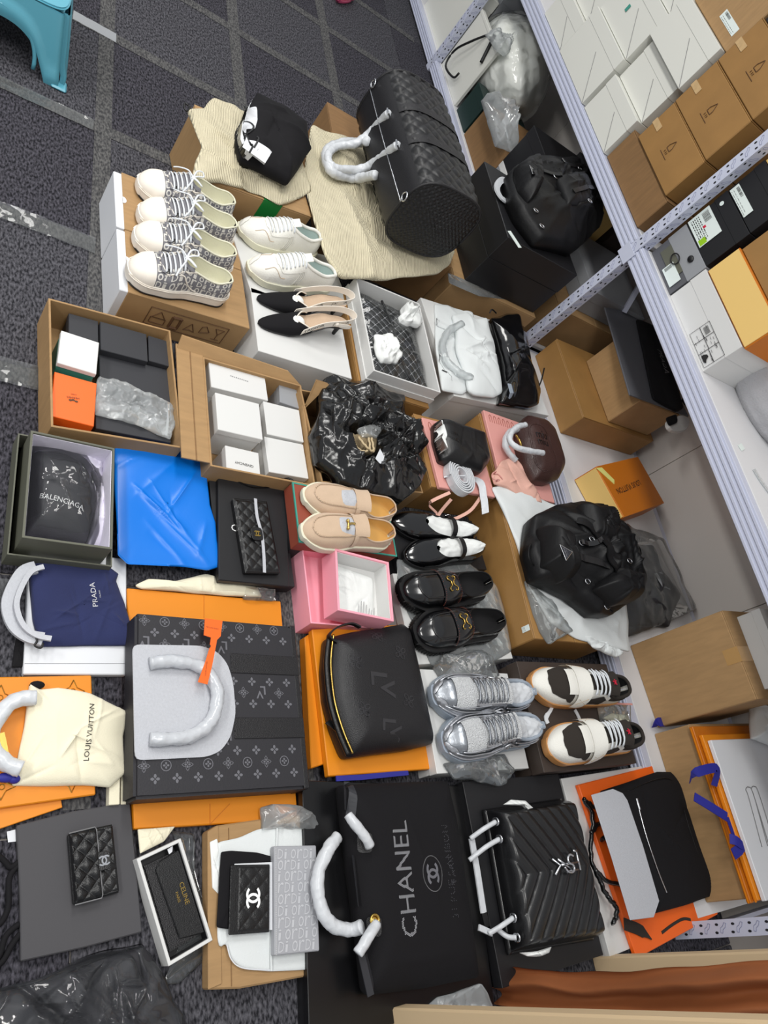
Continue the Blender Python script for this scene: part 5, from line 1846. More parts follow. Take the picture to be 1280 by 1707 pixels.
def strap_sneaker(label, toe, heel, z0, side):
    r, L = shoe_root('strap_sneaker', label, toe, heel, z0, 0.03, 0.09, 'white and black strap sneakers')
    l = Last(L, 0.108, side, ((0, 0.024), (1, 0.030)), ((0, 0.034), (0.12, 0.042), (0.3, 0.056), (0.5, 0.072), (0.65, 0.074), (0.85, 0.066), (1, 0.062)), 0.60, 0.985, 0.84, tr=0.2)
    sg, _ = l.sole(0.004, 0.0, 0.003, lift=0.006)
    part(r, 'sole', sg, 'rubber_gum', W=False, smooth=0.8)
    part(r, 'upper', l.upper(), 'white_leather', W=False, smooth=3.2, weld=1e-5)
    part(r, 'toe_panel', l.upper(0.085, 0.30, lambda t: tab(t, (0.085, 0.95), (0.11, 0.55), (0.22, 0.42), (0.27, 0.25), (0.30, 0.22)), lambda t: 1.0, 0.0018, 24), 'umber_suede', W=False, smooth=3.2)
    part(r, 'vamp_patch', G().grid(lambda u, v: l.pt(lerp(0.235, 0.33, u), lerp(1.02, math.pi - 1.02, v), 0.006), 10, 12), 'white_leather', W=False, smooth=3.2)
    part(r, 'strap', G().grid(lambda u, v: l.pt(lerp(0.315, 0.44, u), lerp(0.10, math.pi - 0.10, v), 0.008), 8, 30), 'white_leather', W=False, smooth=3.2)
    for lr in (1, -1):
        g = G()
        for (a, b) in (((0.335, 0.30), (0.42, 0.55)), ((0.42, 0.30), (0.335, 0.55))):
            pa = l.pt(a[0], a[1] * 1.4 if lr > 0 else math.pi - a[1] * 1.4, 0.0088)
            pb = l.pt(b[0], b[1] * 1.4 if lr > 0 else math.pi - b[1] * 1.4, 0.0088)
            g.tube([pa, pb], 0.0007, 4)
        part(r, 'strap_stitch', g, 'cream_stitch', W=False)
        part(r, 'side_panel', l.upper(0.45, 0.66, 0.10, lambda t: tab(t, (0.45, 0.4), (0.66, 0.55)), 0.0016, 14, sides=(lr,)), 'umber_suede', W=False, smooth=3.2)
        part(r, 'eyestay', l.upper(0.44, 0.68, lambda t: 0.55, lambda t: 0.80, 0.004, 14, sides=(lr,)), 'white_leather', W=False, smooth=3.2)
    part(r, 'tongue', G().grid(lambda u, v: l.pt(lerp(0.44, 0.72, u), lerp(1.0, math.pi - 1.0, v), 0.002 + 0.014 * u * u), 16, 10), 'umber_suede', W=False, smooth=3.2)
    c = l.pt(0.665, math.pi / 2, 0.016)
    eg = G()
    for q in (((-.006, 0, 0), (.006, .004, 0)), ((0, .001, 0), (.004, -.008, 0)), ((0, 0, 0), (-.006, -.007, 0)), ((.002, .002, 0), (-.003, .008, 0))):
        eg.tube([c + Vector(q[0]), c + Vector(q[1])], 0.0016, 5)
    eg.ball(c + Vector((-.009, .002, 0)), 0.002, 6, 5)
    part(r, 'red_emblem', eg, 'red_ink', W=False, label='small red figure emblem')
    part(r, 'lining', l.bowl(), 'lining_black', W=False, smooth=3.2)
    part(r, 'collar', l.upper(0.62, 1.0, lambda t: 0.55, 1.0, 0.0016, 24), 'umber_suede', W=False, smooth=3.2)
    part(r, 'collar_padding', l.collar(0.0, 0.0055), 'umber_suede', W=False, smooth=3.2)
    for q in l.lace_rows(0.465, 0.60, 4, 0.66, 0.0034, 0.010, 0.02) + l.lace_rows(0.465, 0.60, 4, 0.66, 0.0034, 0.013, -0.02):
        part(r, 'lace', q, 'lace_white', W=False, smooth=3.2)


zj = 0.111
strap_sneaker('farther white and black strap sneaker with gum sole', (889, 1143), (1056, 1143), zj, 1)
strap_sneaker('nearer white and black strap sneaker with gum sole', (913, 1240), (1078, 1222), zj, -1)
solo('lace_end', 'loose white lace end on the dark brown shoebox, below the farther sneaker', 'lace', G().ribbon(spline(PS([(922, 1174), (917, 1185), (910, 1196), (913, 1206)], zj + 0.003), 10), [0.010] * 5 + [0.014] * 5, 0.003), 'lace_white', group='loose lace ends', smooth=1)
solo('lace_end', 'loose white lace end between the two strap sneakers', 'lace', G().ribbon(spline(PS([(958, 1183), (963, 1192), (969, 1206)], zj + 0.003), 10), 0.011, 0.003), 'lace_white', group='loose lace ends', smooth=1)
r = thing('zip_pouch', 'clear zip pouch with cream insoles between the strap sneakers', 'pouch', P(1030, 1190, zj))
part(r, 'insole', pillow(PS([(1008, 1196), (1022, 1188), (1048, 1191), (1054, 1203), (1030, 1206)], zj + 0.012), zj + 0.001, 0.012, 0.002, 20, 4), 'lining_cream', smooth=3.2)
part(r, 'film', pillow(PS([(1000, 1170), (1054, 1172), (1056, 1204), (1006, 1204)], zj + 0.016), zj + 0.0008, 0.016, 0.003, 20, 5), 'clear_film', smooth=3.2)
part(r, 'zip_strip', G().ribbon(PS([(1001, 1172), (1054, 1174)], zj + 0.018), 0.006, 0.001), 'pink_soft')

# ================================================================== soft goods and bags
def wrap_handle(root, pts, r, mat='white_wrap', name='wrapped_handle', wr=0.10):
    n = max(12, int(sum((Vector(b) - Vector(a)).length for a, b in zip(pts, pts[1:])) / 0.0055))
    sp = spline(pts, n)
    rs = [r * (1 + wr * noise.noise(Vector((i * 0.35, r * 900, 4))) + wr * crumple(Vector((i * 0.22, r * 700, 2)))) for i in range(n)]
    g = G().tube(sp, rs, 14)
    for i in range(n):
        for k in range(14):
            v = g.v[i * 14 + k]
            d = v - sp[i]
            g.v[i * 14 + k] = v + d * (0.30 * crumple(Vector((v.x * 55, v.y * 55, v.z * 90))))
    return part(root, name, g, mat, smooth=3.2)


# stool
sc = Vector((0.105, 2.455, 0))
r = thing('plastic_stool', 'blue plastic stool with arched sides at the top left corner', 'stool', sc)
hS = 0.205


def stool_body():
    g = G()
    a0, a1 = 0.165, 0.205            # half sizes at the seat and at the floor

    def half(z):
        return lerp(a1, a0, z / hS)
    for k in range(4):
        m = Matrix.Rotation(k * math.pi / 2, 4, 'Z')
        n = 30
        for sgn in (0, 1):
            off = -0.006 * sgn

            def fn(u, v):
                x = lerp(-1, 1, u)
                arch = 0.118 * math.sqrt(max(0, 1 - (abs(x) / 0.68) ** 2.6)) if abs(x) < 0.68 else 0.0
                z = lerp(arch, hS - 0.008, v)
                h_ = half(z)
                bulge = 0.006 * math.sin(math.pi * min(1, max(0, (z - arch) / 0.05)))
                return sc + m @ Vector((x * (h_ - 0.018 * (1 - min(1, (1 - abs(x)) / 0.1)) ** 2) + 0, -(h_ + off - 0.012 * max(0, (abs(x) - 0.86) / 0.14) ** 2) - bulge, z))
            g.grid(fn, n, 14)
    return g


part(r, 'sides', stool_body(), 'stool_blue', smooth=3.2)
g = G()
a = 0.166
rc = [(a * math.copysign(abs(math.cos(t)) ** 0.35, math.cos(t)), a * math.copysign(abs(math.sin(t)) ** 0.35, math.sin(t))) for t in [2 * math.pi * i / 48 for i in range(48)]]
g.prism([(sc.x + p[0], sc.y + p[1]) for p in rc], hS - 0.010, hS)
part(r, 'seat', g, 'stool_blue', bev=0.004, seg=2, smooth=0.8)
for sx in (-1, 1):
    for sy in (-1, 1):
        part(r, 'foot', G().box((sc.x + sx * 0.19 - 0.022, sc.y + sy * 0.19 - 0.022, 0.0), (sc.x + sx * 0.19 + 0.022, sc.y + sy * 0.19 + 0.022, 0.010)), 'stool_blue', bev=0.004)
    part(r, 'arch_rib', G().tube([sc + Vector((0.60 * 0.19 * math.cos(t), sx * (-0.196 + 0.02 * math.sin(t)), 0.02 + 0.128 * math.sin(t))) for t in [math.pi * i / 24 for i in range(25)]], 0.006, 8), 'stool_blue', smooth=3.2)
# slipper at the top edge
r = thing('slipper', 'pink plastic slipper tip at the top edge of the picture', 'shoe', P(572, 0, 0.001))
part(r, 'sole', G().prism([(p.x, p.y) for p in resample(PS([(560, 2), (574, 5), (588, 2), (590, -18), (572, -26), (558, -18)], 0.01), 24, 2)], 0.001, 0.018), 'pink_plastic', bev=0.004)
part(r, 'strap', G().tube([P(561, -2, 0.02), P(572, -8, 0.045), P(588, -4, 0.02)], 0.014, 8), 'pink_plastic', smooth=3.2)

# cream ribbed cloth bag 1 and black drawstring pouch
cz = 0.2015
r = thing('cotton_bag', 'cream ribbed cotton bag spread on the green taped carton', 'bag', P(420, 250, cz))
pg = pillow(PS([(314, 178), (338, 180), (357, 162), (392, 172), (430, 190), (500, 240), (512, 296), (520, 316), (470, 337), (442, 320), (371, 297), (335, 297), (323, 288), (330, 262), (342, 236), (328, 205)], cz + 0.02), cz, 0.024, 0.014, 9, 21, N=160, rings=34, crump=0.3, creases=26, ca=0.012)
part(r, 'cloth', pg, 'rib_cotton', smooth=3.2)
part(r, 'drawcord', G().tube(spline(PS([(314, 176), (308, 172), (307, 180), (312, 185), (317, 178)], cz + 0.03), 14), 0.0028, 6), 'rubber_black', smooth=3.2)
pz = cz + 0.036
r = thing('drawstring_pouch', 'black drawstring pouch with a white tag on the cream cotton bag', 'pouch', P(455, 230, pz))
pg = pillow(PS([(430, 152), (478, 173), (514, 199), (519, 248), (484, 300), (440, 278), (403, 261), (396, 236), (398, 206), (414, 180)], pz + 0.03), pz, 0.055, 0.008, 9, 22, N=150, pw=4, ca=0.008)
bv = pg.bvh()
part(r, 'pouch', pg, 'black_cloth', smooth=3.2)
part(r, 'lining_opening', drape(pillow(PS([(421, 165), (432, 170), (432, 195), (427, 211), (412, 206), (414, 232), (404, 242), (400, 232), (404, 205), (410, 186)], pz + 0.06), pz + 0.06, 0.004, 0.001, 12, 2), bv, 0.002), 'white_paper', smooth=3.2)
part(r, 'paper_tag', drape(G().grid(lambda u, v: P(*[lerp(lerp(a, b, u), lerp(d, c, u), v) for a, b, c, d in ((417, 461, 442, 404), (214, 241, 272, 245)) for a, b, c, d in [(a, b, c, d)]], pz + 0.08), 10, 8), bv, 0.003), 'white_paper')
part(r, 'drawcord', drape(G().tube(spline(PS([(408, 178), (418, 205), (430, 200), (424, 188), (410, 180), (417, 208), (412, 222), (416, 236), (428, 236), (437, 222), (435, 216)], pz + 0.08), 44), 0.0028, 6), bv, 0.004), 'rubber_black', smooth=3.2)
part(r, 'drawcord', drape(G().tube(spline(PS([(414, 236), (421, 243), (416, 254)], pz + 0.08), 12), 0.0028, 6), bv, 0.004), 'rubber_black', smooth=3.2)

# cream ribbed cloth 2 and the woven duffle
cz = 0.2065
r = thing('cotton_bag', 'large cream ribbed cotton bag under the woven black duffle', 'bag', P(640, 340, cz))
pg = pillow(PS([(522, 201), (560, 220), (600, 232), (650, 215), (750, 330), (764, 400), (752, 440), (735, 452), (651, 463), (570, 460), (545, 420), (530, 370), (514, 320), (510, 290)], cz + 0.02), cz, 0.026, 0.014, 7, 31, N=170, rings=36, crump=0.3, creases=34, ca=0.014)
part(r, 'cloth', pg, 'rib_cotton', smooth=3.2)
dz = cz + 0.048
r = thing('duffle_bag', 'black woven leather duffle with white wrapped handles', 'bag', P(690, 300, dz))
ra = 0.135
near_c = P(722, 370, dz + ra)
far_c = P(668, 186, dz + ra)
ax = (near_c - far_c).normalized()
Ld = (near_c - far_c).length
print('DUFFLE', Ld)
sd = Vector((ax.y, -ax.x, 0))          # points to the aisle side or the wall side
if sd.x > 0:
    sd = -sd
upv = Vector((0, 0, 1))


def duf(u, a, k=0.0):
    """u along the axis from far to near, a angle round the barrel (0 = aisle side)"""
    # squarish barrel
    ca, sa = math.cos(a), math.sin(a)
    rr = ra * (abs(ca) ** 3.2 + abs(sa) ** 3.2) ** (-1 / 3.2)
    rr *= 0.97 + 0.03 * math.sin(math.pi * u)
    p = far_c.lerp(near_c, u) + sd * (ca * (rr * 1.12 + k)) + upv * (sa * (rr + k))
    return p


def weave(i, j):
    return 0.0022 * (abs(math.sin(i * math.pi)) ** 0.5) * (abs(math.sin(j * math.pi)) ** 0.5)


a_lo, a_hi = math.radians(38), math.radians(322)
NU, NV = 150, 240


def dbody(u, v):
    a = lerp(a_lo, a_hi, v)
    s, q = u * 22, v * 34
    i, j = (s + q) / 1.0, (s - q) / 1.0
    par = (math.floor(i / 2) + math.floor(j / 2)) % 2
    k = (0.0055 if par else 0.0032) * (abs(math.sin(i * math.pi / 2)) * abs(math.sin(j * math.pi / 2))) ** 0.55
    return duf(u, a, k)


part(r, 'woven_body', G().grid(dbody, NU, NV), 'black_leather', smooth=3.2)
part(r, 'top_panel', G().grid(lambda u, v: duf(u, lerp(-a_lo - 0.01, a_lo + 0.01, v), 0.002), 40, 20), 'black_grain', smooth=3.2)
part(r, 'zip', G().tube([duf(u, 0.10, 0.004) for u in [i / 30 for i in range(31)]], 0.0022, 6), 'silver', smooth=3.2)
for u in (0.36, 0.64):
    g = G().grid(lambda s, v: duf(u + (s - 0.5) * 0.065, lerp(a_lo, a_hi, v), 0.0048), 6, 90)
    part(r, 'band', g, 'black_grain', smooth=3.2)
for u, c in ((1.0, near_c), (0.0, far_c)):
    def endf(s, v):
        p = duf(u, 2 * math.pi * v, 0.0)
        q = c + ax * (0.016 if u else -0.016)
        w_ = q.lerp(p, s)
        w_ += ax * ((1 if u else -1) * 0.012 * (1 - s ** 2))
        e_ = w_ - c
        i_, j_ = (e_.dot(sd) + e_.z) / 0.017, (e_.dot(sd) - e_.z) / 0.017
        k = (0.004 if (math.floor(i_) + math.floor(j_)) % 2 else 0.0024) * (abs(math.sin(i_ * math.pi)) * abs(math.sin(j_ * math.pi))) ** 0.55
        return w_ + ax * (k if u else -k)
    part(r, 'end_panel', G().grid(endf, 90, 260, cv=True), 'black_leather', smooth=3.2)
    part(r, 'end_piping', G().tube([duf(u, 2 * math.pi * i / 60, 0.001) for i in range(60)], 0.005, 6, closed=True), 'black_grain', smooth=3.2)
    part(r, 'd_ring', G().tube([duf(u, 0.25, 0.006) + (upv * math.cos(t) + ax * math.sin(t)) * 0.014 for t in [k * math.pi / 8 for k in range(16)]], 0.003, 6, closed=True), 'silver', smooth=3.2)
h0, h1 = duf(0.36, 0.45, 0.01), duf(0.64, 0.45, 0.01)
fl = cz + 0.055
wrap_handle(r, [h0, P(622, 216, 0.36), P(595, 238, 0.30), P(560, 245, fl), P(546, 262, fl), P(558, 280, fl), P(600, 282, 0.28), P(628, 268, 0.34), h1], 0.013)
wrap_handle(r, [duf(0.36, -0.35, 0.012), P(604, 238, 0.27), P(570, 238, fl - 0.008), P(544, 252, fl - 0.01), P(552, 285, fl - 0.008), P(590, 297, 0.25), duf(0.66, -0.35, 0.012)], 0.014)
part(r, 'buckle', G().box((-0.012, -0.014, -0.003), (0.012, 0.014, 0.003), Matrix.Translation(h1) @ Matrix.Rotation(0.6, 4, 'Y')), 'silver', bev=0.001)
part(r, 'buckle', G().box((-0.012, -0.014, -0.003), (0.012, 0.014, 0.003), Matrix.Translation(h0) @ Matrix.Rotation(0.6, 4, 'Y')), 'silver', bev=0.001)


# backpacks
def backpack(root, poly_px, zb, h, seed):
    """nylon body"""
    pg = pillow(PS(poly_px, zb + h * 0.45), zb, h, 0.016, 8, seed, rings=40, N=190, pw=2.6, crump=0.5, creases=46, ca=0.013)
    part(root, 'body', pg, 'black_nylon', smooth=3.2)
    return pg, pg.bvh()


def pocket(root, px, zb, h, bv, seed, mat='black_nylon'):
    pts = [on(bv, q, zb) for q in px]
    tops = []
    for p in pts:
        hh = bv.ray_cast(Vector((p.x, p.y, 2)), Vector((0, 0, -1)))
        tops.append(hh[0].z if hh[0] is not None else zb)
    z0 = min(tops) - 0.01
    pg = pillow(pts, z0, max(tops) - z0 + h, 0.005, 12, seed, smooth=2, pw=5.0, creases=14, ca=0.005)
    part(root, 'pocket', pg, mat, smooth=3.2)
    return pg


def plaque(root, c, size, an, mat='black_shiny'):
    m = Matrix.Translation(c) @ Matrix.Rotation(an, 4, 'Z')
    tri = [(-0.5, 0.42), (0.5, 0.42), (0.0, -0.5)]
    g = G().merge(G().prism([(a * size, b * size) for a, b in tri], 0, 0.003), m)
    p = part(root, 'triangle_plaque', g, mat)
    g = G()
    for a, b in zip(tri, tri[1:] + tri[:1]):
        g.tube([m @ Vector((a[0] * size, a[1] * size, 0.003)), m @ Vector((b[0] * size, b[1] * size, 0.003))], 0.0009, 5)
    text_between(g, 'PRADA', m @ Vector((-0.30 * size, 0.16 * size, 0.0032)), m @ Vector((0.30 * size, 0.16 * size, 0.0032)), (0, 0, 1), 0.9)
    text_between(g, 'MILANO', m @ Vector((-0.16 * size, 0.02 * size, 0.0032)), m @ Vector((0.16 * size, 0.02 * size, 0.0032)), (0, 0, 1), 0.8)
    part(p, 'plaque_print', g, 'silver')


def buckle_on(root, px, zb, bv, s=0.012, mat='silver'):
    c = on(bv, px, zb, 0.004)
    part(root, 'buckle', G().tube([c + Vector((s * math.cos(t), s * 0.7 * math.sin(t), 0)) for t in [k * math.pi / 6 for k in range(12)]], 0.0022, 5, closed=True), mat, smooth=3.2)


def strap_on(root, pxs, zb, bv, wd=0.018, mat='black_leather', lift=0.004):
    pts = spline(ons(bv, pxs, zb), 22)
    out = []
    for p in pts:
        hh = bv.ray_cast(Vector((p.x, p.y, 2)), Vector((0, 0, -1)))
        out.append((hh[0] if hh[0] is not None else p) + Vector((0, 0, lift)))
    part(root, 'strap', G().ribbon(out, wd, 0.004), mat, smooth=1.0)


zb = 0.4368
r = thing('backpack', 'upper black nylon backpack on the large matte black box', 'backpack', P(910, 340, zb))
pg, bv = backpack(r, [(852, 282), (885, 262), (922, 258), (945, 262), (970, 280), (1004, 345), (998, 380), (965, 412), (905, 395), (872, 352), (858, 325)], zb, 0.14, 41)
p1_ = pocket(r, [(856, 282), (880, 268), (905, 280), (900, 318), (878, 340), (862, 322)], zb + 0.1, 0.02, bv, 3)
b1 = p1_.bvh()
p2_ = pocket(r, [(928, 296), (968, 290), (990, 322), (980, 345), (945, 342)], zb + 0.1, 0.02, bv, 4)
plaque(r, on(b1, (887, 288), zb + 0.15, 0.003), 0.045, -0.5)
strap_on(r, [(905, 286), (935, 292), (950, 300)], zb + 0.1, bv)
strap_on(r, [(938, 268), (968, 278), (985, 290)], zb + 0.1, bv)
strap_on(r, [(955, 320), (985, 332), (992, 345)], zb + 0.1, p2_.bvh())
for q in ((925, 296), (965, 282), (982, 336), (892, 352), (902, 378)):
    buckle_on(r, q, zb + 0.1, bv)
part(r, 'zip_pull', G().box((-0.012, -0.006, 0), (0.012, 0.006, 0.004), Matrix.Translation(P(948, 420, zb + 0.01)) @ Matrix.Rotation(0.8, 4, 'Z')), 'silver')
solo('wrapped_strap', 'white wrapped strap looped beside the upper backpack', 'strap', G().ribbon(spline([P(855, 307, zb + 0.006), P(838, 300, zb + 0.012), P(828, 312, zb + 0.014), P(836, 330, zb + 0.012), P(858, 344, zb + 0.006)], 24), 0.026, 0.006), 'white_wrap', smooth=1)

zb = 0.1558
r = thing('dust_bag', 'white cloth bag and sheet under the lower black backpack', 'bag', P(930, 950, zb))
pg = pillow(PS([(822, 812), (848, 806), (920, 838), (960, 850), (1040, 960), (1052, 1085), (960, 1064), (918, 1035), (880, 968), (868, 920), (850, 870)], zb + 0.01), zb, 0.012, 0.008, 10, 44, N=160, creases=24)
part(r, 'cloth', pg, 'white_cloth', smooth=3.2)
part(r, 'drawstring_edge', pillow(PS([(975, 1060), (1010, 1070), (1042, 1088), (1030, 1096), (990, 1078)], zb + 0.01), zb - 0.0, 0.014, 0.008, 40, 4), 'white_cloth', smooth=3.2)
part(r, 'film', pillow(PS([(880, 965), (925, 1000), (960, 1050), (920, 1072), (905, 1050), (895, 1020)], zb + 0.02), zb + 0.001, 0.022, 0.008, 20, 6), 'clear_film', smooth=3.2)
zb = 0.176
r = thing('backpack', 'lower black nylon backpack with a triangle plaque on white cloth', 'backpack', P(970, 930, zb))
pg, bv = backpack(r, [(893, 858), (928, 840), (970, 834), (1005, 846), (1040, 868), (1062, 915), (1077, 968), (1062, 1000), (1025, 1020), (1000, 1022), (965, 990), (930, 972), (900, 960), (888, 915)], zb, 0.14, 43)
p1_ = pocket(r, [(893, 882), (955, 884), (962, 905), (955, 962), (922, 976), (894, 950)], zb + 0.1, 0.022, bv, 7)
p2_ = pocket(r, [(958, 845), (1012, 848), (1040, 880), (1030, 905), (985, 895)], zb + 0.1, 0.012, bv, 8)
p3_ = pocket(r, [(985, 985), (1030, 935), (1068, 960), (1060, 1000), (1010, 1015)], zb + 0.1, 0.006, bv, 9)
plaque(r, on(p1_.bvh(), (943, 922), zb + 0.15, 0.003), 0.05, 1.75)
strap_on(r, [(962, 928), (990, 936), (1014, 944)], zb + 0.1, bv, 0.024)
strap_on(r, [(1005, 900), (1016, 930), (1022, 970)], zb + 0.1, bv, 0.03, 'black_nylon')
strap_on(r, [(960, 868), (985, 880), (1000, 900)], zb + 0.1, bv, 0.03, 'black_nylon')
strap_on(r, [(965, 905), (985, 908), (1000, 900)], zb + 0.1, bv, 0.016, 'black_shiny', 0.010)
for q in ((968, 906), (978, 970), (1012, 866), (1048, 936), (985, 900), (1010, 1012)):
    buckle_on(r, q, zb + 0.1, bv)
part(r, 'side_loop', G().tube(spline([P(893, 905, zb + 0.05), P(883, 912, zb + 0.06), P(882, 930, zb + 0.06), P(890, 942, zb + 0.05)], 14), 0.004, 6, flat=0.5), 'black_nylon', smooth=3.2)
part(r, 'leather_patch', drape(G().grid(lambda u, v: P(lerp(1030, 1060, u), lerp(925, 950, u) + v * 18 - 8, zb), 6, 4), bv, 0.005), 'black_patent')
part(r, 'leather_patch', drape(G().grid(lambda u, v: P(lerp(1000, 1025, u), lerp(855, 872, u) + v * 14 - 6, zb), 6, 4), p2_.bvh(), 0.005), 'black_patent')

# quilted bag in the white tray
c0, wd, dp, an = fit([(594, 463), (702, 506), (732, 655), (622, 616)], 0.20)
wd, dp = wd - 0.026, dp - 0.03
r = thing('quilted_bag', 'black quilted bag with white stitching in the open white tray', 'bag', (c0.x, c0.y, 0.142), an)


def quilt(x, y):
    a, b = (x + y) / 0.034, (x - y) / 0.034
    return 0.004 * (abs(math.sin(a * math.pi)) * abs(math.sin(b * math.pi))) ** 0.45


def qz(x, y):
    u, v = x / (wd / 2), y / (dp / 2)
    e = max(abs(u), abs(v))
    lobes = 0.012 * math.exp(-((u - 0.35) ** 2) / 0.15) + 0.010 * math.exp(-((u + 0.45) ** 2) / 0.15)
    return 0.024 * (1 - max(0, e - 0.55) ** 2 * 3.5) + lobes * (1 - v * v) + quilt(x, y)


g = G().grid(lambda u, v: Vector((lerp(-wd / 2, wd / 2, u), lerp(-dp / 2, dp / 2, v), max(0.001, qz(lerp(-wd / 2, wd / 2, u), lerp(-dp / 2, dp / 2, v))))), 110, 150)
g.box((-wd / 2, -dp / 2, 0), (wd / 2, dp / 2, 0.0008))
part(r, 'quilted_body', g, 'black_leather', W=False, smooth=3.2)
sg = G()
for k in range(-14, 15):
    for s in (1, -1):
        pts = []
        for i in range(60):
            x = lerp(-wd / 2 + 0.004, wd / 2 - 0.004, i / 59)
            y = s * (k * 0.034 - x)
            if abs(y) < dp / 2 - 0.004:
                pts.append((x, y, max(0.001, qz(x, y)) + 0.0008))
        if len(pts) > 2:
            sg.tube(pts, 0.0010, 4)
part(r, 'stitching', sg, 'stitch', W=False, kind='stuff')
part(r, 'seam_piping', G().tube([(lerp(-0.02, 0.035, i / 20) + 0.008 * math.sin(i * 0.3), lerp(dp / 2 - 0.02, -dp / 2 + 0.02, i / 20), 0.036) for i in range(21)], 0.004, 8), 'black_grain', W=False, smooth=3.2)
for k, (px, lb) in enumerate(((((625, 562), (640, 556), (658, 566), (668, 590), (660, 606), (636, 604), (628, 585)), 'crumpled tissue wad nearer in the quilted bag tray'), (((668, 516), (684, 508), (700, 528), (702, 540), (680, 545), (664, 538)), 'crumpled tissue wad farther in the quilted bag tray'))):
    solo('tissue_wad', lb, 'tissue', pillow(PS(px, 0.19), 0.181, 0.030, 0.016, 34, 50 + k, N=80, crump=0.7), 'tissue', group='tissue wads on the quilted bag', smooth=3.2)
g = pillow([(c0.x + q.x, c0.y + q.y) for q in [Matrix.Rotation(an, 4, 'Z') @ Vector(p) for p in ((-wd / 2 + .004, -dp / 2 + .004, 0), (wd / 2 - .004, -dp / 2 + .004, 0), (wd / 2 - .004, dp / 2 - .02, 0), (-wd / 2 + .004, dp / 2 - .004, 0))]], 0.143, 0.050, 0.006, 18, 51, smooth=0)
part(r, 'film', g, 'clear_thin', smooth=3.2)

# white dust bag with drawstrings and black patent bag on the white box
r = thing('dust_bag', 'white drawstring dust bag on the white box beside the tray', 'bag', P(770, 580, wtop))
pg = pillow(PS([(726, 505), (762, 512), (790, 520), (800, 640), (772, 656), (738, 650), (728, 580)], wtop + 0.01), wtop, 0.012, 0.006, 12, 61, creases=20, ca=0.006)
part(r, 'cloth', pg, 'white_cloth', smooth=3.2)
for q in (((728, 530), (736, 538), (750, 546)), ((733, 590), (742, 600), (748, 614)), ((743, 611), (752, 618), (758, 630))):
    part(r, 'drawstring', drape(G().tube(spline(PS(q, wtop + 0.03), 10), 0.0018, 6), pg.bvh(), 0.002), 'white_cloth', smooth=3.2)
    part(r, 'cord_tip', drape(G().tube([P(q[0][0], q[0][1], wtop + 0.03), P(q[0][0] + 6, q[0][1] + 6, wtop + 0.03)], 0.0024, 6), pg.bvh(), 0.003), 'rubber_black')
r = thing('handbag', 'black patent crinkled handbag half in a white cloth cover', 'bag', P(850, 600, wtop))
pg = pillow(PS([(820, 528), (848, 520), (866, 520), (876, 545), (888, 610), (904, 650), (900, 672), (888, 676), (860, 672), (838, 668), (845, 640), (838, 590), (828, 555)], wtop + 0.04), wtop + 0.001, 0.075, 0.004, 14, 62, pw=2.4, crump=0.3, creases=10, ca=0.004)
part(r, 'body', pg, 'black_patent', smooth=3.2)
cg = pillow(PS([(762, 518), (786, 513), (800, 524), (818, 524), (832, 570), (846, 648), (832, 656), (800, 652), (790, 645), (785, 620), (770, 580), (768, 550)], wtop + 0.05), wtop + 0.016, 0.026, 0.006, 10, 63, creases=18, ca=0.008, pw=5)
part(r, 'cloth_cover', cg, 'white_cloth', smooth=3.2)
wrap_handle(r, [P(770, 540, wtop + 0.035), P(748, 552, wtop + 0.03), P(738, 575, wtop + 0.026), P(744, 600, wtop + 0.026), P(764, 620, wtop + 0.03), P(786, 630, wtop + 0.035)], 0.012, 'milky_film')
part(r, 'tab', G().ribbon([P(849, 640, wtop + 0.062), P(853, 655, wtop + 0.058), P(848, 668, wtop + 0.03)], 0.018, 0.003), 'steel_grey')
part(r, 'zip_pull', G().tube(spline([P(896, 648, wtop + 0.04), P(902, 635, wtop + 0.05), P(907, 614, wtop + 0.05)], 8), 0.003, 6), 'rubber_black', smooth=3.2)
part(r, 'side_loop', G().tube(spline([P(816, 522, wtop + 0.03), P(820, 516, wtop + 0.04), P(827, 522, wtop + 0.03)], 10), 0.003, 6), 'rubber_black', smooth=3.2)

# bubble pouch in the open carton
r = thing('bubble_pouch', 'clear zip pouch of crumpled plastic lying on the black boxes', 'pouch', P(228, 680, 0.067))
pg = pillow(PS([(166, 626), (195, 634), (228, 648), (290, 670), (287, 731), (240, 709), (200, 698), (160, 688)], 0.078), 0.0668, 0.016, 0.012, 34, 71, N=170, rings=36, crump=0.9, smooth=0)
part(r, 'pouch', pg, 'milky_film', smooth=3.2)
part(r, 'zip_strip', drape(G().ribbon(PS([(282, 670), (279, 700), (277, 726)], 0.085), 0.006, 0.0015), pg.bvh(), 0.002), 'milky_film')

# bin bag and what is inside
cb = P(612, 742, 0.17)
r = thing('bin_bag', 'black crumpled plastic bin bag spilling over its carton', 'bag', P(612, 730, 0.06))


def dent(x, y):
    d = math.hypot((x - cb.x) / 0.07, (y - cb.y) / 0.075)
    return 0.085 * max(0.0, 1 - d * d) ** 0.8


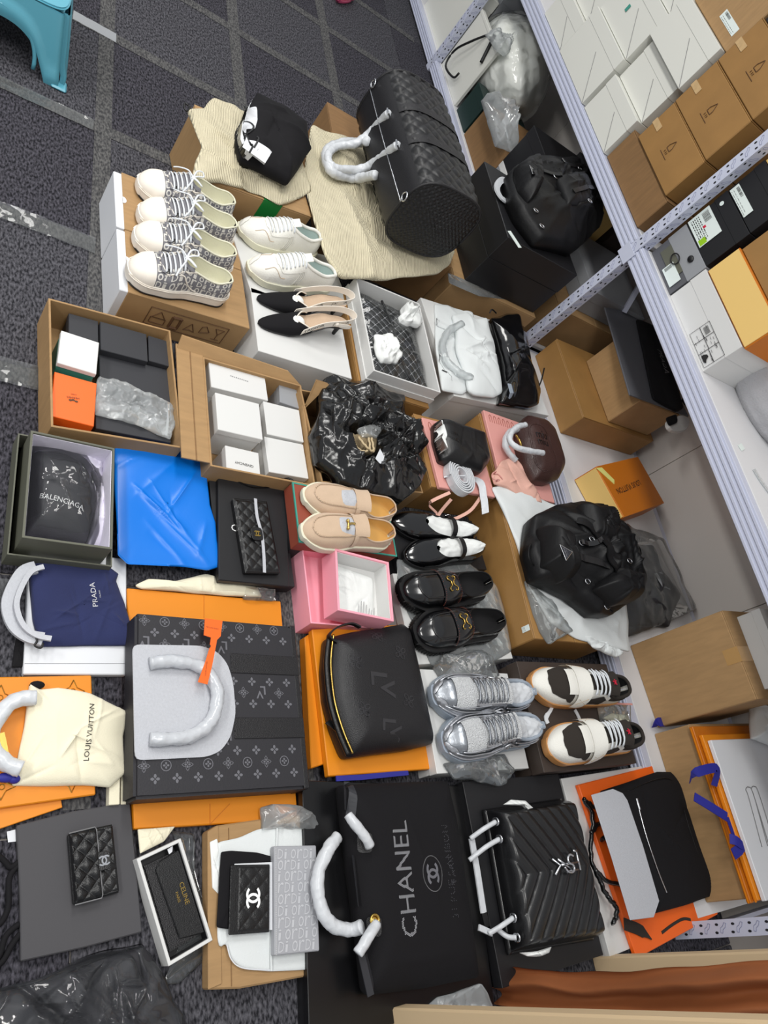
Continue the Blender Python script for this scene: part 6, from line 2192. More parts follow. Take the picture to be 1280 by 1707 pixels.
pg = pillow(PS([(540, 636), (556, 628), (582, 632), (632, 656), (668, 664), (680, 698), (705, 745), (694, 764), (700, 788), (688, 816), (664, 838), (612, 820), (566, 806), (530, 770), (521, 722), (532, 660)], 0.14), 0.118, 0.075, 0.034, 9, 81, rings=70, N=300, crump=0.8, dent=dent, creases=90, ca=0.012, smooth=0)
part(r, 'plastic', pg, 'black_bag', smooth=3.2)
ib = P(604, 742, 0.13)
r = thing('small_bag', 'khaki bag with twisted rope handles inside the bin bag', 'bag', (ib.x, ib.y, 0.128))
part(r, 'body', pillow(PS([(586, 722), (612, 716), (634, 728), (632, 752), (600, 752), (590, 740)], 0.165), 0.13, 0.045, 0.006, 24, 82), 'khaki', smooth=3.2)
for dx in (0, 16):
    pts = spline([P(588 + dx * .6, 724 + dx * .3, 0.180), P(592 + dx, 742, 0.190), P(604 + dx, 752, 0.187), P(616 + dx * .4, 748, 0.182), P(614 + dx * .3, 730, 0.184)], 40)
    part(r, 'rope_handle', G().tube([p + Vector((0.0012 * math.cos(i * 1.3), 0.0012 * math.sin(i * 1.3), 0)) for i, p in enumerate(pts)], 0.0035, 6), 'rope_beige', smooth=3.2)
part(r, 'plastic_cover', pillow(PS([(600, 712), (622, 704), (640, 714), (630, 728), (606, 728)], 0.185), 0.168, 0.02, 0.008, 30, 83), 'milky_film', smooth=3.2)
solo('leaflet', 'white leaflet tucked into the bin bag', 'paper', G().prism(PS([(626, 764), (640, 735), (652, 745), (652, 778), (640, 780)], 0.175), 0.173, 0.1745), 'white_paper')

# pink area: bucket bag, strap roll, brown handbag, pink pouch
pz = 0.1562
r = thing('bucket_bag', 'black bucket bag stuffed with white tissue on the pink bag', 'bag', P(775, 742, pz))
pg = pillow(PS([(728, 702), (740, 695), (775, 708), (812, 720), (820, 765), (806, 786), (775, 778), (740, 764), (730, 730)], pz + 0.035), pz, 0.06, 0.003, 9, 91, pw=5, smooth=2)
bv = pg.bvh()
part(r, 'body', pg, 'black_leather', smooth=3.2)
part(r, 'tissue', drape(pillow(PS([(735, 700), (744, 704), (748, 722), (746, 748), (736, 730), (740, 716)], pz + 0.06), pz + 0.06, 0.004, 0.002, 20, 2), bv, 0.004), 'tissue', smooth=3.2)
g = G()
for k, (a, b) in enumerate((((752, 722), (766, 728)), ((752, 732), (766, 738)))):
    text_between(g, 'miu', on(bv, a, pz), on(bv, b, pz), (0, 0, 1), 1.0, 0.001, bv)
part(r, 'lettering', g, 'black_shiny')
r = thing('strap_roll', 'white wrapped strap wound into an oval roll on the pink bag', 'strap', P(768, 800, pz))
cs = P(766, 796, pz + 0.016)
pts = []
for i in range(150):
    a = i / 150 * 2 * math.pi * 5.2 + 2.2
    rr_ = lerp(0.018, 0.052, i / 150)
    pts.append(cs + Vector((math.cos(a) * rr_ * 1.0, math.sin(a) * rr_ * 1.25, 0.0)))
tail = spline([pts[-1], P(796, 800, pz + 0.014), P(806, 830, pz + 0.010), P(809, 856, pz + 0.006)], 22)
part(r, 'coil', G().ribbon(pts, 0.028, 0.0045, side=(0, 0, 1)), 'white_wrap', smooth=1.0)
part(r, 'tail', G().ribbon(tail, 0.024, 0.004, side=(0.9, 0.25, 0.5)), 'white_wrap', smooth=1.0)
r = thing('handbag', 'small dark brown leather handbag with white wrapped handles', 'bag', P(900, 745, pz))
pg = pillow(PS([(868, 706), (880, 691), (905, 697), (920, 712), (932, 745), (941, 780), (932, 798), (915, 804), (892, 800), (876, 770), (867, 735)], pz + 0.035), pz, 0.075, 0.002, 9, 92, pw=5, smooth=3, creases=4)
bv = pg.bvh()
part(r, 'body', pg, 'brown_leather', smooth=3.2)
sq = spline(ons(bv, [(882, 712), (905, 712), (920, 745), (926, 778), (905, 784), (890, 760)], pz), 60, True)
part(r, 'raised_seam', drape(G().tube(sq, 0.0026, 6, closed=True), bv, 0.001), 'brown_leather', smooth=3.2)
g = G()
text_between(g, 'miu', on(bv, (895, 728), pz), on(bv, (912, 733), pz), (0, 0, 1), 1.3, 0.0012, bv)
text_between(g, 'miu', on(bv, (898, 740), pz), on(bv, (914, 744), pz), (0, 0, 1), 1.3, 0.0012, bv)
part(r, 'lettering', g, 'black_shiny')
part(r, 'gold_tag', G().tube(spline([P(860, 725, pz + 0.05), P(866, 735, pz + 0.055), P(869, 744, pz + 0.05)], 8), 0.004, 6), 'gold', smooth=3.2)
wrap_handle(r, [P(876, 708, pz + 0.088), P(862, 712, pz + 0.09), P(852, 722, pz + 0.09), P(850, 735, pz + 0.09), P(862, 746, pz + 0.098), P(884, 752, pz + 0.10), P(905, 755, pz + 0.095)], 0.009)
wrap_handle(r, [P(866, 716, pz + 0.02), P(850, 720, pz + 0.025), P(842, 735, pz + 0.022), P(846, 752, pz + 0.018), P(860, 768, pz + 0.018)], 0.010)
r = thing('drawstring_pouch', 'pale pink drawstring pouch under the brown handbag', 'pouch', P(862, 795, pz))
pg = pillow(PS([(838, 768), (852, 762), (870, 770), (888, 800), (905, 838), (870, 828), (845, 812), (826, 806), (822, 792)], pz + 0.01), pz, 0.014, 0.006, 14, 93)
part(r, 'cloth', pg, 'pink_cloth', smooth=3.2)
part(r, 'drawcord', drape(G().tube(spline(PS([(838, 796), (826, 800), (820, 795), (822, 788), (834, 786), (842, 796)], pz + 0.03), 24), 0.0018, 6), pg.bvh(), 0.003), 'pink_soft', smooth=3.2)
rb = G()
for pts in ([(750, 821), (722, 834), (715, 842), (728, 856), (727, 866), (735, 852), (752, 832)], [(800, 830), (785, 850), (765, 862), (748, 868)]):
    zz = [0.156, 0.135, 0.11, 0.10, 0.096, 0.11, 0.15] if len(pts) > 5 else [0.156, 0.14, 0.12, 0.10]
    rb.ribbon(spline([P(a, b, z) for (a, b), z in zip(pts, zz)], 26), 0.010, 0.0018)
solo('ribbon', 'pale pink ribbon handles falling over the mary jane shoes', 'ribbon', rb, 'pink_cloth', smooth=1)

# Balenciaga cap
wd, dp = bal
r = thing('cap', 'black cap with white lettering in clear plastic in the olive tray', 'cap', P(112, 835, 0.010))
pg = pillow(PS([(54, 752), (75, 744), (110, 748), (142, 768), (160, 795), (165, 825), (158, 860), (148, 900), (120, 896), (45, 885), (43, 840), (48, 790)], 0.05), 0.010, 0.060, 0.002, 8, 101, pw=2.6, smooth=3, creases=2)
part(r, 'crown', pg, 'black_canvas', smooth=3.2)
text_px(r, 'BALENCIAGA', (65, 831), (138, 852), 0.10, 'white_ink', 1.15, pg.bvh(), lift=0.0015)
g = pillow(PS([(52, 738), (100, 740), (150, 752), (172, 800), (170, 880), (158, 905), (46, 888), (42, 800)], 0.055), 0.0095, 0.080, 0.006, 14, 102, N=170, rings=34, crump=0.5, creases=14, ca=0.005)
part(r, 'film', g, 'smoke_film', smooth=3.2)
for k, px in enumerate((((60, 735), (180, 758), (178, 790), (150, 770), (100, 750), (62, 748)), ((170, 800), (180, 790), (176, 905), (150, 905), (160, 860)))):
    part(bal_root, 'tissue', pillow(PS(px, 0.05), 0.008, 0.045, 0.006, 20, 103 + k), 'lilac_tissue', smooth=3.2)
for q in ((109, 919), (166, 925)):
    c = P(q[0], q[1], 0.05)
    part(bal_root, 'knob', G().tube([c + Vector((0.011 * math.cos(t), 0, 0.011 * math.sin(t))) for t in [k * math.pi / 8 for k in range(16)]], 0.005, 8, closed=True), 'white_card', smooth=3.2)

# blue mailer
solo('poly_mailer', 'bright blue plastic mailer lying flat beside the olive tray', 'mailer', pillow(PS([(191, 733), (230, 740), (343, 747), (347, 800), (351, 840), (361, 870), (363, 902), (370, 942), (348, 949), (300, 943), (214, 940), (197, 924), (194, 830)], 0.056), 0.0475, 0.006, 0.006, 6, 111, smooth=0, N=200, rings=40, crump=0.05, creases=16, ca=0.0045, pw=8), 'blue_poly', smooth=3.2)

# black carrier bag and long quilted wallet
bz = 0.0455
r = thing('carrier_bag', 'flat black carrier bag with white lettering under the quilted wallet', 'bag', P(420, 880, bz))
part(r, 'sheet', G().prism(PS([(364, 784), (478, 808), (482, 978), (365, 967)], bz + 0.016), bz, bz + 0.016), 'black_card', bev=0.002)
zt = bz + 0.0162
text_px(r, 'C', (386, 885), (396, 886), zt, 'white_ink', 1.0)
part(r, 'handle_slot', G().tube(spline(PS([(392, 800), (420, 812), (452, 812)], zt + 0.001), 12), 0.002, 6), 'black_gloss')
part(r, 'handle_cord', G().tube(spline([P(452, 804, zt), P(470, 796, zt + 0.01), P(486, 800, zt + 0.02), P(497, 812, zt + 0.012)], 14), 0.003, 6), 'rubber_black', smooth=3.2)


def quilted_flap(x0, x1, y0, y1, z, amp, pitch, edge=0.012, ang=False):
    def fn(u, v):
        x, y = lerp(x0, x1, u), lerp(y0, y1, v)
        a, b = (x + y) / pitch, (x - y) / pitch
        e = min(u, 1 - u, v, 1 - v)
        k = amp * (abs(math.sin(a * math.pi)) * abs(math.sin(b * math.pi))) ** 0.5
        return Vector((x, y, z + k * min(1, e * 12) - 0.004 * max(0, 1 - e * 18)))
    return fn


c, wd, dp, an = fit([(400, 831), (456, 833), (460, 956), (400, 951)], zt + 0.02)
r = thing('wallet', 'long black quilted wallet with a gold clasp on the black carrier bag', 'wallet', (c.x, c.y, zt), an)
part(r, 'back_panel', G().box((-wd / 2, -dp / 2, 0), (wd / 2, dp / 2, 0.016)), 'black_leather', W=False, bev=0.003)
part(r, 'quilted_front', G().grid(quilted_flap(-wd / 2, wd / 2, -dp / 2, dp / 2, 0.0175, 0.003, 0.03), 60, 110), 'black_leather', W=False, smooth=3.2)
part(r, 'white_guard', G().ribbon(spline([Vector((0.012, dp / 2 + 0.001, 0.020)), Vector((0.006, dp / 4, 0.0225)), Vector((0.010, 0, 0.0225)), Vector((0.006, -dp / 4, 0.0225)), Vector((0.0, -dp / 2 - 0.001, 0.020))], 30), 0.008, 0.0012), 'foam', W=False)
part(r, 'clasp_tab', G().prism([(-0.004 + 0.016 * math.copysign(abs(math.cos(t)) ** 0.5, math.cos(t)), 0.018 * math.copysign(abs(math.sin(t)) ** 0.5, math.sin(t))) for t in [i * math.pi / 12 for i in range(24)]], 0.0225, 0.0255), 'black_leather', W=False, bev=0.001)
part(r, 'gold_clasp', G().merge(double_c(0.0075), Matrix.Translation((-0.004, 0, 0.0258))), 'gold', W=False, label='gold double letter clasp')

# navy pouch on white carrier bag
r = thing('carrier_bag', 'flat white carrier bag under the navy pouch', 'bag', P(125, 1020, 0.001))
part(r, 'sheet', G().prism(PS([(50, 916), (211, 931), (211, 1125), (39, 1124)], 0.018), 0.001, 0.018), 'white_paper', bev=0.002)
part(r, 'fold', G().ribbon(PS([(41, 1106), (211, 1106)], 0.0184), 0.0012, 0.0006), 'grey_card')
solo('garment', 'dark folded fabric edge under the white carrier bag', 'fabric', pillow(PS([(28, 1060), (48, 1030), (60, 1110), (20, 1112)], 0.008), 0.0008, 0.010, 0.003, 20, 5), 'black_cloth', smooth=3.2)
r = thing('dust_pouch', 'navy blue drawstring pouch with silver lettering and wide white strap', 'pouch', P(130, 1005, 0.0185))
pg = pillow(PS([(50, 937), (85, 934), (114, 934), (171, 945), (183, 942), (200, 954), (196, 966), (209, 1001), (219, 1038), (241, 1066), (213, 1073), (142, 1073), (81, 1075), (69, 1075), (57, 1030), (52, 980)], 0.034), 0.0185, 0.018, 0.006, 9, 121, N=190, rings=36, smooth=0, pw=6, crump=0.0, creases=18, ca=0.0035)
part(r, 'cloth', pg, 'navy_cloth', smooth=3.2)
bv = pg.bvh()
text_px(r, 'PRADA', (163, 1011), (157, 971), 0.038, 'stitch', 0.9, bv, lift=0.0012)
text_px(r, 'MILANO', (168, 996), (166, 984), 0.038, 'stitch', 0.9, bv, lift=0.0012)
sp = spline([P(60, 946, 0.04), P(38, 955, 0.035), P(20, 985, 0.03), P(14, 1012, 0.028), P(24, 1042, 0.03), P(46, 1060, 0.034), P(72, 1066, 0.04)], 40)
part(r, 'wrapped_strap', G().ribbon(sp, 0.026, 0.008, side=None), 'foam', smooth=1.0)
part(r, 'wrapped_strap', G().ribbon([p + Vector((0.012, -0.002, 0.012)) for p in sp], 0.010, 0.006), 'foam', smooth=1.0)
part(r, 'drawcord', G().tube(spline(PS([(58, 1058), (62, 1068), (58, 1076), (68, 1080), (72, 1072)], 0.045), 16), 0.0022, 6), 'rubber_black', smooth=3.2)

# orange bags and cream pouch at left
r = thing('paper_bag', 'flat orange paper bag with gold print under the cream pouch', 'bag', P(70, 1230, 0.001), 0, 'orange paper bags at the left edge')
part(r, 'sheet', G().prism(PS([(-60, 1130), (152, 1126), (159, 1325), (-60, 1356)], 0.02), 0.012, 0.022), 'lv_orange', bev=0.002)
eg = G()
for cpx, s in (((122, 1152), 0.022), ((0, 1163), 0.024), ((120, 1306), 0.016), ((3, 1312), 0.022)):
    c = P(cpx[0], cpx[1], 0.0225)
    for k in range(4):
        a = k * math.pi / 2 + math.pi / 4 + 0.78
        pts = [c + Vector((math.cos(a) * s, math.sin(a) * s, 0)), c + Vector((math.cos(a + 0.785) * s * 0.45, math.sin(a + 0.785) * s * 0.45, 0)), c + Vector((math.cos(a + 1.571) * s, math.sin(a + 1.571) * s, 0))]
        eg.tube(pts, 0.0011, 4)
    eg.tube([c + Vector((math.cos(t) * s * 0.2, math.sin(t) * s * 0.2, 0)) for t in [i * math.pi / 6 for i in range(12)]], 0.001, 4, closed=True)
part(r, 'gold_print', eg, 'gold', label='gold flower outlines')
r = thing('paper_bag', 'lower orange paper bag corner at the left edge', 'bag', P(40, 1355, 0.001), 0, 'orange paper bags at the left edge')
part(r, 'sheet', G().prism(PS([(-60, 1330), (101, 1328), (104, 1346), (-60, 1402)], 0.011), 0.001, 0.0115), 'lv_orange', bev=0.001)
r = thing('dust_pouch', 'cream dust bag with black lettering and wrapped handle at left', 'pouch', P(120, 1225, 0.0225))
pg = pillow(PS([(51, 1139), (67, 1148), (97, 1147), (150, 1158), (177, 1169), (218, 1184), (210, 1224), (212, 1256), (214, 1286), (187, 1310), (142, 1307), (24, 1307), (30, 1278), (43, 1207)], 0.042), 0.0225, 0.026, 0.008, 8, 131, N=190, rings=36, smooth=0, pw=5, crump=0.0, creases=20, ca=0.0045)
part(r, 'cloth', pg, 'cream_cloth', smooth=3.2)
text_px(r, 'LOUIS VUITTON', (148, 1268), (157, 1174), 0.08, 'ink', 0.95, pg.bvh(), lift=0.0012)
wrap_handle(r, [P(60, 1163, 0.05), P(30, 1166, 0.048), P(5, 1185, 0.045), P(-14, 1220, 0.045), P(-8, 1250, 0.045), P(10, 1272, 0.048), P(35, 1282, 0.05)], 0.013)
part(r, 'ribbon_knot', G().ball(P(12, 1296, 0.034), (0.02, 0.009, 0.008)).ball(P(24, 1299, 0.034), (0.010, 0.008, 0.008)), 'navy_ribbon', smooth=3.2)
part(r, 'ribbon_knot', G().ball(P(62, 1142, 0.034), (0.014, 0.008, 0.008)), 'black_cloth', smooth=3.2)
g = G().ribbon(spline(PS([(2, 1222), (6, 1240), (10, 1262)], 0.052), 8), 0.010, 0.004)
part(r, 'gold_hardware', g, 'gold')
solo('tissue', 'small stack of card ends and tissue beside the monogram tote', 'paper', G().box((0, 0, 0), (0.02, 0.16, 0.02), Matrix.Translation(P(176, 1345, 0.001))).box((0.024, 0, 0), (0.04, 0.15, 0.016), Matrix.Translation(P(176, 1345, 0.001))), 'cream_cloth', bev=0.001)

# orange bag and monogram tote
r = thing('paper_bag', 'large flat orange paper bag under the monogram tote', 'bag', P(350, 1180, 0.001))
part(r, 'sheet', G().prism(PS([(212, 980), (468, 1002), (497, 1366), (224, 1382)], 0.02), 0.001, 0.02), 'lv_orange', bev=0.002)
for cq in ([(340, 990), (340, 1030)], [(350, 1340), (350, 1375)], [(350, 1374), (383, 1340)]):
    part(r, 'crease', G().ribbon(PS(cq, 0.0205), 0.001, 0.0008), 'lv_orange_deep')
c, wd, dp, an = fit([(231, 1023), (494, 1042), (512, 1316), (219, 1330)], 0.088)
r = thing('tote_bag', 'dark monogram canvas tote with a white wrapped handle and orange tag', 'bag', (c.x, c.y, 0.0205), an)
hb = 0.066
part(r, 'body', G().box((-wd / 2, -dp / 2, 0), (wd / 2, dp / 2, hb)), 'black_canvas', W=False, bev=0.006, seg=2, smooth=0.9)
for y in (0.085, -0.055):
    part(r, 'leather_band', G().box((0.02, y - 0.022, hb - 0.001), (wd / 2 + 0.001, y + 0.022, hb + 0.0022)), 'black_grain', W=False, bev=0.001)
part(r, 'base_trim', G().box((wd / 2 - 0.012, -dp / 2 - 0.001, 0.004), (wd / 2 + 0.0015, dp / 2 + 0.001, hb + 0.0012)), 'black_grain', W=False, bev=0.002)
pr = G()
LVt = G()
for ch, x0, s, dy in (('L', 0.0, 1.0, -0.18), ('V', 0.22, 0.9, 0.18)):
    t, a, b = text_mesh(ch, 1.0, 0.02)
    LVt.add([Vector(((p.x - a + x0) * s, p.y * s * 0.9 + dy, 0)) for p in t.v], t.f)
cxm = sum(p.x for p in LVt.v) / len(LVt.v)
cym = sum(p.y for p in LVt.v) / len(LVt.v)


def motif(k, x, y, s, ga):
    m = Matrix.Translation((x, y, hb + 0.0006)) @ Matrix.Rotation(math.pi if k == 0 else 0, 4, 'Z')
    if k == 0:
        ga.add([m @ Vector(((p.x - cxm) * s * 1.75, (p.y - cym) * s * 1.75, 0)) for p in LVt.v], LVt.f)
    elif k == 1:                     # four-petal flower
        for q in range(4):
            a = q * math.pi / 2
            d = Vector((math.cos(a), math.sin(a), 0))
            e = Vector((-d.y, d.x, 0))
            ga.add([m @ (d * s * v[0] + e * s * v[1]) for v in ((0.06, 0), (0.3, 0.2), (0.55, 0.13), (0.62, 0), (0.55, -0.13), (0.3, -0.2))], [(0, 1, 2, 3, 4, 5)])
    else:                            # pointed star outline or ring, with a small flower
        if k == 2:
            out, inn = [], []
            for q in range(16):
                a = q * math.pi / 8
                rr_ = 0.36 + 0.40 * abs(math.cos(2 * a)) ** 2.2
                out.append(m @ Vector((math.cos(a) * rr_ * s, math.sin(a) * rr_ * s, 0)))
                inn.append(m @ Vector((math.cos(a) * (rr_ - 0.10) * s, math.sin(a) * (rr_ - 0.10) * s, 0)))
        else:
            out = [m @ Vector((math.cos(q * math.pi / 10) * 0.66 * s, math.sin(q * math.pi / 10) * 0.66 * s, 0)) for q in range(20)]
            inn = [m @ Vector((math.cos(q * math.pi / 10) * 0.56 * s, math.sin(q * math.pi / 10) * 0.56 * s, 0)) for q in range(20)]
        n = len(out)
        ga.add(out + inn, [(i, (i + 1) % n, (i + 1) % n + n, i + n) for i in range(n)])
        for q in range(4):
            a = q * math.pi / 2
            d = Vector((math.cos(a), math.sin(a), 0))
            e = Vector((-d.y, d.x, 0))
            ga.add([m @ (d * s * v[0] + e * s * v[1]) for v in ((0.05, 0), (0.2, 0.13), (0.38, 0.08), (0.38, -0.08), (0.2, -0.13))], [(0, 1, 2, 3, 4)])


px_, py_ = 0.0435, 0.0243
row = 0
y = dp / 2 - 0.016
while y > -dp / 2 + 0.01:
    colx = -wd / 2 + 0.018 + (0.5 * px_ if row % 2 else 0)
    k = 0
    while colx < wd / 2 - 0.018:
        inband = any(abs(y - yb) < 0.036 and colx > 0.005 for yb in (0.085, -0.055))
        if not inband:
            if row % 2:
                motif(1, colx, y, 0.0155, pr)
            elif row % 4 == 0:
                motif(2 if k % 2 == 0 else 3, colx, y, 0.0165, pr)
            else:
                motif(0 if k % 2 == 0 else 2, colx, y, 0.0165, pr)
        colx += px_
        k += 1
    y -= py_
    row += 1
part(r, 'monogram_print', pr, 'dim_print', W=False)
# foam sheet, handle, tag
zt = 0.0205 + hb
fz = zt + 0.0012
part(r, 'foam_sheet', G().prism([(p.x, p.y) for p in resample(PS([(220, 1075), (335, 1077), (362, 1087), (379, 1108), (388, 1140), (392, 1190), (384, 1228), (368, 1252), (345, 1262), (224, 1268)], fz), 90, 2)], fz, fz + 0.003), 'foam', label='grey foam sheet')
wrap_handle(r, [P(250, 1106, fz + 0.012), P(290, 1102, fz + 0.015), P(335, 1112, fz + 0.015), P(358, 1140, fz + 0.015), P(362, 1170, fz + 0.015), P(350, 1205, fz + 0.015), P(318, 1227, fz + 0.015), P(280, 1232, fz + 0.015), P(250, 1232, fz + 0.012)], 0.0125, 'wrap_glossy')
tgp = PS([(340, 1032), (369, 1036), (366, 1062), (360, 1068), (357, 1084), (352, 1110), (344, 1142), (328, 1138), (340, 1106), (347, 1083), (350, 1064), (338, 1060)], fz + 0.024)
part(r, 'orange_tag', G().prism([(p.x, p.y) for p in tgp], fz + 0.028, fz + 0.0295), 'h_orange', label='orange cardboard tag')
part(r, 'tag_stud', G().prism([(P(348, 1077, fz + .03).x + 0.004 * math.cos(t), P(348, 1077, fz + .03).y + 0.004 * math.sin(t)) for t in [i * .628 for i in range(10)]], fz + 0.0296, fz + 0.031), 'rubber_black')
text_px(r, 'LOUIS VUITTON', (364, 1048), (344, 1044), fz + 0.0297, 'brown_ink', 0.9)
text_px(r, 'LOUIS VUITTON', (343, 1126), (346, 1103), fz + 0.0297, 'brown_ink', 0.9)

# cream cloth and film between the rows
solo('dust_cloth', 'cream cloth folded behind the monogram tote', 'cloth', pillow(PS([(226, 975), (248, 964), (290, 968), (345, 956), (385, 966), (430, 978), (440, 994), (380, 992), (300, 984), (235, 980)], 0.03), 0.021, 0.014, 0.005, 14, 141), 'cream_cloth', smooth=3.2)
solo('plastic_film', 'clear film scrap at the end of the cream cloth', 'plastic', pillow(PS([(405, 976), (462, 980), (460, 1000), (410, 996)], 0.035), 0.0212, 0.018, 0.008, 26, 142), 'clear_film', smooth=3.2)

# embossed pouch on orange bag
r = thing('paper_bag', 'flat orange paper bag under the black embossed pouch', 'bag', P(610, 1170, 0.001))
part(r, 'gusset', G().prism(PS([(508, 1062), (526, 1050), (552, 1270), (519, 1281)], 0.03), 0.002, 0.03), 'lv_orange', bev=0.002)
part(r, 'sheet', G().prism(PS([(520, 1049), (690, 1040), (718, 1282), (548, 1294)], 0.05), 0.031, 0.05), 'lv_orange', bev=0.002)
solo('ribbon', 'navy ribbon peeking below the orange bag by the canvas tote', 'ribbon', G().ribbon(PS([(560, 1298), (600, 1296), (640, 1292), (680, 1288)], 0.047), 0.012, 0.003), 'navy_ribbon')
r = thing('pouch', 'black embossed leather pouch with a gold zip on the orange bag', 'pouch', P(640, 1145, 0.0505))
zp = 0.0505
ol = [(557, 1056), (600, 1046), (650, 1039), (684, 1033), (692, 1040), (706, 1095), (736, 1232), (733, 1236), (690, 1246), (640, 1252), (592, 1259), (586, 1250), (570, 1210), (557, 1160), (553, 1110)]
pg = pillow(PS(ol, zp + 0.062), zp, 0.074, 0.001, 6, 151, pw=7.0, smooth=1, N=170, creases=0)
part(r, 'body', pg, 'black_grain', smooth=3.2)
bv = pg.bvh()
eg = G()
zt = zp + 0.09


def emb(cpx, s, rot, kind):
    c = on(bv, cpx, zt)
    m = Matrix.Translation(c) @ Matrix.Rotation(rot, 4, 'Z')
    if kind == 'lv':
        eg.add([m @ Vector(((p.x - cxm) * s, (p.y - cym) * s, 0)) for p in LVt.v], LVt.f)
    else:
        for q in range(4):
            a = q * math.pi / 2 + 0.3
            d, e = Vector((math.cos(a), math.sin(a), 0)), Vector((-math.sin(a), math.cos(a), 0))
            pts = [m @ (d * s * v[0] + e * s * v[1]) for v in ((0.08, 0), (0.3, 0.2), (0.55, 0.13), (0.62, 0), (0.55, -0.13), (0.3, -0.2))]
            for i in range(6):
                eg.tube([pts[i], pts[(i + 1) % 6]], 0.0013, 4)


emb((640, 1140), 0.075, math.radians(-95), 'lv')
for q in ((593, 1103), (667, 1088), (607, 1182), (681, 1168), (628, 1060)):
    emb(q, 0.030, 0.2, 'f')
emb((655, 1215), 0.060, math.radians(-95), 'lv')
part(r, 'embossed_motifs', drape(eg, bv, 0.0008), 'emboss', kind='stuff')
zpth = spline(PS([(556, 1058), (552, 1090), (552, 1120), (558, 1170), (572, 1218), (588, 1256)], zp + 0.05), 40)
part(r, 'zip', G().tube(zpth, 0.0026, 6), 'gold', smooth=3.2)
part(r, 'zip_tape', G().tube([p + Vector((-0.006, 0, -0.010)) for p in zpth], 0.007, 8), 'black_leather', smooth=3.2)
part(r, 'zip_pull', G().ribbon([P(578, 1220, zp + 0.045), P(566, 1222, zp + 0.04), P(546, 1203, zp + 0.02)], [0.004, 0.008, 0.016], 0.003), 'black_leather')
part(r, 'wrist_loop', G().ribbon(spline([P(560, 1072, zp + 0.05), P(548, 1060, zp + 0.05), P(562, 1046, zp + 0.05), P(585, 1040, zp + 0.055), P(600, 1046, zp + 0.06)], 20), 0.012, 0.004, side=(0, 0, 1)), 'black_leather', smooth=1)
part(r, 'zip_end', G().ball(P(588, 1250, zp + 0.03), (0.008, 0.010, 0.012)), 'maroon_card', smooth=3.2)

# grey paper bag and small quilted wallet
r = thing('carrier_bag', 'flat dark grey paper bag with black rope handles at lower left', 'bag', P(130, 1470, 0.001))
part(r, 'sheet', G().prism(PS([(28, 1376), (122, 1352), (217, 1337), (227, 1440), (237, 1554), (140, 1580), (35, 1603), (34, 1500)], 0.014), 0.001, 0.014), 'grey_paper', bev=0.002)
for pts in ([(32, 1436), (18, 1446), (8, 1436), (-10, 1420)], [(34, 1440), (16, 1462), (14, 1510), (4, 1535), (-8, 1545)], [(32, 1540), (10, 1560), (0, 1590), (-8, 1600)], [(34, 1556), (20, 1575), (6, 1600), (-6, 1612)]):
    part(r, 'rope_handle', G().tube(spline(PS(pts, 0.006), 20), 0.005, 8), 'black_cloth', smooth=3.2)
part(r, 'paper_slip', G().prism(PS([(12, 1386), (28, 1382), (30, 1402), (14, 1404)], 0.004), 0.0008, 0.002), 'white_paper')
c, wd, dp, an = fit([(111, 1391), (186, 1373), (204, 1487), (128, 1507)], 0.03)
r = thing('wallet', 'small black quilted flap wallet with a silver logo on grey paper bag', 'wallet', (c.x, c.y, 0.0145), an)
part(r, 'back_panel', G().box((-wd / 2, -dp / 2, 0), (wd / 2, dp / 2, 0.012)), 'black_leather', W=False, bev=0.003)
part(r, 'quilted_front', G().grid(quilted_flap(-0.01, wd / 2 - 0.001, -dp / 2, dp / 2, 0.0125, 0.003, 0.026), 40, 80), 'black_leather', W=False, smooth=3.2)
part(r, 'flap', G().grid(quilted_flap(-wd / 2, 0.008, -dp / 2 - 0.001, dp / 2 + 0.001, 0.019, 0.0055, 0.030), 50, 90), 'black_leather', W=False, smooth=3.2)
part(r, 'flap_edge', G().tube([(-wd / 2, dp / 2, 0.017), (0.006, dp / 2 + 0.001, 0.017), (0.008, dp / 2 - 0.004, 0.0175), (0.008, -dp / 2 + 0.004, 0.0175), (0.006, -dp / 2 - 0.001, 0.017), (-wd / 2, -dp / 2, 0.017)], 0.0012, 5), 'grey_ink', W=False)
part(r, 'clasp_tab', G().prism([(0.004, -0.016), (0.020, -0.016), (0.026, -0.011), (0.028, 0.0), (0.026, 0.011), (0.020, 0.016), (0.004, 0.016)], 0.0185, 0.0215), 'black_leather', W=False, bev=0.001)
part(r, 'silver_logo', G().merge(double_c(0.0085), Matrix.Translation((0.015, 0, 0.0216))), 'silver', W=False, label='silver double letter logo')

# black item in plastic at the lower left corner
r = thing('garment_bag', 'black item in glossy clear plastic at the lower left corner', 'bag', P(150, 1680, 0.001))
part(r, 'contents', pillow(PS([(-60, 1668), (60, 1640), (160, 1608), (245, 1577), (262, 1600), (300, 1690), (320, 1760), (-60, 1760)], 0.03), 0.001, 0.04, 0.010, 9, 161), 'black_canvas', smooth=3.2)
part(r, 'film', pillow(PS([(-60, 1664), (60, 1632), (160, 1600), (250, 1570), (268, 1600), (312, 1690), (330, 1760), (-60, 1760)], 0.035), 0.0008, 0.052, 0.022, 12, 162, N=220, rings=50, crump=0.8, creases=40, ca=0.016), 'smoke_film', smooth=3.2)

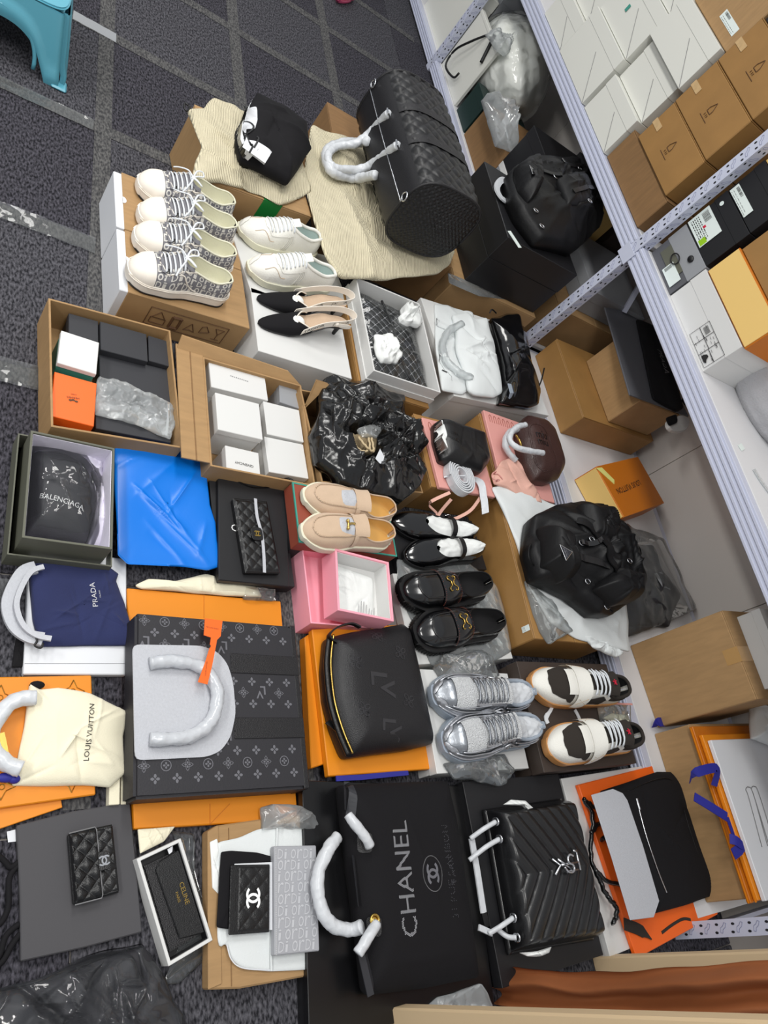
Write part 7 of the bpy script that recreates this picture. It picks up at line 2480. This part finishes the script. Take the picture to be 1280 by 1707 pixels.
# box with folding wallet
q = [(229, 1431), (300, 1398), (356, 1566), (280, 1612)]
r, wd, dp, h = open_box('gift_box', 'open white box with a black wallet and gold lettering', q, 0.036, 0.002, 'white_card', 0.006, inner='black_card')
c, _, _, an = fit(q, 0.036)
rw = thing('wallet', 'black folding leather wallet with gold lettering in a white box', 'wallet', (c.x, c.y, 0.0085), an)
w2, d2 = wd / 2 - 0.009, dp / 2 - 0.018
part(rw, 'body', G().box((-w2, -d2, 0), (w2, d2, 0.018)), 'black_grain', W=False, bev=0.004, seg=2, smooth=0.9)
part(rw, 'flap', G().prism([(-0.010, -d2 + 0.012), (w2 + 0.001, -d2), (w2 + 0.001, d2), (-0.004, d2 - 0.004), (-0.016, d2 - 0.016)], 0.0182, 0.0225), 'black_leather', W=False, bev=0.0015)
g = G()
text_between(g, 'CELINE', Vector((0.018, 0.022, 0.0226)), Vector((0.018, -0.018, 0.0226)), (0, 0, 1), 1.0)
text_between(g, 'PARIS', Vector((0.006, 0.010, 0.0226)), Vector((0.006, -0.008, 0.0226)), (0, 0, 1), 1.0)
part(rw, 'lettering', g, 'gold', W=False)
solo('paper_slip', 'white paper corner inside the folding wallet box', 'paper', G().prism(PS([(279, 1416), (288, 1410), (287, 1420), (282, 1424)], 0.03), 0.029, 0.030), 'white_paper')
solo('dust_cloth', 'cream cloth corner behind the folding wallet box', 'cloth', pillow(PS([(226, 1384), (288, 1379), (270, 1404), (230, 1424)], 0.012), 0.021, 0.008, 0.002, 14, 5), 'cream_cloth', smooth=3.2)
solo('plastic_film', 'clear film around the folding wallet box', 'plastic', pillow(PS([(285, 1384), (325, 1390), (322, 1440), (345, 1520), (352, 1590), (300, 1640), (270, 1640), (310, 1590), (355, 1570), (310, 1440), (300, 1398)], 0.006), 0.0008, 0.008, 0.005, 22, 163), 'clear_thin', smooth=3.2)

# flattened carton with small leather goods
r = thing('carton', 'flattened brown carton under the small card holders', 'carton', P(450, 1500, 0.001))
part(r, 'panel', G().prism(PS([(346, 1386), (362, 1376), (430, 1366), (545, 1352), (554, 1620), (400, 1648), (347, 1650)], 0.03), 0.001, 0.03), 'kraft', bev=0.003)
part(r, 'flap', G().prism(PS([(346, 1386), (364, 1376), (370, 1640), (347, 1650)], 0.032), 0.0302, 0.0325), 'kraft', bev=0.001)
part(r, 'crease', G().ribbon(PS([(381, 1380), (386, 1644)], 0.0308), 0.0015, 0.0008), 'kraft_dark')
solo('plastic_film', 'crumpled clear plastic behind the white cloth on the flat carton', 'plastic', pillow(PS([(442, 1345), (460, 1338), (530, 1350), (536, 1362), (533, 1384), (480, 1380), (440, 1382)], 0.05), 0.031, 0.022, 0.010, 24, 171), 'milky_film', smooth=3.2)
solo('tissue', 'white tissue strip at the left of the white cloth', 'paper', pillow(PS([(350, 1404), (362, 1398), (366, 1420), (364, 1490), (354, 1480), (352, 1440)], 0.034), 0.0326, 0.004, 0.002, 30, 7), 'tissue', smooth=3.2)
r = thing('dust_cloth', 'white dust bag spread on the flattened carton', 'cloth', P(460, 1490, 0.033))
pg = pillow(PS([(362, 1404), (400, 1396), (430, 1382), (462, 1377), (500, 1380), (549, 1384), (548, 1450), (550, 1614), (450, 1620), (405, 1616), (385, 1600), (376, 1570), (366, 1583), (362, 1560), (366, 1500), (360, 1440)], 0.037), 0.0328, 0.005, 0.002, 9, 172, smooth=1, N=120)
part(r, 'cloth', pg, 'white_cloth', smooth=3.2)
part(r, 'centre_seam', G().ribbon(spline(PS([(462, 1378), (458, 1470), (452, 1560), (452, 1618)], 0.0408), 12), 0.003, 0.0012), 'white_cloth')
hm = PS([(378, 1574), (386, 1600), (406, 1614), (450, 1617)], 0.0405)
part(r, 'hem', G().tube(spline(hm, 20), 0.0012, 5), 'white_paper')
zc = 0.0405
solo('felt_pouch', 'black felt pouch under the double letter card holder', 'pouch', pillow(PS([(369, 1420), (385, 1418), (430, 1421), (456, 1428), (452, 1500), (430, 1552), (390, 1550), (361, 1546), (365, 1480)], zc + 0.003), zc, 0.006, 0.001, 9, 173, smooth=1), 'black_cloth', smooth=3.2)
solo('card', 'white card behind the double letter card holder', 'card', G().prism(PS([(391, 1440), (456, 1437), (458, 1550), (392, 1552)], zc + 0.0075), zc + 0.0062, zc + 0.0075), 'white_paper')
c, wd, dp, an = fit([(384, 1442), (450, 1440), (452, 1554), (385, 1558)], zc + 0.016)
r = thing('card_holder', 'black quilted card holder with a white double letter emblem', 'wallet', (c.x, c.y, zc + 0.0078), an)
part(r, 'body', G().box((-wd / 2, -dp / 2, 0), (wd / 2, dp / 2, 0.006)), 'black_leather', W=False, bev=0.002)
part(r, 'card_slot', G().box((-wd / 2, -dp / 2 + 0.001, 0.006), (-wd / 2 + 0.011, dp / 2 - 0.001, 0.0072)), 'black_leather', W=False, bev=0.0005)
part(r, 'quilted_front', G().grid(quilted_flap(-wd / 2 + 0.014, wd / 2, -dp / 2, dp / 2, 0.0068, 0.0016, 0.030), 50, 80), 'black_leather', W=False, smooth=3.2)
part(r, 'emblem', G().merge(double_c(0.0155), Matrix.Translation((0.004, 0, 0.0095)) @ Matrix.Rotation(math.pi / 2, 4, 'Z')), 'white_ink', W=False, label='white double letter emblem')
c, wd, dp, an = fit([(457, 1411), (527, 1408), (535, 1586), (460, 1592)], zc + 0.02)
r = thing('wallet', 'long grey patterned wallet on the white cloth', 'wallet', (c.x, c.y, zc), an)
part(r, 'body', G().box((-wd / 2, -dp / 2, 0), (wd / 2, dp / 2, 0.018)), 'wallet_grey', W=False, bev=0.002)
pr = G()
rr = random.Random(5)
nc, nr = 6, 9
cw, rh = (wd - 0.010) / nc, (dp - 0.008) / nr
for i in range(nc):
    for j in range(nr):
        t, a, b = text_mesh('Dior'[(i + 2 * j + (j // 2)) % 4])
        hg = max(p.y for p in t.v)
        x0 = -wd / 2 + 0.0065 + i * cw
        y0 = dp / 2 - 0.004 - (j + 1) * rh
        pr.add([Vector((x0 + (p.x - a) / max(0.22, b - a) * cw * 0.82 + p.y / hg * 0.002, y0 + p.y / hg * rh * 0.9, 0.0187)) for p in t.v], t.f)
part(r, 'letter_pattern', pr, 'pale_print', W=False)
st = G()
for k in range(60):
    st.box((-wd / 2 + 0.0028, lerp(-dp / 2, dp / 2, (k + 0.3) / 60), 0.018), (-wd / 2 + 0.0036, lerp(-dp / 2, dp / 2, (k + 0.75) / 60), 0.0188))
part(r, 'stitches', st, 'white_card', W=False, kind='stuff')

# black canvas tote
zt0 = 0.0455
r = thing('tote_bag', 'black canvas tote with beaded lettering and white wrapped handles', 'bag', P(690, 1480, zt0))
pg = pillow(PS([(576, 1304), (660, 1301), (757, 1298), (772, 1360), (790, 1480), (812, 1630), (720, 1648), (622, 1660), (610, 1560), (592, 1430)], zt0 + 0.05), zt0, 0.062, 0.003, 6, 181, pw=6, smooth=1, N=150, creases=5)
part(r, 'body', pg, 'black_cloth', smooth=3.2)
bv = pg.bvh()
th = zt0 + 0.09


def beaded(body, p0, p1, sy, pitch, sd_, spacing=1.0):
    t, x0, x1 = text_mesh(body, spacing)
    A, B = on(bv, p0, th), on(bv, p1, th)
    A.z = B.z = th
    u = (B - A)
    s = u.length / (x1 - x0)
    u.normalize()
    v = Vector((-u.y, u.x, 0))
    b2 = BVHTree.FromPolygons([Vector((p.x, p.y, 0)) for p in t.v], t.f)
    ga = G()
    yy = -0.3
    step = pitch / s
    k = 0
    while yy < 1.0:
        xx = x0 + (step / 2 if k % 2 else 0)
        while xx < x1:
            h_ = b2.ray_cast(Vector((xx, yy, 1)), Vector((0, 0, -1)))
            if h_[0] is not None:
                q = A + u * ((xx - x0) * s) + v * (yy * s * sy)
                hh = bv.ray_cast(Vector((q.x, q.y, 1)), Vector((0, 0, -1)))
                if hh[0] is not None:
                    c = hh[0]
                    ga.add([c + Vector((-sd_, 0, 0.0003)), c + Vector((0, -sd_, 0.0003)), c + Vector((sd_, 0, 0.0003)), c + Vector((0, sd_, 0.0003)), c + Vector((0, 0, 0.0016))], [(0, 1, 4), (1, 2, 4), (2, 3, 4), (3, 0, 4)])
            xx += step
        yy += step * 0.866
        k += 1
    return ga


part(r, 'beaded_lettering', beaded('CHANEL', (697, 1560), (676, 1368), 1.0, 0.0030, 0.0012), 'stitch', kind='stuff')
part(r, 'beaded_lettering', beaded('31 RUE CAMBON', (765, 1530), (745, 1375), 1.0, 0.0036, 0.0009), 'dim_print', kind='stuff')
part(r, 'beaded_lettering', beaded('PARIS', (761, 1470), (754, 1425), 1.0, 0.0036, 0.0009), 'dim_print', kind='stuff')
c = on(bv, (721, 1456), th)
g = G()
for i in range(90):
    a = 2 * math.pi * i / 90
    q = c + Vector((0.028 * math.cos(a), 0.036 * math.sin(a), 0))
    g.box((-0.0008, -0.0008, 0), (0.0008, 0.0008, 0.0012), Matrix.Translation(q))
cc_ = double_c(0.018)
ccm = Matrix.Translation(c) @ Matrix.Rotation(math.pi / 2, 4, 'Z')
part(r, 'beaded_ring', drape(g, bv, 0.0008), 'grey_ink', kind='stuff')
part(r, 'emblem', drape(G().merge(cc_, ccm), bv, 0.0012), 'dim_print')
for q in ((613, 1405), (628, 1545)):
    e = [on(bv, (q[0] + 13 * math.copysign(abs(math.cos(t)) ** 0.5, math.cos(t)) - 6, q[1] + 17 * math.copysign(abs(math.sin(t)) ** 0.5, math.sin(t))), th) for t in [k * math.pi / 12 for k in range(24)]]
    part(r, 'leather_patch', drape(G().prism([(p.x, p.y) for p in e], th, th + 0.001), bv, 0.0025), 'black_grain')
c = P(624, 1534, zt0 + 0.066)
part(r, 'gold_eyelet', G().tube([c + Vector((0.010 * math.cos(t), 0.010 * math.sin(t), 0.002)) for t in [k * math.pi / 8 for k in range(16)]], 0.003, 6, closed=True).ball(c, (0.008, 0.008, 0.003)), 'gold', smooth=3.2)
zh = zt0 + 0.07
wrap_handle(r, [P(617, 1410, zh), P(606, 1392, zh + 0.006), P(590, 1372, zh + 0.006), P(580, 1358, zh)], 0.010, 'white_wrap')
wrap_handle(r, [P(628, 1540, zh), P(612, 1565, zh + 0.006), P(596, 1590, zh)], 0.010, 'white_wrap')
wrap_handle(r, [P(562, 1395, zt0 + 0.03), P(548, 1415, zt0 + 0.035), P(532, 1450, zt0 + 0.035), P(530, 1490, zt0 + 0.035), P(540, 1525, zt0 + 0.035), P(560, 1545, zt0 + 0.035), P(585, 1550, zt0 + 0.04), P(604, 1545, zt0 + 0.06)], 0.0125, 'white_wrap')
for pts in ([(578, 1303), (580, 1350)], [(592, 1305), (590, 1358)], [(592, 1425), (602, 1510)], [(602, 1590), (618, 1660)], [(614, 1590), (626, 1655)]):
    a, b = P(pts[0][0], pts[0][1], zt0 + 0.052), P(pts[1][0], pts[1][1], zt0 + 0.052)
    part(r, 'ribbon_strap', drape(G().ribbon([a.lerp(b, k / 8) for k in range(9)], 0.016, 0.002), bv, 0.0025), 'charcoal')
solo('plastic_film', 'clear plastic at the near corner of the black canvas tote', 'plastic', pillow(PS([(730, 1662), (800, 1640), (812, 1656), (826, 1690), (760, 1700), (690, 1695)], 0.05), 0.0458, 0.012, 0.006, 20, 182), 'milky_film', smooth=3.2)

# chevron leather bag
zy = 0.0655
A, B, Cc, D = PS([(836, 1346), (962, 1328), (1018, 1562), (880, 1586)], zy + 0.07)
r = thing('handbag', 'black chevron leather flap bag with a silver monogram', 'bag', P(930, 1455, zy))


def chev(u, v):
    p = A.lerp(B, u).lerp(D.lerp(Cc, u), v)
    e = min(u, 1 - u, v, 1 - v)
    # V-shaped ribs pointing away from the flap hinge
    s = (u * 1.0 - 0.40 * (1 - abs(2 * v - 1))) * 7.5
    rib = 0.008 * abs(math.sin(s * math.pi)) ** 0.55
    z = zy + 0.066 + rib * min(1, e * 14) + 0.014 * (1 - (2 * v - 1) ** 2) * (1 - (2 * u - 1) ** 2)
    z -= 0.05 * max(0, 1 - e * 16) ** 2
    p.z = z
    return p


part(r, 'chevron_flap', G().grid(chev, 150, 110), 'lamb', smooth=3.2)
side = G()
n = 30


def rimp(k):
    q = k % (4 * n)
    s, t = divmod(q, n)
    t /= n
    return [chev(t, 0), chev(1, t), chev(1 - t, 1), chev(0, 1 - t)][s]


cen = (A + B + Cc + D) / 4
ring = []
for hz, sc_ in ((0.0, 0.99), (0.3, 1.03), (0.7, 1.03), (1.0, 1.0)):
    for k in range(4 * n):
        p = rimp(k)
        q = Vector((cen.x + (p.x - cen.x) * sc_, cen.y + (p.y - cen.y) * sc_, lerp(zy, p.z, hz)))
        ring.append(q)
m_ = 4 * n
side.add(ring, [(j * m_ + i, j * m_ + (i + 1) % m_, (j + 1) * m_ + (i + 1) % m_, (j + 1) * m_ + i) for j in range(3) for i in range(m_)] + [tuple(range(m_ - 1, -1, -1))])
part(r, 'body', side, 'lamb', smooth=3.2, weld=1e-5)
c = chev(0.56, 0.47) + Vector((0, 0, 0.006))
uu, vv = (B - A).normalized(), (A - D).normalized()
mm = Matrix((uu, vv, Vector((0, 0, 1)))).transposed().to_4x4()
mm.translation = c
mm = mm @ Matrix.Scale(1.45, 4)
g = G()
# three interlaced letters
for ln in (((-0.034, 0.012), (-0.016, 0.0), (-0.034, -0.012)), ((-0.016, 0.0), (0.030, -0.001)), ((-0.020, 0.010), (0.012, -0.011)), ((0.032, -0.014), (0.032, 0.018)), ((0.032, 0.016), (0.024, 0.018)), ((0.026, -0.012), (-0.004, -0.012))):
    g.tube([mm @ Vector((a, b, 0)) for a, b in ln], 0.0032, 6)
sp = spline([mm @ Vector((a * 1.0, b * 1.0, 0.003)) for a, b in ((0.018, 0.010), (0.010, 0.013), (0.003, 0.008), (0.004, 0.001), (0.012, -0.003), (0.014, -0.010), (0.006, -0.014), (-0.004, -0.011), (-0.010, -0.004))], 40)
g.tube(sp, 0.0034, 6)
part(r, 'silver_monogram', g, 'silver', smooth=3.2, label='silver interlaced letters')
pl = zy + 0.05
for q in ((826, 1370), (832, 1399), (855, 1530), (861, 1563)):
    c = P(q[0], q[1], pl)
    part(r, 'eyelet', G().tube([c + Vector((0, 0.009 * math.cos(t), 0.010 * math.sin(t))) for t in [k * math.pi / 8 for k in range(16)]], 0.0025, 6, closed=True), 'silver', smooth=3.2)
cv = zy + 0.012
part(r, 'wrapped_chain', G().tube(spline([P(826, 1370, pl), P(806, 1382, cv + 0.03), P(784, 1398, cv + 0.006)], 14), 0.006, 8), 'white_wrap', smooth=3.2)
part(r, 'wrapped_chain', G().tube(spline([P(832, 1399, pl), P(810, 1412, cv + 0.03), P(782, 1434, cv + 0.006)], 14), 0.006, 8), 'white_wrap', smooth=3.2)
part(r, 'wrapped_chain', G().tube(spline([P(855, 1530, pl), P(835, 1544, cv + 0.03), P(815, 1556, cv + 0.01)], 14), 0.006, 8), 'white_wrap', smooth=3.2)
part(r, 'wrapped_chain', G().tube(spline([P(861, 1563, pl), P(845, 1561, cv + 0.02), P(828, 1548, cv + 0.008)], 14), 0.006, 8), 'white_wrap', smooth=3.2)
part(r, 'strap', G().ribbon(PS([(786, 1398), (795, 1450), (806, 1522)], cv + 0.002), 0.017, 0.004), 'white_wrap')
part(r, 'strap', G().ribbon(PS([(806, 1522), (812, 1545)], cv + 0.002), 0.017, 0.004), 'black_leather')
part(r, 'strap', G().ribbon(PS([(798, 1546), (820, 1556)], cv + 0.003), 0.013, 0.005), 'white_wrap')
for px in ([(844, 1340), (856, 1332), (880, 1334), (893, 1346), (896, 1360), (876, 1342)], [(872, 1588), (900, 1586), (924, 1578), (920, 1588), (905, 1594), (885, 1594)]):
    pts_ = PS(px, zy + 0.066)
    part(r, 'tissue', pillow(pts_, zy + 0.052, 0.012, 0.003, 30, 3, smooth=1), 'tissue', smooth=3.2)

# orange carrier bag and black clutch
zo = 0.0556
r = thing('carrier_bag', 'flat orange carrier bag with a handle slot under the black clutch', 'bag', P(1085, 1430, zo))
part(r, 'sheet', G().prism(PS([(964, 1308), (1101, 1273), (1197, 1524), (1062, 1598)], zo + 0.014), zo, zo + 0.014), 'h_orange', bev=0.002)
part(r, 'handle_slot', G().tube(spline(PS([(1103, 1555), (1120, 1542), (1138, 1532), (1151, 1533)], zo + 0.0145), 18), [0.004] * 18, 8, flat=0.25), 'umber_suede', smooth=3.2)
part(r, 'ribbon_handle', G().ribbon(spline(PS([(1040, 1540), (1062, 1548), (1075, 1556), (1086, 1566)], zo + 0.018), 10), [0.03] * 6 + [0.02, 0.012, 0.006, 0.003], 0.002), 'umber_suede')
zc = zo + 0.0146
r = thing('clutch', 'black zipped clutch with a grey foam flap on the orange bag', 'bag', P(1110, 1410, zc))
pg = pillow(PS([(1012, 1316), (1060, 1300), (1105, 1284), (1137, 1285), (1165, 1360), (1207, 1488), (1160, 1505), (1100, 1522), (1070, 1450), (1040, 1370)], zc + 0.03), zc, 0.040, 0.003, 7, 191, pw=7, smooth=0, N=170)
part(r, 'body', pg, 'black_cloth', smooth=3.2)
bv = pg.bvh()
fl = PS([(986, 1325), (1022, 1315), (1038, 1322), (1046, 1334), (1072, 1410), (1099, 1502), (1090, 1529), (1051, 1534), (1020, 1430)], zc + 0.05)
fg = G().prism([(p.x, p.y) for p in fl], zc + 0.047, zc + 0.050)
part(r, 'foam_flap', fg, 'foam', bev=0.001)
part(r, 'zip', G().tube(spline(ons(bv, [(1060, 1333), (1075, 1390), (1095, 1450), (1110, 1488)], zc, 0.002), 30), 0.0022, 6), 'silver', smooth=3.2)
part(r, 'zip_pull', G().tube(ons(bv, [(1060, 1332), (1062, 1340), (1065, 1350)], zc, 0.003), 0.0035, 6), 'silver')
sm = spline(PS([(1130, 1370), (1168, 1445)], zc + 0.08), 10)
part(r, 'seam', G().tube(spline(ons(bv, [(1046, 1318), (1118, 1300), (1150, 1385), (1178, 1470)], zc, 0.0004), 30), 0.0014, 5), 'black_nylon', smooth=3.2)
part(r, 'stud', G().ball(P(1171, 1391, zc + 0.047), 0.003, 8, 6), 'silver')
ch = []
r = thing('chain_strap', 'black plastic wrapped chain strap beside the grey foam flap', 'strap', P(995, 1430, zo + 0.015))
zz = zo + 0.03
for pts in ([(972, 1332), (990, 1345), (1010, 1358), (1016, 1370)], [(972, 1334), (985, 1350), (988, 1375), (984, 1420), (992, 1450), (1015, 1470), (1040, 1476)], [(984, 1390), (1000, 1372), (1015, 1388), (1003, 1400)], [(992, 1450), (1010, 1490), (1028, 1515), (1022, 1540)]):
    part(r, 'wrapped_chain', G().tube([p + Vector((0.0016 * math.cos(i * 1.1), 0.0016 * math.sin(i * 1.1), 0.0016 * math.sin(i * 1.9))) for i, p in enumerate(spline(PS(pts, zz), 34))], 0.0062, 8), 'black_bag', smooth=3.2)

# films around the shoes in the middle
solo('plastic_film', 'clear plastic sheet under the black chunky loafers', 'plastic', pillow(PS([(662, 930), (720, 945), (780, 935), (830, 975), (842, 1015), (855, 1085), (820, 1105), (720, 1110), (690, 1040), (665, 990)], 0.075), 0.0708, 0.0022, 0.0012, 26, 201, N=120), 'clear_film', smooth=3.2)
solo('plastic_film', 'clear plastic bag puffed between the loafers and silver runners', 'plastic', pillow(PS([(725, 1112), (745, 1090), (790, 1082), (825, 1092), (832, 1128), (790, 1135), (740, 1138)], 0.09), 0.0758, 0.030, 0.012, 22, 202), 'clear_film', smooth=3.2)
solo('plastic_film', 'crumpled clear plastic in front of the nearer silver runner', 'plastic', pillow(PS([(742, 1272), (790, 1262), (840, 1258), (862, 1282), (842, 1310), (800, 1300), (760, 1298)], 0.09), 0.0758, 0.028, 0.014, 24, 203), 'clear_film', smooth=3.2)
solo('plastic_film', 'clear plastic under the large black box at the film-wrapped carton', 'plastic', pillow(PS([(748, 452), (775, 470), (840, 480), (890, 494), (880, 502), (800, 492), (750, 470)], 0.205), 0.1985, 0.0012, 0.001, 20, 204), 'clear_film', smooth=3.2)
